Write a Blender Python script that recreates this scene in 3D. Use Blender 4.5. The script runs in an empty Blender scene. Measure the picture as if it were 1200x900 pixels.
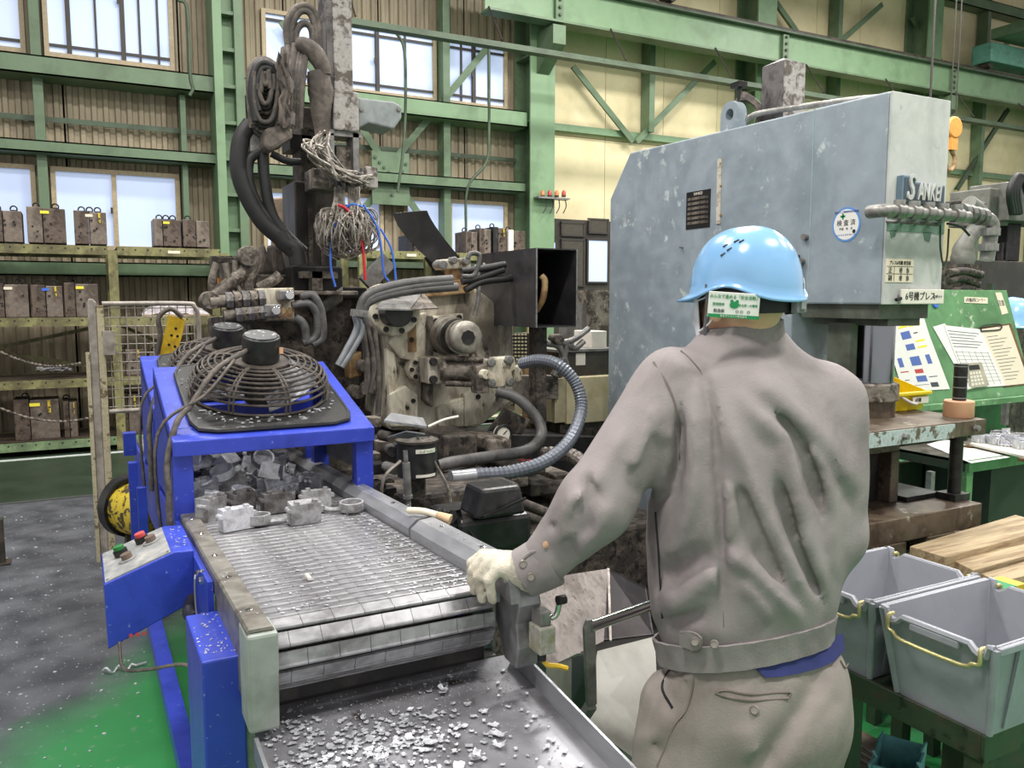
import bpy, bmesh, math, random
import numpy as np
from mathutils import Vector, Matrix, noise as mnoise
random.seed(11)
PI = math.pi
scene = bpy.context.scene
COL = scene.collection

# ------------------------------------------------------------------ camera
F = 966.0; CXP = 600.0; CYP = 450.0; EYE = 1.6
PITCH = math.atan(100 / F); YAW = math.radians(27.7)
FW = Vector((math.sin(YAW) * math.cos(PITCH), math.cos(YAW) * math.cos(PITCH), -math.sin(PITCH)))
RT = Vector((math.cos(YAW), -math.sin(YAW), 0))
UP = RT.cross(FW)
cam_data = bpy.data.cameras.new('camera')
cam_data.sensor_width = 36; cam_data.lens = 36 * F / 1200; cam_data.clip_start = .05; cam_data.clip_end = 200
cam = bpy.data.objects.new('camera', cam_data); COL.objects.link(cam)
cam.location = (0, 0, EYE); cam.rotation_euler = (PI / 2 - PITCH, 0, -YAW)
scene.camera = cam

# ------------------------------------------------------------------ world and lights
scene.view_settings.view_transform = 'Standard'; scene.view_settings.look = 'None'
scene.view_settings.exposure = 0.5; scene.view_settings.gamma = 1.0; scene.view_settings.use_curve_mapping = False
world = bpy.data.worlds.new('hall_ambient'); scene.world = world; world.use_nodes = True
bg = world.node_tree.nodes['Background']; bg.inputs[0].default_value = (1.0, .985, .96, 1); bg.inputs[1].default_value = .58
def area(name, loc, sx, sy, power, color, rot=(0, 0, 0)):
    l = bpy.data.lights.new(name, 'AREA'); l.shape = 'RECTANGLE'; l.size = sx; l.size_y = sy; l.energy = power; l.color = color
    o = bpy.data.objects.new(name, l); COL.objects.link(o); o.location = loc; o.rotation_euler = rot
    return o
WARM = (1.0, .975, .93)
LAMPS = [(-1.5, .3), (3.2, -.6), (7.2, .6), (-.5, 4.6), (4.2, 4.9), (9.2, 4.6), (14.0, 5.2), (1.8, 7.6), (6.3, 7.4), (11.5, 7.4)]
for i, (lx, ly) in enumerate(LAMPS):
    area('ceiling_lamp_light', (lx, ly, 6.75), 1.6, .5, (110 if lx < 3 else 185) if ly > 7 else 205, WARM)

# ------------------------------------------------------------------ helpers
def ray(px, py): return FW + RT * ((px - CXP) / F) + UP * ((CYP - py) / F)
def atX(px, py, X): d = ray(px, py); return Vector((0, 0, EYE)) + d * (X / d.x)
def atY(px, py, Y): d = ray(px, py); return Vector((0, 0, EYE)) + d * (Y / d.y)
def atZ(px, py, Z): d = ray(px, py); return Vector((0, 0, EYE)) + d * ((Z - EYE) / d.z)
def atD(px, py, D): return Vector((0, 0, EYE)) + ray(px, py) * D
def lin(c): c = c / 255; return c / 12.92 if c <= .04045 else ((c + .055) / 1.055) ** 2.4
def S(r, g, b): return (lin(r), lin(g), lin(b), 1)

MATS = {}
def mat(name, col, rough=.6, metal=0.0, col2=None, amt=.5, scale=6.0, soft=.25, bump=0.0, bscale=60.0, stretch=None, grain=.12, emit=0.0, coat=0.0, col3=None, amt3=.3, scale3=20.0):
    """paint or metal: base colour, patchy second colour (wear, stain), fine grain in value and relief"""
    if name in MATS: return MATS[name]
    m = bpy.data.materials.new(name); m.use_nodes = True; MATS[name] = m
    N = m.node_tree.nodes; L = m.node_tree.links; b = N['Principled BSDF']
    b.inputs['Roughness'].default_value = rough; b.inputs['Metallic'].default_value = metal
    if coat: b.inputs['Coat Weight'].default_value = coat; b.inputs['Coat Roughness'].default_value = .15
    tc = N.new('ShaderNodeTexCoord'); mp = N.new('ShaderNodeMapping'); L.new(tc.outputs['Object'], mp.inputs[0])
    if stretch: mp.inputs['Scale'].default_value = stretch
    rgb = N.new('ShaderNodeRGB'); rgb.outputs[0].default_value = col; out = rgb.outputs[0]
    def patch(out, c2, a, sc, sf, dist):
        nz = N.new('ShaderNodeTexNoise'); nz.inputs['Scale'].default_value = sc; nz.inputs['Detail'].default_value = 7; nz.inputs['Roughness'].default_value = .65
        nz.inputs['Distortion'].default_value = dist
        L.new(mp.outputs[0], nz.inputs['Vector'])
        mr = N.new('ShaderNodeMapRange'); t = .68 - .36 * a; mr.inputs[1].default_value = t - sf * .3; mr.inputs[2].default_value = t + sf * .3
        L.new(nz.outputs[0], mr.inputs[0])
        mx = N.new('ShaderNodeMix'); mx.data_type = 'RGBA'; L.new(mr.outputs[0], mx.inputs[0]); L.new(out, mx.inputs[6]); mx.inputs[7].default_value = c2
        return mx.outputs[2]
    if col2: out = patch(out, col2, amt, scale, soft, .4)
    if col3: out = patch(out, col3, amt3, scale3, .12, .2)
    if grain:
        n2 = N.new('ShaderNodeTexNoise'); n2.inputs['Scale'].default_value = scale * 4.3; n2.inputs['Detail'].default_value = 6; L.new(mp.outputs[0], n2.inputs['Vector'])
        r2 = N.new('ShaderNodeMapRange'); r2.inputs[1].default_value = .25; r2.inputs[2].default_value = .75; r2.inputs[3].default_value = 1 - grain * 2; r2.inputs[4].default_value = 1 + grain
        L.new(n2.outputs[0], r2.inputs[0])
        hs = N.new('ShaderNodeHueSaturation'); L.new(out, hs.inputs['Color']); L.new(r2.outputs[0], hs.inputs['Value']); out = hs.outputs[0]
        r3 = N.new('ShaderNodeMapRange'); r3.inputs[3].default_value = max(0, rough - .12); r3.inputs[4].default_value = min(1, rough + .12); L.new(n2.outputs[0], r3.inputs[0]); L.new(r3.outputs[0], b.inputs['Roughness'])
    L.new(out, b.inputs['Base Color'])
    if bump:
        n3 = N.new('ShaderNodeTexNoise'); n3.inputs['Scale'].default_value = bscale; n3.inputs['Detail'].default_value = 4; L.new(mp.outputs[0], n3.inputs['Vector'])
        bp = N.new('ShaderNodeBump'); bp.inputs['Strength'].default_value = bump; bp.inputs['Distance'].default_value = .01; L.new(n3.outputs[0], bp.inputs['Height']); L.new(bp.outputs[0], b.inputs['Normal'])
    if emit:
        L.new(out, b.inputs['Emission Color']); b.inputs['Emission Strength'].default_value = emit
    return m

WORG = {}
def worg(o): return WORG.get(o.name, Vector((0, 0, 0))) if o else Vector((0, 0, 0))
def tag(o, label=None, cat=None, group=None, kind=None):
    if label: o['label'] = label
    if cat: o['category'] = cat
    if group: o['group'] = group
    if kind: o['kind'] = kind
    return o
def T(name, label, cat, loc, group=None, kind=None):
    o = bpy.data.objects.new(name, None); COL.objects.link(o); o.location = loc; o.empty_display_size = .1
    WORG[o.name] = Vector(loc); return tag(o, label, cat, group, kind)
def frame_for(d):
    d = Vector(d).normalized(); a = Vector((0, 0, 1)) if abs(d.z) < .9 else Vector((1, 0, 0))
    u = d.cross(a).normalized(); return u, d.cross(u).normalized(), d
def catmull(P, k=6):
    P = [Vector(p) for p in P]
    if len(P) < 3: return P
    Q = [P[0] * 2 - P[1]] + P + [P[-1] * 2 - P[-2]]; R = []
    for i in range(1, len(Q) - 2):
        a, b, c, d = Q[i - 1:i + 3]
        for j in range(k):
            t = j / k; R.append(.5 * ((2 * b) + (c - a) * t + (2 * a - 5 * b + 4 * c - d) * t * t + (3 * b - a - 3 * c + d) * t ** 3))
    R.append(P[-1]); return R
class MB:
    def __init__(s): s.v = []; s.f = []
    def add(s, vs, fs):
        k = len(s.v); s.v += [tuple(v) for v in vs]; s.f += [tuple(i + k for i in f) for f in fs]; return s
    def bx(s, x0, x1, y0, y1, z0, z1, M=None):
        vs = [Vector((x, y, z)) for x in (x0, x1) for y in (y0, y1) for z in (z0, z1)]
        if M is not None: vs = [M @ v for v in vs]
        return s.add(vs, [(0, 1, 3, 2), (4, 6, 7, 5), (0, 4, 5, 1), (2, 3, 7, 6), (0, 2, 6, 4), (1, 5, 7, 3)])
    def cbox(s, c, sx, sy, sz, M=None):
        c = Vector(c); R = Matrix.Translation(c) @ (M.to_4x4() if M is not None else Matrix())
        return s.bx(-sx / 2, sx / 2, -sy / 2, sy / 2, -sz / 2, sz / 2, R)
    def hexa(s, lo4, hi4):
        return s.add(list(lo4) + list(hi4), [(3, 2, 1, 0), (4, 5, 6, 7), (0, 1, 5, 4), (1, 2, 6, 5), (2, 3, 7, 6), (3, 0, 4, 7)])
    def cyl(s, p0, p1, r, n=16, r1=None):
        p0 = Vector(p0); p1 = Vector(p1); u, w, d = frame_for(p1 - p0); r1 = r if r1 is None else r1; vs = []
        for p, q in ((p0, r), (p1, r1)):
            for i in range(n):
                a = 2 * PI * i / n; vs.append(p + u * (q * math.cos(a)) + w * (q * math.sin(a)))
        return s.add(vs, [(i, (i + 1) % n, n + (i + 1) % n, n + i) for i in range(n)] + [tuple(range(n))[::-1], tuple(range(n, 2 * n))])
    def bar(s, p0, p1, w, h, upv=None):
        p0 = Vector(p0); p1 = Vector(p1); d = (p1 - p0).normalized()
        a = Vector(upv) if upv else (Vector((0, 0, 1)) if abs(d.z) < .95 else Vector((0, 1, 0)))
        u = d.cross(a).normalized(); b = u.cross(d).normalized()
        R = [(-1, -1), (1, -1), (1, 1), (-1, 1)]
        return s.hexa([p0 + u * (i * w / 2) + b * (j * h / 2) for i, j in R], [p1 + u * (i * w / 2) + b * (j * h / 2) for i, j in R])
    def tube(s, P, r, n=8, k=5, ridge=0, raw=False):
        P = [Vector(p) for p in P] if raw else catmull(P, k); m = len(P); vs = []
        d = (P[1] - P[0]).normalized(); u, w, d = frame_for(d)
        for i in range(m):
            t = (P[min(i + 1, m - 1)] - P[max(i - 1, 0)]).normalized()
            u = (u - t * u.dot(t)).normalized(); w = t.cross(u)
            q = r[min(i, len(r) - 1)] if isinstance(r, (list, tuple)) else r
            if ridge: q = q * (1 + (ridge if i % 2 else -ridge))
            for j in range(n):
                a = 2 * PI * j / n; vs.append(P[i] + u * (q * math.cos(a)) + w * (q * math.sin(a)))
        fs = [(i * n + j, i * n + (j + 1) % n, (i + 1) * n + (j + 1) % n, (i + 1) * n + j) for i in range(m - 1) for j in range(n)]
        return s.add(vs, fs + [tuple(range(n))[::-1], tuple(range((m - 1) * n, m * n))])
    def prism(s, poly, ax, a0, a1):
        """poly of 2D points: ax 'Y' -> (x,z), 'X' -> (y,z), 'Z' -> (x,y)"""
        def mk(p, a): return (p[0], a, p[1]) if ax == 'Y' else ((a, p[0], p[1]) if ax == 'X' else (p[0], p[1], a))
        n = len(poly)
        return s.add([mk(p, a0) for p in poly] + [mk(p, a1) for p in poly], [tuple(range(n)), tuple(range(n, 2 * n))[::-1]] + [(i, n + i, n + (i + 1) % n, (i + 1) % n) for i in range(n)])
    def lathe(s, prof, o, axis=(0, 0, 1), n=24, sx=1, sy=1):
        u, w, d = frame_for(axis); o = Vector(o); m = len(prof)
        vs = [o + d * h + u * (r * sx * math.cos(2 * PI * j / n)) + w * (r * sy * math.sin(2 * PI * j / n)) for r, h in prof for j in range(n)]
        fs = [(i * n + j, i * n + (j + 1) % n, (i + 1) * n + (j + 1) % n, (i + 1) * n + j) for i in range(m - 1) for j in range(n)]
        return s.add(vs, fs + [tuple(range(n))[::-1], tuple(range((m - 1) * n, m * n))])
    def sheet(s, rows, t):
        """thick sheet from a grid of points"""
        h = len(rows); w = len(rows[0]); P = [[Vector(p) for p in r] for r in rows]; N = []
        for i in range(h):
            for j in range(w):
                a = P[min(i + 1, h - 1)][j] - P[max(i - 1, 0)][j]; b = P[i][min(j + 1, w - 1)] - P[i][max(j - 1, 0)]
                N.append(a.cross(b).normalized())
        vs = [P[i][j] for i in range(h) for j in range(w)]; n = h * w
        vs2 = [v + N[k] * t for k, v in enumerate(vs)]; fs = []
        for i in range(h - 1):
            for j in range(w - 1):
                q = (i * w + j, i * w + j + 1, (i + 1) * w + j + 1, (i + 1) * w + j); fs += [q, tuple(n + x for x in q[::-1])]
        B = [j for j in range(w)] + [i * w + w - 1 for i in range(1, h)] + [(h - 1) * w + j for j in range(w - 2, -1, -1)] + [i * w for i in range(h - 2, 0, -1)]
        for a, b in zip(B, B[1:] + B[:1]): fs.append((b, a, n + a, n + b))
        return s.add(vs + vs2, fs)
    def px(s, x0, y0, x1, y1, Y, d):
        """box whose front face in the plane Y spans the given picture corners, d metres deep"""
        xm = (x0 + x1) / 2; ym = (y0 + y1) / 2
        return s.bx(atY(x0, ym, Y).x, atY(x1, ym, Y).x, Y, Y + d, atY(xm, y1, Y).z, atY(xm, y0, Y).z)
    def build(s, name, m, parent=None, bevel=0, smooth=0, label=None, cat=None, group=None, kind=None, origin=None):
        me = bpy.data.meshes.new(name); V = np.array(s.v); lo = V.min(0); hi = V.max(0)
        c = Vector(origin) if origin is not None else (Vector(((lo[0] + hi[0]) / 2, (lo[1] + hi[1]) / 2, lo[2] if parent is None else (lo[2] + hi[2]) / 2)))
        me.from_pydata([Vector(v) - c for v in s.v], [], s.f); me.update()
        b = bmesh.new(); b.from_mesh(me); bmesh.ops.recalc_face_normals(b, faces=b.faces); b.to_mesh(me); b.free()
        me.materials.append(MATS[m] if isinstance(m, str) else m)
        o = bpy.data.objects.new(name, me); COL.objects.link(o); WORG[o.name] = c
        if parent: o.parent = parent
        o.location = c - worg(parent)
        if smooth: me.shade_smooth(); me.set_sharp_from_angle(angle=math.radians(smooth))
        if bevel:
            bm_ = o.modifiers.new('bevel', 'BEVEL'); bm_.width = bevel; bm_.segments = 2; bm_.limit_method = 'ANGLE'; bm_.angle_limit = math.radians(40)
        return tag(o, label, cat, group, kind)
def share(src, name, loc, parent=None, rot=None, scale=None):
    """another object on the same mesh data, at a world place"""
    o = bpy.data.objects.new(name, src.data); COL.objects.link(o); WORG[o.name] = Vector(loc)
    if parent: o.parent = parent
    o.location = Vector(loc) - worg(parent)
    if rot is not None: o.rotation_euler = rot
    for md in src.modifiers:
        if md.type == 'BEVEL':
            n = o.modifiers.new('bevel', 'BEVEL'); n.width = md.width; n.segments = md.segments; n.limit_method = 'ANGLE'; n.angle_limit = md.angle_limit
    return o
def struct(o): o['kind'] = 'structure'; return o
def text(name, body, size, o, right, up, m, parent, depth=.0006, align='CENTER', shear=0, bold=0, sx=1.0):
    cu = bpy.data.curves.new(name, 'FONT'); cu.body = body; cu.size = size; cu.align_x = align; cu.align_y = 'CENTER'; cu.extrude = depth; cu.shear = shear; cu.offset = bold; cu.resolution_u = 3
    ob = bpy.data.objects.new(name, cu); COL.objects.link(ob)
    me = bpy.data.meshes.new_from_object(ob.evaluated_get(bpy.context.evaluated_depsgraph_get())); bpy.data.objects.remove(ob)
    right = Vector(right).normalized(); up = Vector(up).normalized(); nrm = right.cross(up)
    R = Matrix((right, up, nrm)).transposed().to_4x4()
    for v in me.vertices: v.co = R @ Vector((v.co.x * sx, v.co.y, v.co.z))
    me.materials.clear(); me.materials.append(MATS[m] if isinstance(m, str) else m); me.name = name
    t = bpy.data.objects.new(name, me); COL.objects.link(t); t.parent = parent; t.location = Vector(o) - worg(parent); WORG[t.name] = Vector(o)
    return t
def surf(f, lo, hi, h):
    """surface nets over a vectorised distance field"""
    lo = np.array(lo, float); n = np.ceil((np.array(hi) - lo) / h).astype(int) + 1
    ax = [lo[i] + h * np.arange(n[i]) for i in range(3)]
    X, Y, Z = np.meshgrid(*ax, indexing='ij'); V = f(X, Y, Z); ins = V < 0
    acc = np.zeros(tuple(n - 1) + (3,)); cnt = np.zeros(tuple(n - 1))
    G = np.stack([X, Y, Z], -1)
    sl = [slice(0, -1), slice(1, None)]
    for d in range(3):
        o = [k for k in range(3) if k != d]
        for a in (0, 1):
            for b in (0, 1):
                i0 = [None] * 3; i1 = [None] * 3; i0[d] = sl[0]; i1[d] = sl[1]
                i0[o[0]] = i1[o[0]] = sl[a]; i0[o[1]] = i1[o[1]] = sl[b]; i0 = tuple(i0); i1 = tuple(i1)
                v0 = V[i0]; v1 = V[i1]; m = (v0 < 0) != (v1 < 0)
                t = np.where(m, v0 / np.where(m, v0 - v1, 1), 0)
                p = G[i0] + (G[i1] - G[i0]) * t[..., None]; acc += p * m[..., None]; cnt += m
    cm = cnt > 0; idx = -np.ones(cm.shape, int); idx[cm] = np.arange(cm.sum()); verts = acc[cm] / cnt[cm][:, None]
    faces = []
    for d in range(3):
        o = [k for k in range(3) if k != d]
        s0 = [slice(1, -1)] * 3; s1 = [slice(1, -1)] * 3; s0[d] = slice(0, -1); s1[d] = slice(1, None)
        a0 = ins[tuple(s0)]; a1 = ins[tuple(s1)]; e = np.argwhere(a0 != a1)
        if len(e) == 0: continue
        base = e.copy()
        for k in o: base[:, k] += 1
        q = []
        for da, db in ((0, 0), (1, 0), (1, 1), (0, 1)):
            c = base.copy(); c[:, o[0]] -= da; c[:, o[1]] -= db; q.append(idx[c[:, 0], c[:, 1], c[:, 2]])
        faces.append(np.stack(q, 1))
    return verts, np.concatenate(faces)
def sdf_build(f, lo, hi, h, name, m, parent, sm=2):
    v, fa = surf(f, lo, hi, h); fa = fa[(fa >= 0).all(1)]
    mb = MB(); mb.v = [tuple(x) for x in v]; mb.f = [tuple(int(i) for i in x) for x in fa]
    o = mb.build(name, m, parent, smooth=180)
    if sm:
        b = bmesh.new(); b.from_mesh(o.data)
        for _ in range(sm): bmesh.ops.smooth_vert(b, verts=b.verts, factor=.5, use_axis_x=True, use_axis_y=True, use_axis_z=True)
        b.to_mesh(o.data); b.free(); o.data.shade_smooth()
    return o
def cone_sdf(X, Y, Z, a, b, r0, r1):
    a = np.array(a); b = np.array(b); d = b - a; L = d @ d
    t = np.clip(((X - a[0]) * d[0] + (Y - a[1]) * d[1] + (Z - a[2]) * d[2]) / L, 0, 1)
    return np.sqrt((X - a[0] - t * d[0]) ** 2 + (Y - a[1] - t * d[1]) ** 2 + (Z - a[2] - t * d[2]) ** 2) - (r0 + (r1 - r0) * t)
def smin(a, b, k):
    h = np.clip(.5 + .5 * (b - a) / k, 0, 1); return b * (1 - h) + a * h - k * h * (1 - h)

# ------------------------------------------------------------------ materials
mat('sage_paint', S(98, 120, 92), .5, col2=S(84, 104, 78), amt=.35, scale=2.5, grain=.06)
mat('sage_dark', S(72, 88, 68), .55, col2=S(58, 70, 52), amt=.4, scale=3)
mat('pale_green_paint', S(116, 144, 110), .5, col2=S(102, 128, 96), amt=.3, scale=1.6, grain=.05)
mat('beige_sheet', S(156, 143, 120), .6, col2=S(128, 116, 96), amt=.4, scale=1.6, grain=.06, stretch=(1, 1, .3))
mat('cream_panel', S(222, 209, 170), .65, col2=S(208, 194, 154), amt=.35, scale=.8, grain=.03)
mat('frame_beige', S(176, 158, 128), .5)
mat('roof_sheet', S(120, 108, 92), .7, col2=S(96, 86, 74), amt=.4, scale=1.5)
mat('dark_frame', S(52, 46, 42), .5); mat('rail_dark', S(70, 62, 52), .6, col2=S(44, 38, 32), amt=.5, scale=4)
mat('rack_olive', S(132, 128, 84), .55, col2=S(96, 90, 60), amt=.45, scale=5, col3=S(70, 58, 40), amt3=.1)
mat('rack_green', S(118, 140, 102), .55, col2=S(92, 108, 78), amt=.4, scale=5)
mat('die_steel', S(104, 90, 80), .5, .35, col2=S(78, 66, 58), amt=.45, scale=7, col3=S(58, 46, 40), amt3=.25)
mat('die_steel_pale', S(128, 116, 106), .45, .4, col2=S(96, 84, 76), amt=.45, scale=7)
mat('black_steel', S(34, 32, 33), .5, .3, col2=S(60, 56, 54), amt=.3, scale=8)
mat('black_paint', S(30, 30, 32), .38, col2=S(52, 50, 50), amt=.35, scale=7, grain=.15, bump=.05)
mat('grime', S(58, 52, 48), .7, .1, col2=S(98, 88, 78), amt=.4, scale=16, bump=.3, col3=S(24, 20, 18), amt3=.3)
mat('grime_pale', S(134, 125, 115), .65, .2, col2=S(66, 58, 52), amt=.5, scale=14, bump=.25, col3=S(150, 140, 128), amt3=.2)
mat('grey_steel', S(140, 138, 136), .42, .35, col2=S(108, 105, 102), amt=.4, scale=9, bump=.06)
mat('rail_steel', S(156, 157, 162), .36, .35, col2=S(124, 124, 128), amt=.35, scale=7, stretch=(1, .25, 1))
mat('slat_steel', S(158, 157, 161), .34, .4, col2=S(122, 120, 123), amt=.45, scale=9, col3=S(96, 93, 93), amt3=.16, scale3=5)
mat('ram_chrome', S(140, 142, 148), .16, 1.0, grain=.03); mat('chrome', S(205, 205, 206), .12, 1.0, grain=.03)
mat('alu', S(216, 217, 223), .36, .35, col2=S(180, 181, 188), amt=.4, scale=30, grain=.08)
mat('alu_dull', S(178, 177, 180), .42, .4, col2=S(132, 129, 129), amt=.45, scale=22)
mat('alu_dark', S(124, 121, 121), .45, .4, col2=S(82, 78, 76), amt=.5, scale=22)
mat('blue_paint', S(50, 68, 180), .36, col2=S(40, 56, 154), amt=.3, scale=4, grain=.05, col3=S(150, 160, 205), amt3=.02, scale3=70)
mat('cap_green_grey', S(152, 158, 152), .55, col2=S(132, 139, 132), amt=.35, scale=6, grain=.08)
mat('panel_grey', S(136, 137, 138), .5, col2=S(170, 168, 165), amt=.3, scale=12)
mat('press_blue', S(152, 163, 172), .55, col2=S(136, 148, 158), amt=.45, scale=2.4, grain=.09, bump=.12, bscale=14, col3=S(192, 200, 202), amt3=.12, scale3=9)
mat('press_front', S(196, 197, 194), .55, col2=S(176, 178, 175), amt=.4, scale=3, grain=.05, bump=.08, bscale=14, col3=S(120, 118, 110), amt3=.05, scale3=12)
mat('press_olive', S(92, 98, 86), .6, col2=S(70, 72, 62), amt=.45, scale=5)
mat('press_green_patch', S(92, 122, 106), .6, col2=S(112, 140, 124), amt=.3, scale=8)
mat('bolster_brown', S(112, 98, 82), .45, .3, col2=S(78, 64, 52), amt=.5, scale=6, col3=S(178, 170, 158), amt3=.1, scale3=16)
mat('bolster_paint', S(176, 190, 190), .55, col2=S(98, 88, 74), amt=.32, scale=18, soft=.06)
mat('cream_worn', S(222, 214, 194), .55, col2=S(176, 164, 142), amt=.38, scale=7, soft=.2, col3=S(72, 58, 46), amt3=.16, scale3=14, stretch=(1, 1, .45), bump=.1)
mat('cream_box', S(212, 200, 164), .5, col2=S(192, 178, 140), amt=.3, scale=4, grain=.04)
mat('rust_block', S(168, 140, 100), .6, col2=S(120, 88, 56), amt=.5, scale=9)
mat('rubber', S(36, 35, 36), .55, grain=.1); mat('rubber_grey', S(92, 90, 90), .5, col2=S(66, 62, 60), amt=.4, scale=12)
mat('hose_dusty', S(74, 68, 64), .65, col2=S(112, 102, 94), amt=.4, scale=20); mat('cloth_dusty', S(84, 76, 72), .8, col2=S(116, 106, 98), amt=.45, scale=10, bump=.2, bscale=30)
mat('hose_silver', S(150, 152, 156), .35, .5); mat('wire_pale', S(172, 165, 156), .5, .3, col2=S(118, 110, 102), amt=.5, scale=25)
mat('concrete', S(170, 164, 160), .75, col2=S(96, 88, 82), amt=.42, scale=16, soft=.16, bump=.25, bscale=40); mat('concrete_dark', S(112, 107, 106), .7, col2=S(60, 56, 56), amt=.4, scale=9)
mat('red_plastic', S(200, 36, 48), .4); mat('blue_plastic', S(60, 110, 210), .4); mat('orange_paint', S(226, 150, 70), .5)
mat('yellow_paint', S(226, 186, 44), .5, col2=S(190, 150, 30), amt=.3, scale=8); mat('yellow_worn', S(206, 180, 48), .6, col2=S(74, 64, 40), amt=.42, scale=22, soft=.06)
mat('yellow_plastic', S(232, 204, 20), .4, grain=.03)
mat('fence_steel', S(166, 158, 150), .55, .1, col2=S(136, 128, 120), amt=.4, scale=6); mat('fence_yellow', S(182, 172, 144), .55, col2=S(110, 94, 66), amt=.3, scale=20, soft=.08)
mat('bench_green', S(98, 146, 98), .5, col2=S(80, 124, 80), amt=.35, scale=4, col3=S(196, 206, 184), amt3=.12, scale3=14); mat('bench_bright', S(38, 112, 52), .45, col2=S(30, 92, 44), amt=.3, scale=4)
mat('bench_dark', S(46, 62, 44), .5, col2=S(62, 58, 44), amt=.35, scale=9, col3=S(26, 28, 22), amt3=.2)
mat('crate_grey', S(150, 152, 160), .48, col2=S(138, 140, 148), amt=.3, scale=5, grain=.03)
mat('brass_wire', S(196, 186, 132), .35, .4, grain=.08)
mat('wood', S(176, 156, 124), .75, col2=S(134, 112, 84), amt=.45, scale=3, stretch=(1, 14, 14), grain=.1); mat('wood_dark', S(120, 90, 60), .75, col2=S(80, 58, 38), amt=.5, scale=4)
mat('paper', S(232, 230, 226), .8, grain=.02); mat('paper_cream', S(226, 214, 192), .8, grain=.02); mat('ink', S(70, 72, 80), .8, grain=0); mat('ink_blue', S(84, 108, 176), .7, grain=0); mat('ink_yellow', S(236, 220, 70), .7, grain=0); mat('ink_green', S(30, 140, 84), .6, grain=0); mat('ink_black', S(32, 32, 34), .6, grain=0); mat('ink_red', S(190, 70, 70), .7, grain=0)
mat('plate_white', S(226, 220, 208), .5, grain=.04); mat('tan_ring', S(206, 158, 122), .55, grain=.06); mat('teal_bag', S(120, 184, 190), .4, col2=S(90, 156, 166), amt=.4, scale=9)
mat('clear_wrap', S(206, 200, 204), .25, col2=S(168, 160, 164), amt=.45, scale=14, bump=.5, bscale=26)
mat('jacket_cloth', S(145, 137, 137), .92, col2=S(128, 120, 120), amt=.35, scale=5, grain=.05, bump=.12, bscale=240); mat('trouser_cloth', S(138, 130, 125), .92, col2=S(122, 114, 108), amt=.35, scale=5, grain=.05, bump=.12, bscale=240)
mat('navy_shirt', S(44, 50, 108), .85); mat('stitch', S(116, 106, 100), .9); mat('button_grey', S(150, 142, 136), .45, .3)
mat('helmet_blue', S(134, 182, 228), .22, grain=.02, coat=.5); mat('helmet_line', S(24, 24, 28), .6); mat('skin', S(222, 174, 146), .55, col2=S(208, 156, 128), amt=.4, scale=14, grain=.03); mat('hair', S(26, 22, 20), .6, grain=.2); mat('mask_white', S(234, 234, 238), .8)
mat('glove_cotton', S(208, 200, 184), .95, col2=S(178, 168, 152), amt=.4, scale=14, grain=.08, bump=.3, bscale=320)
mat('smoke_glass', S(70, 66, 58), .15); mat('far_window', S(170, 186, 220), .3, emit=.5, grain=0); mat('lamp_amber', S(200, 120, 70), .3); mat('lamp_red', S(176, 60, 60), .3)
mat('teal_crane', S(96, 146, 130), .5, col2=S(78, 122, 108), amt=.3, scale=4); mat('lamp_tube', (1, .97, .9, 1), .4, emit=6, grain=0)
def window_mat():
    m = bpy.data.materials.new('frosted_daylight'); m.use_nodes = True; MATS['frosted_daylight'] = m
    N = m.node_tree.nodes; L = m.node_tree.links; b = N['Principled BSDF']; b.inputs['Base Color'].default_value = S(190, 205, 235); b.inputs['Roughness'].default_value = .35
    tc = N.new('ShaderNodeTexCoord'); nz = N.new('ShaderNodeTexNoise'); nz.inputs['Scale'].default_value = .8; L.new(tc.outputs['Object'], nz.inputs['Vector'])
    cr = N.new('ShaderNodeValToRGB'); cr.color_ramp.elements[0].position = .3; cr.color_ramp.elements[1].position = .7; cr.color_ramp.elements[0].color = S(178, 196, 238); cr.color_ramp.elements[1].color = S(200, 216, 250)
    L.new(nz.outputs[0], cr.inputs[0]); L.new(cr.outputs[0], b.inputs['Emission Color']); b.inputs['Emission Strength'].default_value = .27
window_mat()
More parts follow.
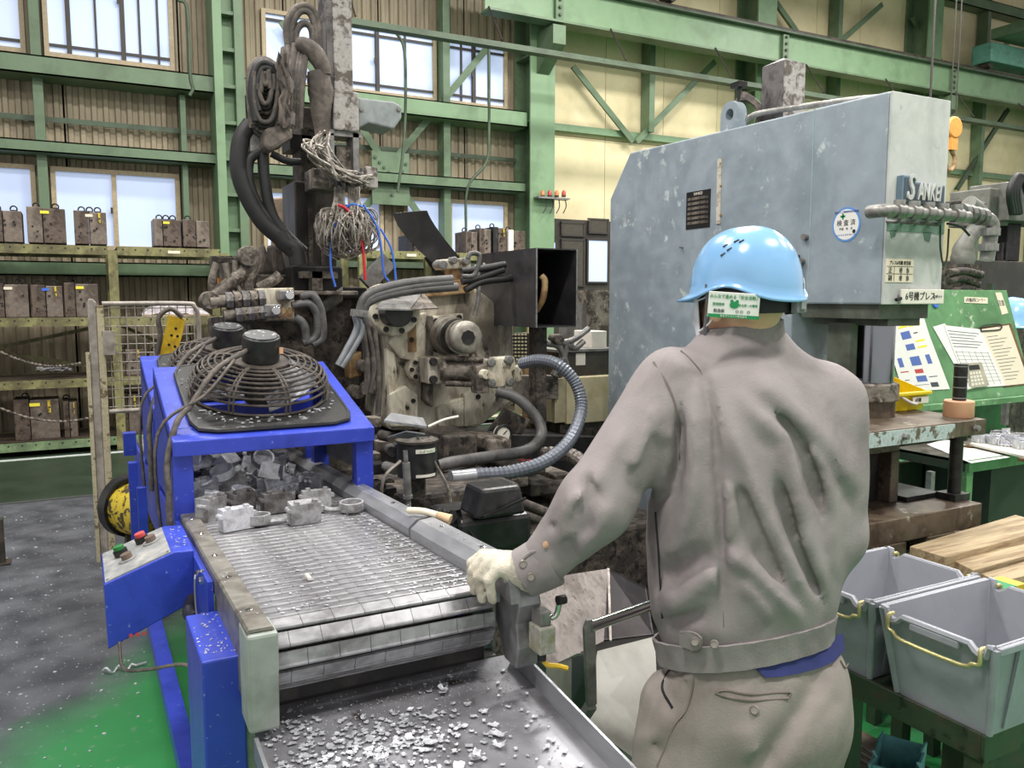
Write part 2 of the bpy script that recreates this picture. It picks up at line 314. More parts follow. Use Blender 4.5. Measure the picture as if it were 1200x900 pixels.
def floor_mat():
    m = bpy.data.materials.new('painted_concrete_floor'); m.use_nodes = True; MATS['floor'] = m
    N = m.node_tree.nodes; L = m.node_tree.links; b = N['Principled BSDF']; b.inputs['Roughness'].default_value = .38
    tc = N.new('ShaderNodeTexCoord')
    def nz(s, d=6):
        n = N.new('ShaderNodeTexNoise'); n.inputs['Scale'].default_value = s; n.inputs['Detail'].default_value = d; L.new(tc.outputs['Object'], n.inputs['Vector']); return n.outputs[0]
    def mix(f, a, c):
        x = N.new('ShaderNodeMix'); x.data_type = 'RGBA'
        L.new(f, x.inputs[0])
        for i, q in ((6, a), (7, c)):
            if isinstance(q, tuple): x.inputs[i].default_value = q
            else: L.new(q, x.inputs[i])
        return x.outputs[2]
    def rng(v, a, c):
        r = N.new('ShaderNodeMapRange'); r.inputs[1].default_value = a; r.inputs[2].default_value = c; L.new(v, r.inputs[0]); return r.outputs[0]
    def mth(op, a, c):
        r = N.new('ShaderNodeMath'); r.operation = op
        for i, q in ((0, a), (1, c)):
            if isinstance(q, (int, float)): r.inputs[i].default_value = q
            else: L.new(q, r.inputs[i])
        return r.outputs[0]
    paint = mix(rng(nz(1.1), .35, .65), S(34, 134, 66), S(56, 124, 76))
    paint = mix(rng(nz(22), .62, .7), paint, S(86, 132, 96))
    # trodden dirt around the die casting cell
    ln = N.new('ShaderNodeVectorMath'); ln.operation = 'DISTANCE'; ln.inputs[1].default_value = (-.6, 5.35, 0); L.new(tc.outputs['Object'], ln.inputs[0])
    d = mth('ADD', ln.outputs['Value'], mth('MULTIPLY', mth('SUBTRACT', nz(1.7), .5), 2.2))
    dirt = mix(rng(nz(5), .35, .68), S(64, 66, 72), S(98, 100, 106)); dirt = mix(rng(nz(60, 3), .66, .72), dirt, S(190, 190, 190))
    sy = N.new('ShaderNodeSeparateXYZ'); L.new(tc.outputs['Object'], sy.inputs[0])
    out = mix(rng(mth('ADD', mth('SUBTRACT', sy.outputs[1], mth('MULTIPLY', sy.outputs[0], 1.6)), mth('MULTIPLY', mth('SUBTRACT', nz(1.7), .5), 1.4)), 3.25, 3.95), paint, dirt)
    ln2 = N.new('ShaderNodeVectorMath'); ln2.operation = 'DISTANCE'; ln2.inputs[1].default_value = (2.2, 3.9, 0); L.new(tc.outputs['Object'], ln2.inputs[0])
    out = mix(rng(mth('ADD', ln2.outputs['Value'], mth('MULTIPLY', mth('SUBTRACT', nz(1.7), .5), .5)), 1.8, 1.55), out, mix(rng(nz(5), .35, .68), S(40, 38, 37), S(70, 68, 66)))
    sp = N.new('ShaderNodeSeparateXYZ'); L.new(tc.outputs['Object'], sp.inputs[0])
    aisle = mix(rng(nz(3), .3, .7), S(38, 52, 40), S(50, 64, 50))
    out = mix(rng(sp.outputs[1], 7.4, 7.46), out, aisle)
    L.new(out, b.inputs['Base Color']); r = N.new('ShaderNodeMapRange'); r.inputs[3].default_value = .22; r.inputs[4].default_value = .6; L.new(nz(3), r.inputs[0]); L.new(r.outputs[0], b.inputs['Roughness'])
floor_mat()
# ------------------------------------------------------------------ the hall
WY = 11.0
struct(MB().bx(-8, 26, -7, 11.4, -.12, 0).build('floor', 'floor', origin=(0, 0, 0)))
struct(MB().bx(-8, 26, 9.42, 9.5, 0, .004).build('trim_1', mat('line_white', S(206, 212, 208), .6)))
struct(MB().bx(-8, 26, 7.42, 7.47, 0, .006).build('trim_2', mat('kerb_grey', S(70, 72, 70), .7)))
# roof, rising from the eaves
rf = MB(); rf.add([(-8, 11.3, 7.9), (26, 11.3, 7.9), (26, -7, 11.0), (-8, -7, 11.0), (-8, 11.3, 8.05), (26, 11.3, 8.05), (26, -7, 11.15), (-8, -7, 11.15)], [(0, 1, 2, 3), (7, 6, 5, 4), (0, 4, 5, 1), (1, 5, 6, 2), (2, 6, 7, 3), (3, 7, 4, 0)])
ceil_o = struct(rf.build('ceiling', 'roof_sheet'))
pur = None
for k in range(9):
    x = -6 + k * 4.18 + .07
    MB().bar((x, 11.1, 7.82), (x, 2, 9.36), .16, .2).build('rafter', 'sage_paint', ceil_o)
for k in range(5):
    y = 10.2 - k * 1.7; z = 7.88 + (11.3 - y) * .1694
    MB().bar((-8, y, z), (26, y, z), .1, .12).build('purlin', 'sage_dark', ceil_o)
for lx, ly in LAMPS:
    z = 6.82
    o = T('ceiling_lamp', 'long white ceiling lamp hung high under the roof', 'lamp', (lx, ly, z), 'ceiling lamps')
    MB().bx(lx - .8, lx + .8, ly - .25, ly + .25, z, z + .06).build('housing', 'plate_white', o)
    for sx in (-.7, .7): MB().cyl((lx + sx, ly, z + .06), (lx + sx, ly, 7.9 + (11.3 - ly) * .1694 + .02), .01, 6).build('hanger', 'dark_frame', o)

wall = T('wall_back', None, None, (6, WY, 0), kind='structure')
def corr(x0, x1, z0, z1, name='corrugated_sheet'):
    P = []; x = x0; k = 0
    prof = [(0, 0), (.035, 0), (.05, -.028), (.095, -.028), (.11, 0)]
    while x < x1:
        for dx, dy in prof:
            if x + dx < x1: P.append((x + dx, WY + dy))
        x += .125
    P.append((x1, WY))
    n = len(P); vs = [(a, b, z0) for a, b in P] + [(a, b, z1) for a, b in P] + [(x0, WY + .05, z0), (x1, WY + .05, z0), (x0, WY + .05, z1), (x1, WY + .05, z1)]
    fs = [(i, i + 1, n + i + 1, n + i) for i in range(n - 1)] + [(2 * n, 2 * n + 2, 2 * n + 3, 2 * n + 1)]
    MB().add(vs, fs).build(name, 'beige_sheet', wall)
for k in range(11):
    x = -7.6 + k * 1.26
    for z0, z1 in ((0, 2.2), (2.2, 4.15), (4.15, 8.0)): corr(x, x + 1.28, z0, z1)
pn = None
for k in range(16):
    for z0, z1 in ((2.3, 4.05), (4.06, 6.0), (6.01, 8.0)):
        x0 = 6.28 + k * 1.12
        if pn is None or z0 != 2.3: pass
        MB().bx(x0, x0 + 1.112, WY - .03, WY + .05, z0, z1).build('panel', 'cream_panel', wall, bevel=.004)
MB().bx(6.28, 24.2, WY, WY + .06, 0, 2.3).build('lower_panel', mat('wall_dark', S(64, 58, 50), .7), wall)

def col_x(px, py=150): return atY(px, py, 10.8).x
COLS = [-2.55, 1.72, 5.98, 10.2, 14.4, 18.6]
def steel(name, mb, m='sage_paint', label=None, cat='beam', group=None):
    return mb.build(name, m, None, label=label, cat=cat, group=group)
# built-up columns with batten plates
for i, cx in enumerate(COLS):
    lab = ['', 'sage green lattice column left of the hose-laden robot column', 'sage green steel column beside the row of signal lamps', 'green steel column rising behind the press top', 'green steel column at upper right above the press', 'green steel column at the right picture edge'][i]
    if i == 0: continue
    c = T('steel_column', lab, 'column', (cx, 10.7, 0), 'steel wall columns')
    w = .17 if i == 1 else .2
    if i == 1:
        MB().bx(cx - w, cx - w + .1, 10.45, 10.95, 0, 8).build('flange', 'pale_green_paint', c)
        MB().bx(cx + w - .1, cx + w, 10.45, 10.95, 0, 8).build('flange', 'sage_paint', c)
        MB().bx(cx - w + .1, cx + w - .1, 10.62, 10.66, 0, 8).build('web', 'pale_green_paint', c)
        for k in range(17): MB().bx(cx - w + .1, cx + w - .1, 10.47, 10.6, .3 + k * .42, .34 + k * .42).build('rung', 'sage_paint', c)
    else:
        MB().bx(cx - .2, cx + .2, 10.45, 10.48, 0, 8).build('flange', 'pale_green_paint', c)
        MB().bx(cx - .2, cx + .2, 10.92, 10.95, 0, 8).build('flange', 'sage_paint', c)
        MB().bx(cx - .02, cx + .02, 10.48, 10.92, 0, 8).build('web', 'sage_paint', c)
        for z in (2.2, 4.1, 5.0, 5.7): MB().bx(cx - .19, cx + .19, 10.48, 10.9, z, z + .02).build('stiffener', 'sage_paint', c)
    # bracket for the crane runway
    if i >= 2:
        MB().prism([(10.45, 5.3), (10.0, 5.3), (10.0, 5.05), (10.45, 4.75)], 'X', cx - .1, cx + .1).build('bracket', 'sage_paint', c)
# horizontal girts of the left wall
def girt(x0, x1, z0, z1, y0, lab, m='sage_paint', flange=True):
    o = T('wall_girt', lab, 'beam', ((x0 + x1) / 2, 10.9, z0), 'horizontal wall beams')
    MB().bx(x0, x1, y0, y0 + .02, z0, z1).build('web', m, o)
    if flange:
        MB().bx(x0, x1, y0, 10.96, z1 - .015, z1).build('top_flange', m, o); MB().bx(x0, x1, y0, 10.96, z0, z0 + .015).build('bottom_flange', m, o)
girt(-7.5, 1.55, 4.02, 4.22, 10.55, 'deep green wall beam under the upper left windows', 'sage_paint')
girt(1.9, 5.78, 4.02, 4.24, 10.55, 'deep green wall beam behind the grey robot arm', 'pale_green_paint')
girt(-7.5, 1.55, 3.2, 3.33, 10.6, 'green wall beam above the lower left windows')
girt(1.9, 5.78, 3.12, 3.26, 10.6, 'green wall beam crossing behind the gusset plate')
girt(-7.5, 1.55, 3.58, 3.64, 10.88, 'slim green rail across the beige sheeting at left', 'sage_dark', False)
girt(1.9, 5.78, 3.58, 3.64, 10.88, 'slim green rail across the sheeting right of the robot', 'sage_dark', False)
girt(-7.5, 1.55, 1.86, 2.02, 10.7, 'green wall beam seen under the top rack shelf', 'sage_paint')
girt(1.9, 5.78, 2.0, 2.12, 10.7, 'green wall beam low behind the machine', 'sage_dark')
girt(6.2, 24, 4.1, 4.2, 10.86, 'green rail across the cream wall below the braces', 'pale_green_paint', False)
girt(6.2, 24, 7.3, 7.5, 10.7, 'green eaves beam under the roof at upper right', 'sage_paint')
girt(6.2, 24, 2.24, 2.34, 10.86, 'green rail along the foot of the cream panels', 'sage_dark', False)
for x, z0, z1, lab in ((-.27, 2.2, 8, 'green post between the left windows'), (1.22, 2.2, 4.0, 'thin green post right of the lower left window'), (4.62, 2.0, 8, 'green post through the windows right of the robot'), (8.1, 4.2, 8, 'slim green post on the cream wall, left of the press'), (12.2, 4.2, 8, 'slim green post on the cream wall behind the press'), (16.4, 2.3, 8, 'slim green post on the cream wall, far right')):
    steel('wall_post', MB().bx(x - (.03 if x == 1.22 else .05), x + (.03 if x == 1.22 else .05), 10.72, 10.94, z0, z1), 'sage_paint', lab, 'post', 'slim wall posts')
def brace(p0, p1, Y, lab, m='sage_paint', w=.09):
    a = atY(*p0, Y); b = atY(*p1, Y)
    mb = MB(); mb.bar(a, b, .02, w, (0, 0, 1)); mb.bar(a + Vector((0, .04, .0)), b + Vector((0, .04, 0)), .08, .015, (0, 0, 1))
    steel('diagonal_brace', mb, m, lab, 'brace', 'diagonal wall braces')
BY = 10.78
brace((672, 78), (742, 166), BY, 'diagonal brace falling to the V on the cream wall'); brace((838, 72), (746, 166), BY, 'diagonal brace rising from the V on the cream wall')
brace((880, 85), (950, 165), BY, 'diagonal brace running down behind the press lug')
brace((908, 0), (942, 48), BY, 'short diagonal brace above the crane rail, left of two'); brace((1034, 5), (975, 58), BY, 'short diagonal brace above the crane rail, right of two')
brace((1070, 20), (1112, 86), BY, 'diagonal brace at upper right beneath the eaves beam'); brace((1190, 40), (1140, 95), BY, 'diagonal brace beside the crane end carriage')
brace((1182, 128), (1122, 222), BY, 'diagonal brace on the cream wall right of the press', 'sage_dark')
brace((572, 55), (440, 214), BY, 'long diagonal brace crossing the window behind the robot'); brace((424, 150), (490, 250), BY, 'diagonal brace meeting the gusset plate')
brace((395, 280), (446, 222), BY, 'lower diagonal brace left of the gusset plate'); brace((330, 25), (372, 90), BY, 'diagonal brace behind the cable loops')
g = T('gusset_plate', 'green bolted gusset plate where the wall braces cross', 'plate', atY(458, 240, 10.7))
MB().px(436, 178, 480, 240, 10.7, .03).build('plate', 'sage_paint', g)
for k in range(5):
    for s in (0, 1):
        p = atY(440 + k * 5.2 if s else 476 - k * 4, 184 + k * 6 if s else 192 + k * 9, 10.68); MB().cyl(p, p + Vector((0, .03, 0)), .022, 6).build('bolt', 'sage_dark', g)
# crane runway girder
cg = T('crane_runway_girder', 'long pale green crane runway beam across the upper wall', 'beam', (10, 10.1, 5.35))
MB().bx(4.9, 24, 10.09, 10.11, 5.36, 5.8).build('web', 'pale_green_paint', cg)
MB().bx(4.9, 24, 9.98, 10.22, 5.8, 5.83).build('top_flange', 'sage_dark', cg); MB().bx(4.9, 24, 9.98, 10.22, 5.33, 5.36).build('bottom_flange', 'sage_paint', cg)
MB().bx(4.9, 24, 10.06, 10.14, 5.83, 5.9).build('rail', 'rail_dark', cg)
for x in (6.0, 10.2, 14.4, 18.6):
    MB().bx(x - .06, x + .06, 10.03, 10.09, 5.38, 5.78).build('splice_plate', 'sage_paint', cg)
    for k in range(4): MB().cyl((x, 10.0, 5.44 + k * .1), (x, 10.05, 5.44 + k * .1), .022, 6).build('bolt', 'sage_dark', cg)
# feeder rail hung below it
fr = T('feeder_rail', 'slim green feeder rail hung on rods below the crane beam', 'rail', (8, 9.6, 4.9))
a = atY(415, 18, 9.6); b = atY(1000, 112, 9.6); z = 4.75
MB().bx(2.5, 20, 9.57, 9.63, z, z + .06).build('rail', 'sage_dark', fr); MB().bx(2.5, 20, 9.53, 9.67, z - .02, z).build('lip', 'sage_dark', fr)
for k in range(9): MB().cyl((3 + k * 1.9, 9.6, z + .09), (3 + k * 1.9, 9.98, 5.36), .012, 6).build('hanger_rod', 'dark_frame', fr)
# crane end carriages
for px0, px1, lab in ((722, 800, 'teal crane end carriage at the top edge of the picture'), (1162, 1240, 'teal crane end carriage at the upper right picture edge')):
    x0 = atY(px0, 10, 9.95).x; x1 = atY(px1, 10, 9.95).x
    c = T('crane_carriage', lab, 'crane', ((x0 + x1) / 2, 10.1, 5.9), 'crane end carriages')
    MB().bx(x0, x1, 9.9, 10.3, 6.0, 6.35).build('body', 'teal_crane', c, bevel=.02)
    for xx in (x0 + .15, x1 - .15): MB().cyl((xx, 9.99, 5.98), (xx, 10.21, 5.98), .078, 16).build('wheel', 'rail_dark', c)
    if px0 > 1000: MB().bx(x0 + .1, x1, 7.5, 10.0, 6.42, 6.6).build('bridge_beam', 'sage_paint', c)
# windows of the left wall
wn = 0
def window(x0, x1, z0, z1, mull, bars=None, hb=None):
    global wn; wn += 1
    o = T('window_%d' % wn, None, None, ((x0 + x1) / 2, 10.94, z0), kind='structure')
    f = MB(); t = .05
    f.bx(x0 - t, x1 + t, 10.9, 10.97, z0 - t, z0); f.bx(x0 - t, x1 + t, 10.9, 10.97, z1, z1 + t); f.bx(x0 - t, x0, 10.9, 10.97, z0, z1); f.bx(x1, x1 + t, 10.9, 10.97, z0, z1)
    f.build('window_frame', 'frame_beige', o)
    xs = [x0] + list(mull) + [x1]
    for a, b in zip(xs, xs[1:]): MB().bx(a, b, 10.945, 10.955, z0, z1).build('pane', 'frosted_daylight', o)
    for mx in mull:
        MB().bx(mx - .025, mx + .025, 10.9, 10.945, z0, z1).build('mullion', 'frame_beige' if hb is None else 'dark_frame', o)
        MB().bx(mx - .05, mx - .025, 10.88, 10.9, z0 + (z1 - z0) * .45, z0 + (z1 - z0) * .45 + .07).build('latch', 'dark_frame', o)
    for bx_ in bars or []: MB().bx(bx_ - .012, bx_ + .012, 10.915, 10.94, z0, z1).build('glazing_bar', 'dark_frame', o)
    if hb:
        for z in hb: MB().bx(x0, x1, 10.91, 10.935, z - .015, z + .015).build('glazing_bar', 'dark_frame', o)
wx = lambda px, py: atY(px, py, 10.94).x
window(-3.0, -.4, 2.22, 3.05, [-1.6]); window(-.15, 1.12, 2.22, 3.05, [.45])
window(-3.0, -.42, 4.36, 5.75, [-1.6], [-2.3, -1.0, -.7], [4.44]); window(-.14, 1.12, 4.36, 5.75, [.06, .62], [.34, .8, 1.0], [4.44])
window(2.25, 4.5, 4.36, 5.15, [2.9, 3.7], [2.5, 3.3, 4.1], [4.44, 5.08]); window(4.74, 5.6, 4.36, 5.15, [5.12], [4.93, 5.36], [4.44, 5.08])
window(2.2, 3.7, 2.2, 2.95, [2.9]); window(4.1, 5.6, 2.2, 2.95, [4.74])
# dark glazed partition beyond the machine
d = T('door_1', None, None, (7.4, 10.5, 0), kind='structure')
X0 = atY(636, 300, 10.5).x; X1 = atY(712, 300, 10.5).x + 1.2
MB().bx(X0, X1, 10.5, 10.56, 0, 2.76).build('partition', mat('partition_dark', S(58, 52, 46), .5, col2=S(40, 36, 32), amt=.4, scale=2), d)
for px0, px1, y0, y1, m in ((641, 651, 284, 296, 'far_window'), (690, 712, 282, 330, 'far_window'), (660, 684, 262, 275, 'smoke_glass'), (692, 712, 258, 272, 'smoke_glass'), (660, 684, 282, 334, 'smoke_glass')):
    MB().px(px0, y0, px1, y1, 10.47, .02).build('pane', m, d)
    f = MB(); f.px(px0 - 2, y0 - 2, px1 + 2, y0, 10.46, .04); f.px(px0 - 2, y1, px1 + 2, y1 + 2, 10.46, .04); f.px(px0 - 2, y0, px0, y1, 10.46, .04); f.px(px1, y0, px1 + 2, y1, 10.46, .04); f.build('pane_frame', 'dark_frame', d)
# signal lamps on a bracket
s = T('signal_lamp_shelf', 'small bracket shelf carrying a row of signal lamps', 'bracket', atY(648, 233, 10.3))
MB().px(631, 231, 668, 233, 10.3, .14).build('shelf', 'grey_steel', s)
for k in range(4):
    a = atY(636 + k * 8, 250, 10.36); b = atY(640 + k * 7.5, 234, 10.36); MB().tube([a, (a + b) / 2 + Vector((.03, 0, 0)), b], .008, 5).build('cable', 'rubber', s)
for k in range(4):
    p = atY(636 + k * 8.2, 230.8, 10.37)
    o = T('signal_lamp', ['amber signal lamp, leftmost on the wall bracket', 'red signal lamp, second from left on the wall bracket', 'orange signal lamp, third from left on the wall bracket', 'red signal lamp, rightmost on the wall bracket'][k], 'lamp', p, 'signal lamps')
    MB().cyl(p, p + Vector((0, 0, .02)), .032, 12).build('base', 'black_steel', o)
    MB().lathe([(.03, .02), (.03, .06), (.02, .085), (.004, .095)], p, n=12).build('lens', 'lamp_amber' if k % 2 == 0 else 'lamp_red', o, smooth=60)
# cables down the wall
for P, lab in (([(462, 35), (474, 60), (475, 130), (472, 180), (466, 225)], 'dark conduit hanging past the window behind the robot'), ([(573, 50), (573, 150), (570, 190), (548, 220), (546, 275)], 'dark conduit curving down the wall right of the window')):
    MB().tube([atY(x, y, 10.3) for x, y in P], .02, 8).build('wall_conduit', 'sage_dark', None, label=lab, cat='conduit', smooth=60, group='wall conduits')
MB().tube([atY(x, y, 10.35) for x, y in ((208, 0), (218, 6), (221, 40), (223, 90), (226, 104), (222, 112))], .02, 8).build('crank_rod', 'sage_dark', None, label='thin window crank rod beside the upper left window', cat='rod', smooth=60)

# ------------------------------------------------------------------ storage racks
ZR2 = atY(580, 298, 9.5).z
SHELVES = [.15, .78, 1.41, 2.14, ZR2]
def die(px0, py0, px1, py1, Y, lab, m='die_steel', rings=2, tagc=None, grp='die blocks on the racks', depth=.34):
    x0 = atY(px0, py1, Y).x; x1 = atY(px1, py1, Y).x; zb = atY((px0 + px1) / 2, py1, Y).z; zt = atY((px0 + px1) / 2, py0, Y).z
    hh_ = zt - zb; zb = min(SHELVES, key=lambda q: abs(q - zb)) + .001; zt = zb + hh_
    o = T('die_block', lab, 'die', ((x0 + x1) / 2, Y + depth / 2, zb), grp); w = x1 - x0; h = zt - zb
    x0i = x0 + w * random.uniform(.3, .55)
    MB().bx(x0, x0i - .003, Y, Y + depth, zb, zt).build('half', m, o, bevel=.006)
    MB().bx(x0i + .003, x1, Y + .012, Y + depth - .01, zb, zt - h * .03).build('half', 'die_steel' if m != 'die_steel' else 'die_steel_pale', o, bevel=.006)
    hl = MB()
    for k in range(random.randint(3, 7)):
        c = Vector((random.uniform(x0 + .04, x1 - .04), Y - .001, random.uniform(zb + .06, zt - .08))); hl.cyl(c, c + Vector((0, .01, 0)), .012, 8)
    hl.build('bolt_holes', 'black_steel', o, kind='stuff')
    for k in range(rings):
        cx = x0 + w * (.25 + .5 * k / max(1, rings - 1)); R = .03
        MB().tube([Vector((cx + R * math.cos(a), Y + depth * .4, zt + .02 + R * math.sin(a))) for a in [i * 2 * PI / 12 for i in range(13)]], .008, 6, raw=True).build('lifting_eye', 'black_steel', o)
        MB().cyl((cx, Y + depth * .4, zt - h * .04), (cx, Y + depth * .4, zt + .01), .02, 8).build('eye_base', 'black_steel', o)
    if tagc:
        MB().bx(x0 + w * .35, x0 + w * .58, Y - .004, Y, zt - h * .18, zt - h * .1).build('tag', tagc, o)
    if random.random() < .5: MB().bx(x1 - w * .25, x1 - w * .18, Y - .002, Y + .014, zt - h * .35, zt - h * .05).build('strip', 'yellow_worn', o)
    return o
def rack(xs, zs, Y0, Y1, lab, ztop):
    o = T('storage_rack', lab, 'rack', ((xs[0] + xs[-1]) / 2, (Y0 + Y1) / 2, 0), 'storage racks')
    for x in xs:
        for y in (Y0, Y1 - .06): MB().bx(x - .045, x + .045, y, y + .06, 0, ztop).build('upright', 'rack_olive', o)
        MB().bar((x, Y0 + .05, .3), (x, Y1 - .05, 1.3), .03, .03).build('brace', 'rack_olive', o)
    for zi, z in enumerate(zs):
        for a, b in zip(xs, xs[1:]):
            bm_ = MB().bx(a + .045, b - .045, Y0 - .01, Y0 + .04, z - .09, z).build('beam', 'rack_olive' if zi else 'rack_green', o)
            hl = MB()
            for k in range(int((b - a) / .12)): c = Vector((a + .1 + k * .12, Y0 - .013, z - .03)); hl.cyl(c, c + Vector((0, .006, 0)), .009, 6)
            hl.build('slot_holes', 'black_steel', bm_, kind='stuff')
            MB().bx((a + b) / 2 - .02, (a + b) / 2 + .1, Y0 - .015, Y0 - .01, z - .06, z - .03).build('tag', 'paper_cream', bm_)
            MB().bx(a + .045, b - .045, Y1 - .05, Y1, z - .09, z).build('beam', 'rack_olive', o)
            MB().bx(a + .045, b - .045, Y0, Y1 - .05, z - .012, z).build('shelf', mat('shelf_board', S(78, 66, 54), .7, col2=S(58, 48, 40), amt=.5, scale=4), o)
    for a, b in zip(xs, xs[1:]):
        for p, q in ((zs[1] + .02, zs[2] - .1), (zs[2] - .1, zs[1] + .02)): MB().bar((a + .05, Y1 - .02, p), (b - .05, Y1 - .02, q), .01, .04).build('cross_brace', 'rack_olive', o)
    return o
RY = 9.6
rack([-2.1, .35, 1.46], [.15, .78, 1.41, 2.14], RY, 10.4, 'olive steel rack of heavy dies along the left wall', 2.1)
yl = 'ink_yellow'
die(-12, 245, 27, 283, RY + .12, 'die block at the left picture edge on the top rack shelf', 'die_steel', 2)
die(33, 243, 78, 285, RY + .12, 'pale die block with yellow tag on the top rack shelf', 'die_steel_pale', 2, yl)
die(88, 247, 126, 286, RY + .12, 'die block standing alone mid top shelf by the window mullion', 'die_steel', 3, 'paper_cream')
die(181, 256, 213, 288, RY + .12, 'striped die block with yellow tag at right of the top shelf', 'die_steel_pale', 3, yl)
die(215, 257, 246, 289, RY + .12, 'brown die block at the right end of the top shelf', 'die_steel', 1)
die(-10, 320, 34, 360, RY + .12, 'die block at left end of the second rack shelf', 'die_steel', 2, 'paper_cream')
die(37, 322, 74, 360, RY + .12, 'die block with blue tag on the second rack shelf', 'die_steel', 2, 'blue_plastic')
die(76, 321, 116, 361, RY + .12, 'die block with yellow tag on the second rack shelf', 'die_steel', 2, yl)
die(18, 465, 71, 513, RY + .12, 'low wide die block with yellow tag on the bottom shelf', 'die_steel', 1, yl)
die(76, 470, 92, 513, RY + .12, 'narrow die block behind the fence post on the bottom shelf', 'die_steel', 1)
die(137, 466, 166, 513, RY + .12, 'die block behind the wire mesh on the bottom shelf', 'die_steel', 1)
die(137, 405, 170, 436, RY + .12, 'die block behind the wire mesh on the third shelf', 'die_steel', 1)
die(176, 410, 206, 436, RY + .12, 'small die block behind the yellow bracket on the third shelf', 'die_steel_pale', 1)
# chains on the lower shelves
for (x0, y0, x1, y1, sag, lab) in ((0, 412, 95, 425, 8, 'chain sagging across the third rack shelf'), (0, 478, 128, 482, 12, 'chain sagging across the bottom rack shelf')):
    a = atY(x0, y0, RY - .04); b = atY(x1, y1, RY - .04); P = []
    for i in range(41): t = i / 40; P.append(a.lerp(b, t) - Vector((0, 0, sag * .01 * 4 * t * (1 - t))))
    MB().tube(P, .012, 6, raw=True, ridge=.45).build('safety_chain', 'grime_pale', None, label=lab, cat='chain', group='rack chains')
o = T('metal_offcuts', 'small heap of pale metal offcuts on the third shelf', 'offcuts', atY(60, 437, RY + .2), kind='stuff')
mb = MB()
for k in range(40):
    p = atY(random.uniform(44, 84), 437, RY + random.uniform(.1, .3)); mb.cbox(p + Vector((0, 0, .02 + random.random() * .04)), .06, .03, .008, Matrix.Rotation(random.random() * 6, 3, 'Z') @ Matrix.Rotation(random.uniform(-.5, .5), 3, 'X'))
mb.build('offcut_pieces', 'alu_dull', o)
# wrapped stack of board
p0 = atY(166, 354, RY); p1 = atY(246, 356, RY)
o = T('wrapped_bundle', 'flat bundle under crumpled clear plastic on the second shelf', 'bundle', ((p0.x + p1.x) / 2, RY + .25, 1.41))
MB().bx(p0.x, p1.x, RY + .02, RY + .5, 1.412, 1.43).build('board', 'wood', o)
rows = [[Vector((p0.x + (p1.x - p0.x) * i / 14, RY + .04 + .42 * j / 6, 1.435 + .11 * math.sin(PI * i / 14) ** .5 * math.sin(PI * j / 6) ** .5 + random.uniform(-.012, .012))) for i in range(15)] for j in range(7)]
MB().sheet(rows, .004).build('plastic_wrap', 'clear_wrap', o)
# second rack behind the machine
rx0 = atY(425, 290, 9.4).x; rx1 = atY(622, 290, 9.4).x
rack([rx0, (rx0 + rx1) / 2, rx1], [.15, .78, 1.41, ZR2], 9.4, 10.2, 'olive steel rack behind the die casting machine', ZR2 - .03)
for k, (a, b, t_, lab, m) in enumerate(((546, 560, 272, 'slim dark die at left end of the rack behind the machine', 'die_steel'), (562, 576, 268, 'dark die block second from left behind the machine', 'die_steel'), (578, 594, 266, 'dark die block third from left behind the machine', 'black_steel'), (596, 616, 269, 'pale die block at right end of the rack behind the machine', 'plate_white'), (478, 500, 276, 'dark die block half hidden by the curved black sheet', 'black_steel'))):
    die(a, t_, b, 298, 9.5, lab, m, 1)
# ------------------------------------------------------------------ slat conveyor
def bz(y): return 1.0 - .042 * (y - 1.5)
XL, XR = .285, .73
cv = T('slat_conveyor', 'blue framed slat conveyor carrying castings in the foreground', 'conveyor', (.5, 3, 0))
PIT = .0355; YE = 1.53; RE = .062
def slat_mesh(off, name):
    mb = MB(); w = XR - XL; segs = []; x = -w / 2; first = True; L = .06
    while x < w / 2 - .002:
        l = L * (.5 if first and off else 1); first = False; x1 = min(x + l, w / 2)
        mb.bx(x + .0005, x1 - .0005, -PIT / 2 + .0045, PIT / 2 - .0035, -.004, .0035)
        # hinge knuckle standing proud on the edge
        mb.cyl((x + .0006, -PIT / 2 + .0065, .001), (x1 - .0006, -PIT / 2 + .0065, .001), .0046, 8)
        x = x1
    return mb.build(name, 'slat_steel', cv, origin=(0, 0, 0))
sA = slat_mesh(0, 'slat'); sB = slat_mesh(1, 'slat')
def place(o, y, z, a): o.location = Vector(((XL + XR) / 2, y, z)) - worg(cv); o.rotation_euler = (a, 0, 0)
tilt = -math.atan(.042); n = 0
ys = [YE + PIT * (k + .5) for k in range(84)]
spots = [(y, bz(y), tilt) for y in ys]
na = int(PI * RE / PIT)
for k in range(na):
    a = (k + .5) * PIT / RE; spots.append((YE - RE * math.sin(a), bz(YE) - RE + RE * math.cos(a), a))
for k in range(6): spots.append((YE + PIT * (k + .5), bz(YE) - 2 * RE, PI))
for i, (y, z, a) in enumerate(spots):
    src = (sA, sB)[i % 2]
    if i < 2: o = src
    else: o = share(src, 'slat', (0, 0, 0), cv)
    place(o, y, z, a)
MB().bx(XL, XR, YE, 4.5, bz(3) - .1, bz(4.5) - .012).build('belt_bed', 'black_steel', cv)
YB = 4.55
def along(prof, y0, y1, name, m, bevel=0):
    """profile of (x, dz) swept along the sloping conveyor"""
    mb = MB(); n = len(prof)
    mb.add([(x, y0, bz(y0) + d) for x, d in prof] + [(x, y1, bz(y1) + d) for x, d in prof], [tuple(range(n)), tuple(range(n, 2 * n))[::-1]] + [(i, n + i, n + (i + 1) % n, (i + 1) % n) for i in range(n)])
    return mb.build(name, m, cv, bevel=bevel)
lr = along([(.236, -.03), (.236, .014), (.24, .018), (.28, .018), (.284, .012), (.284, .0), (.28, .0), (.28, .012), (.242, .012), (.242, -.03)], 1.452, YB, 'side_rail', mat('rail_warm', S(142, 138, 130), .45, .5, col2=S(110, 104, 96), amt=.4, scale=9))
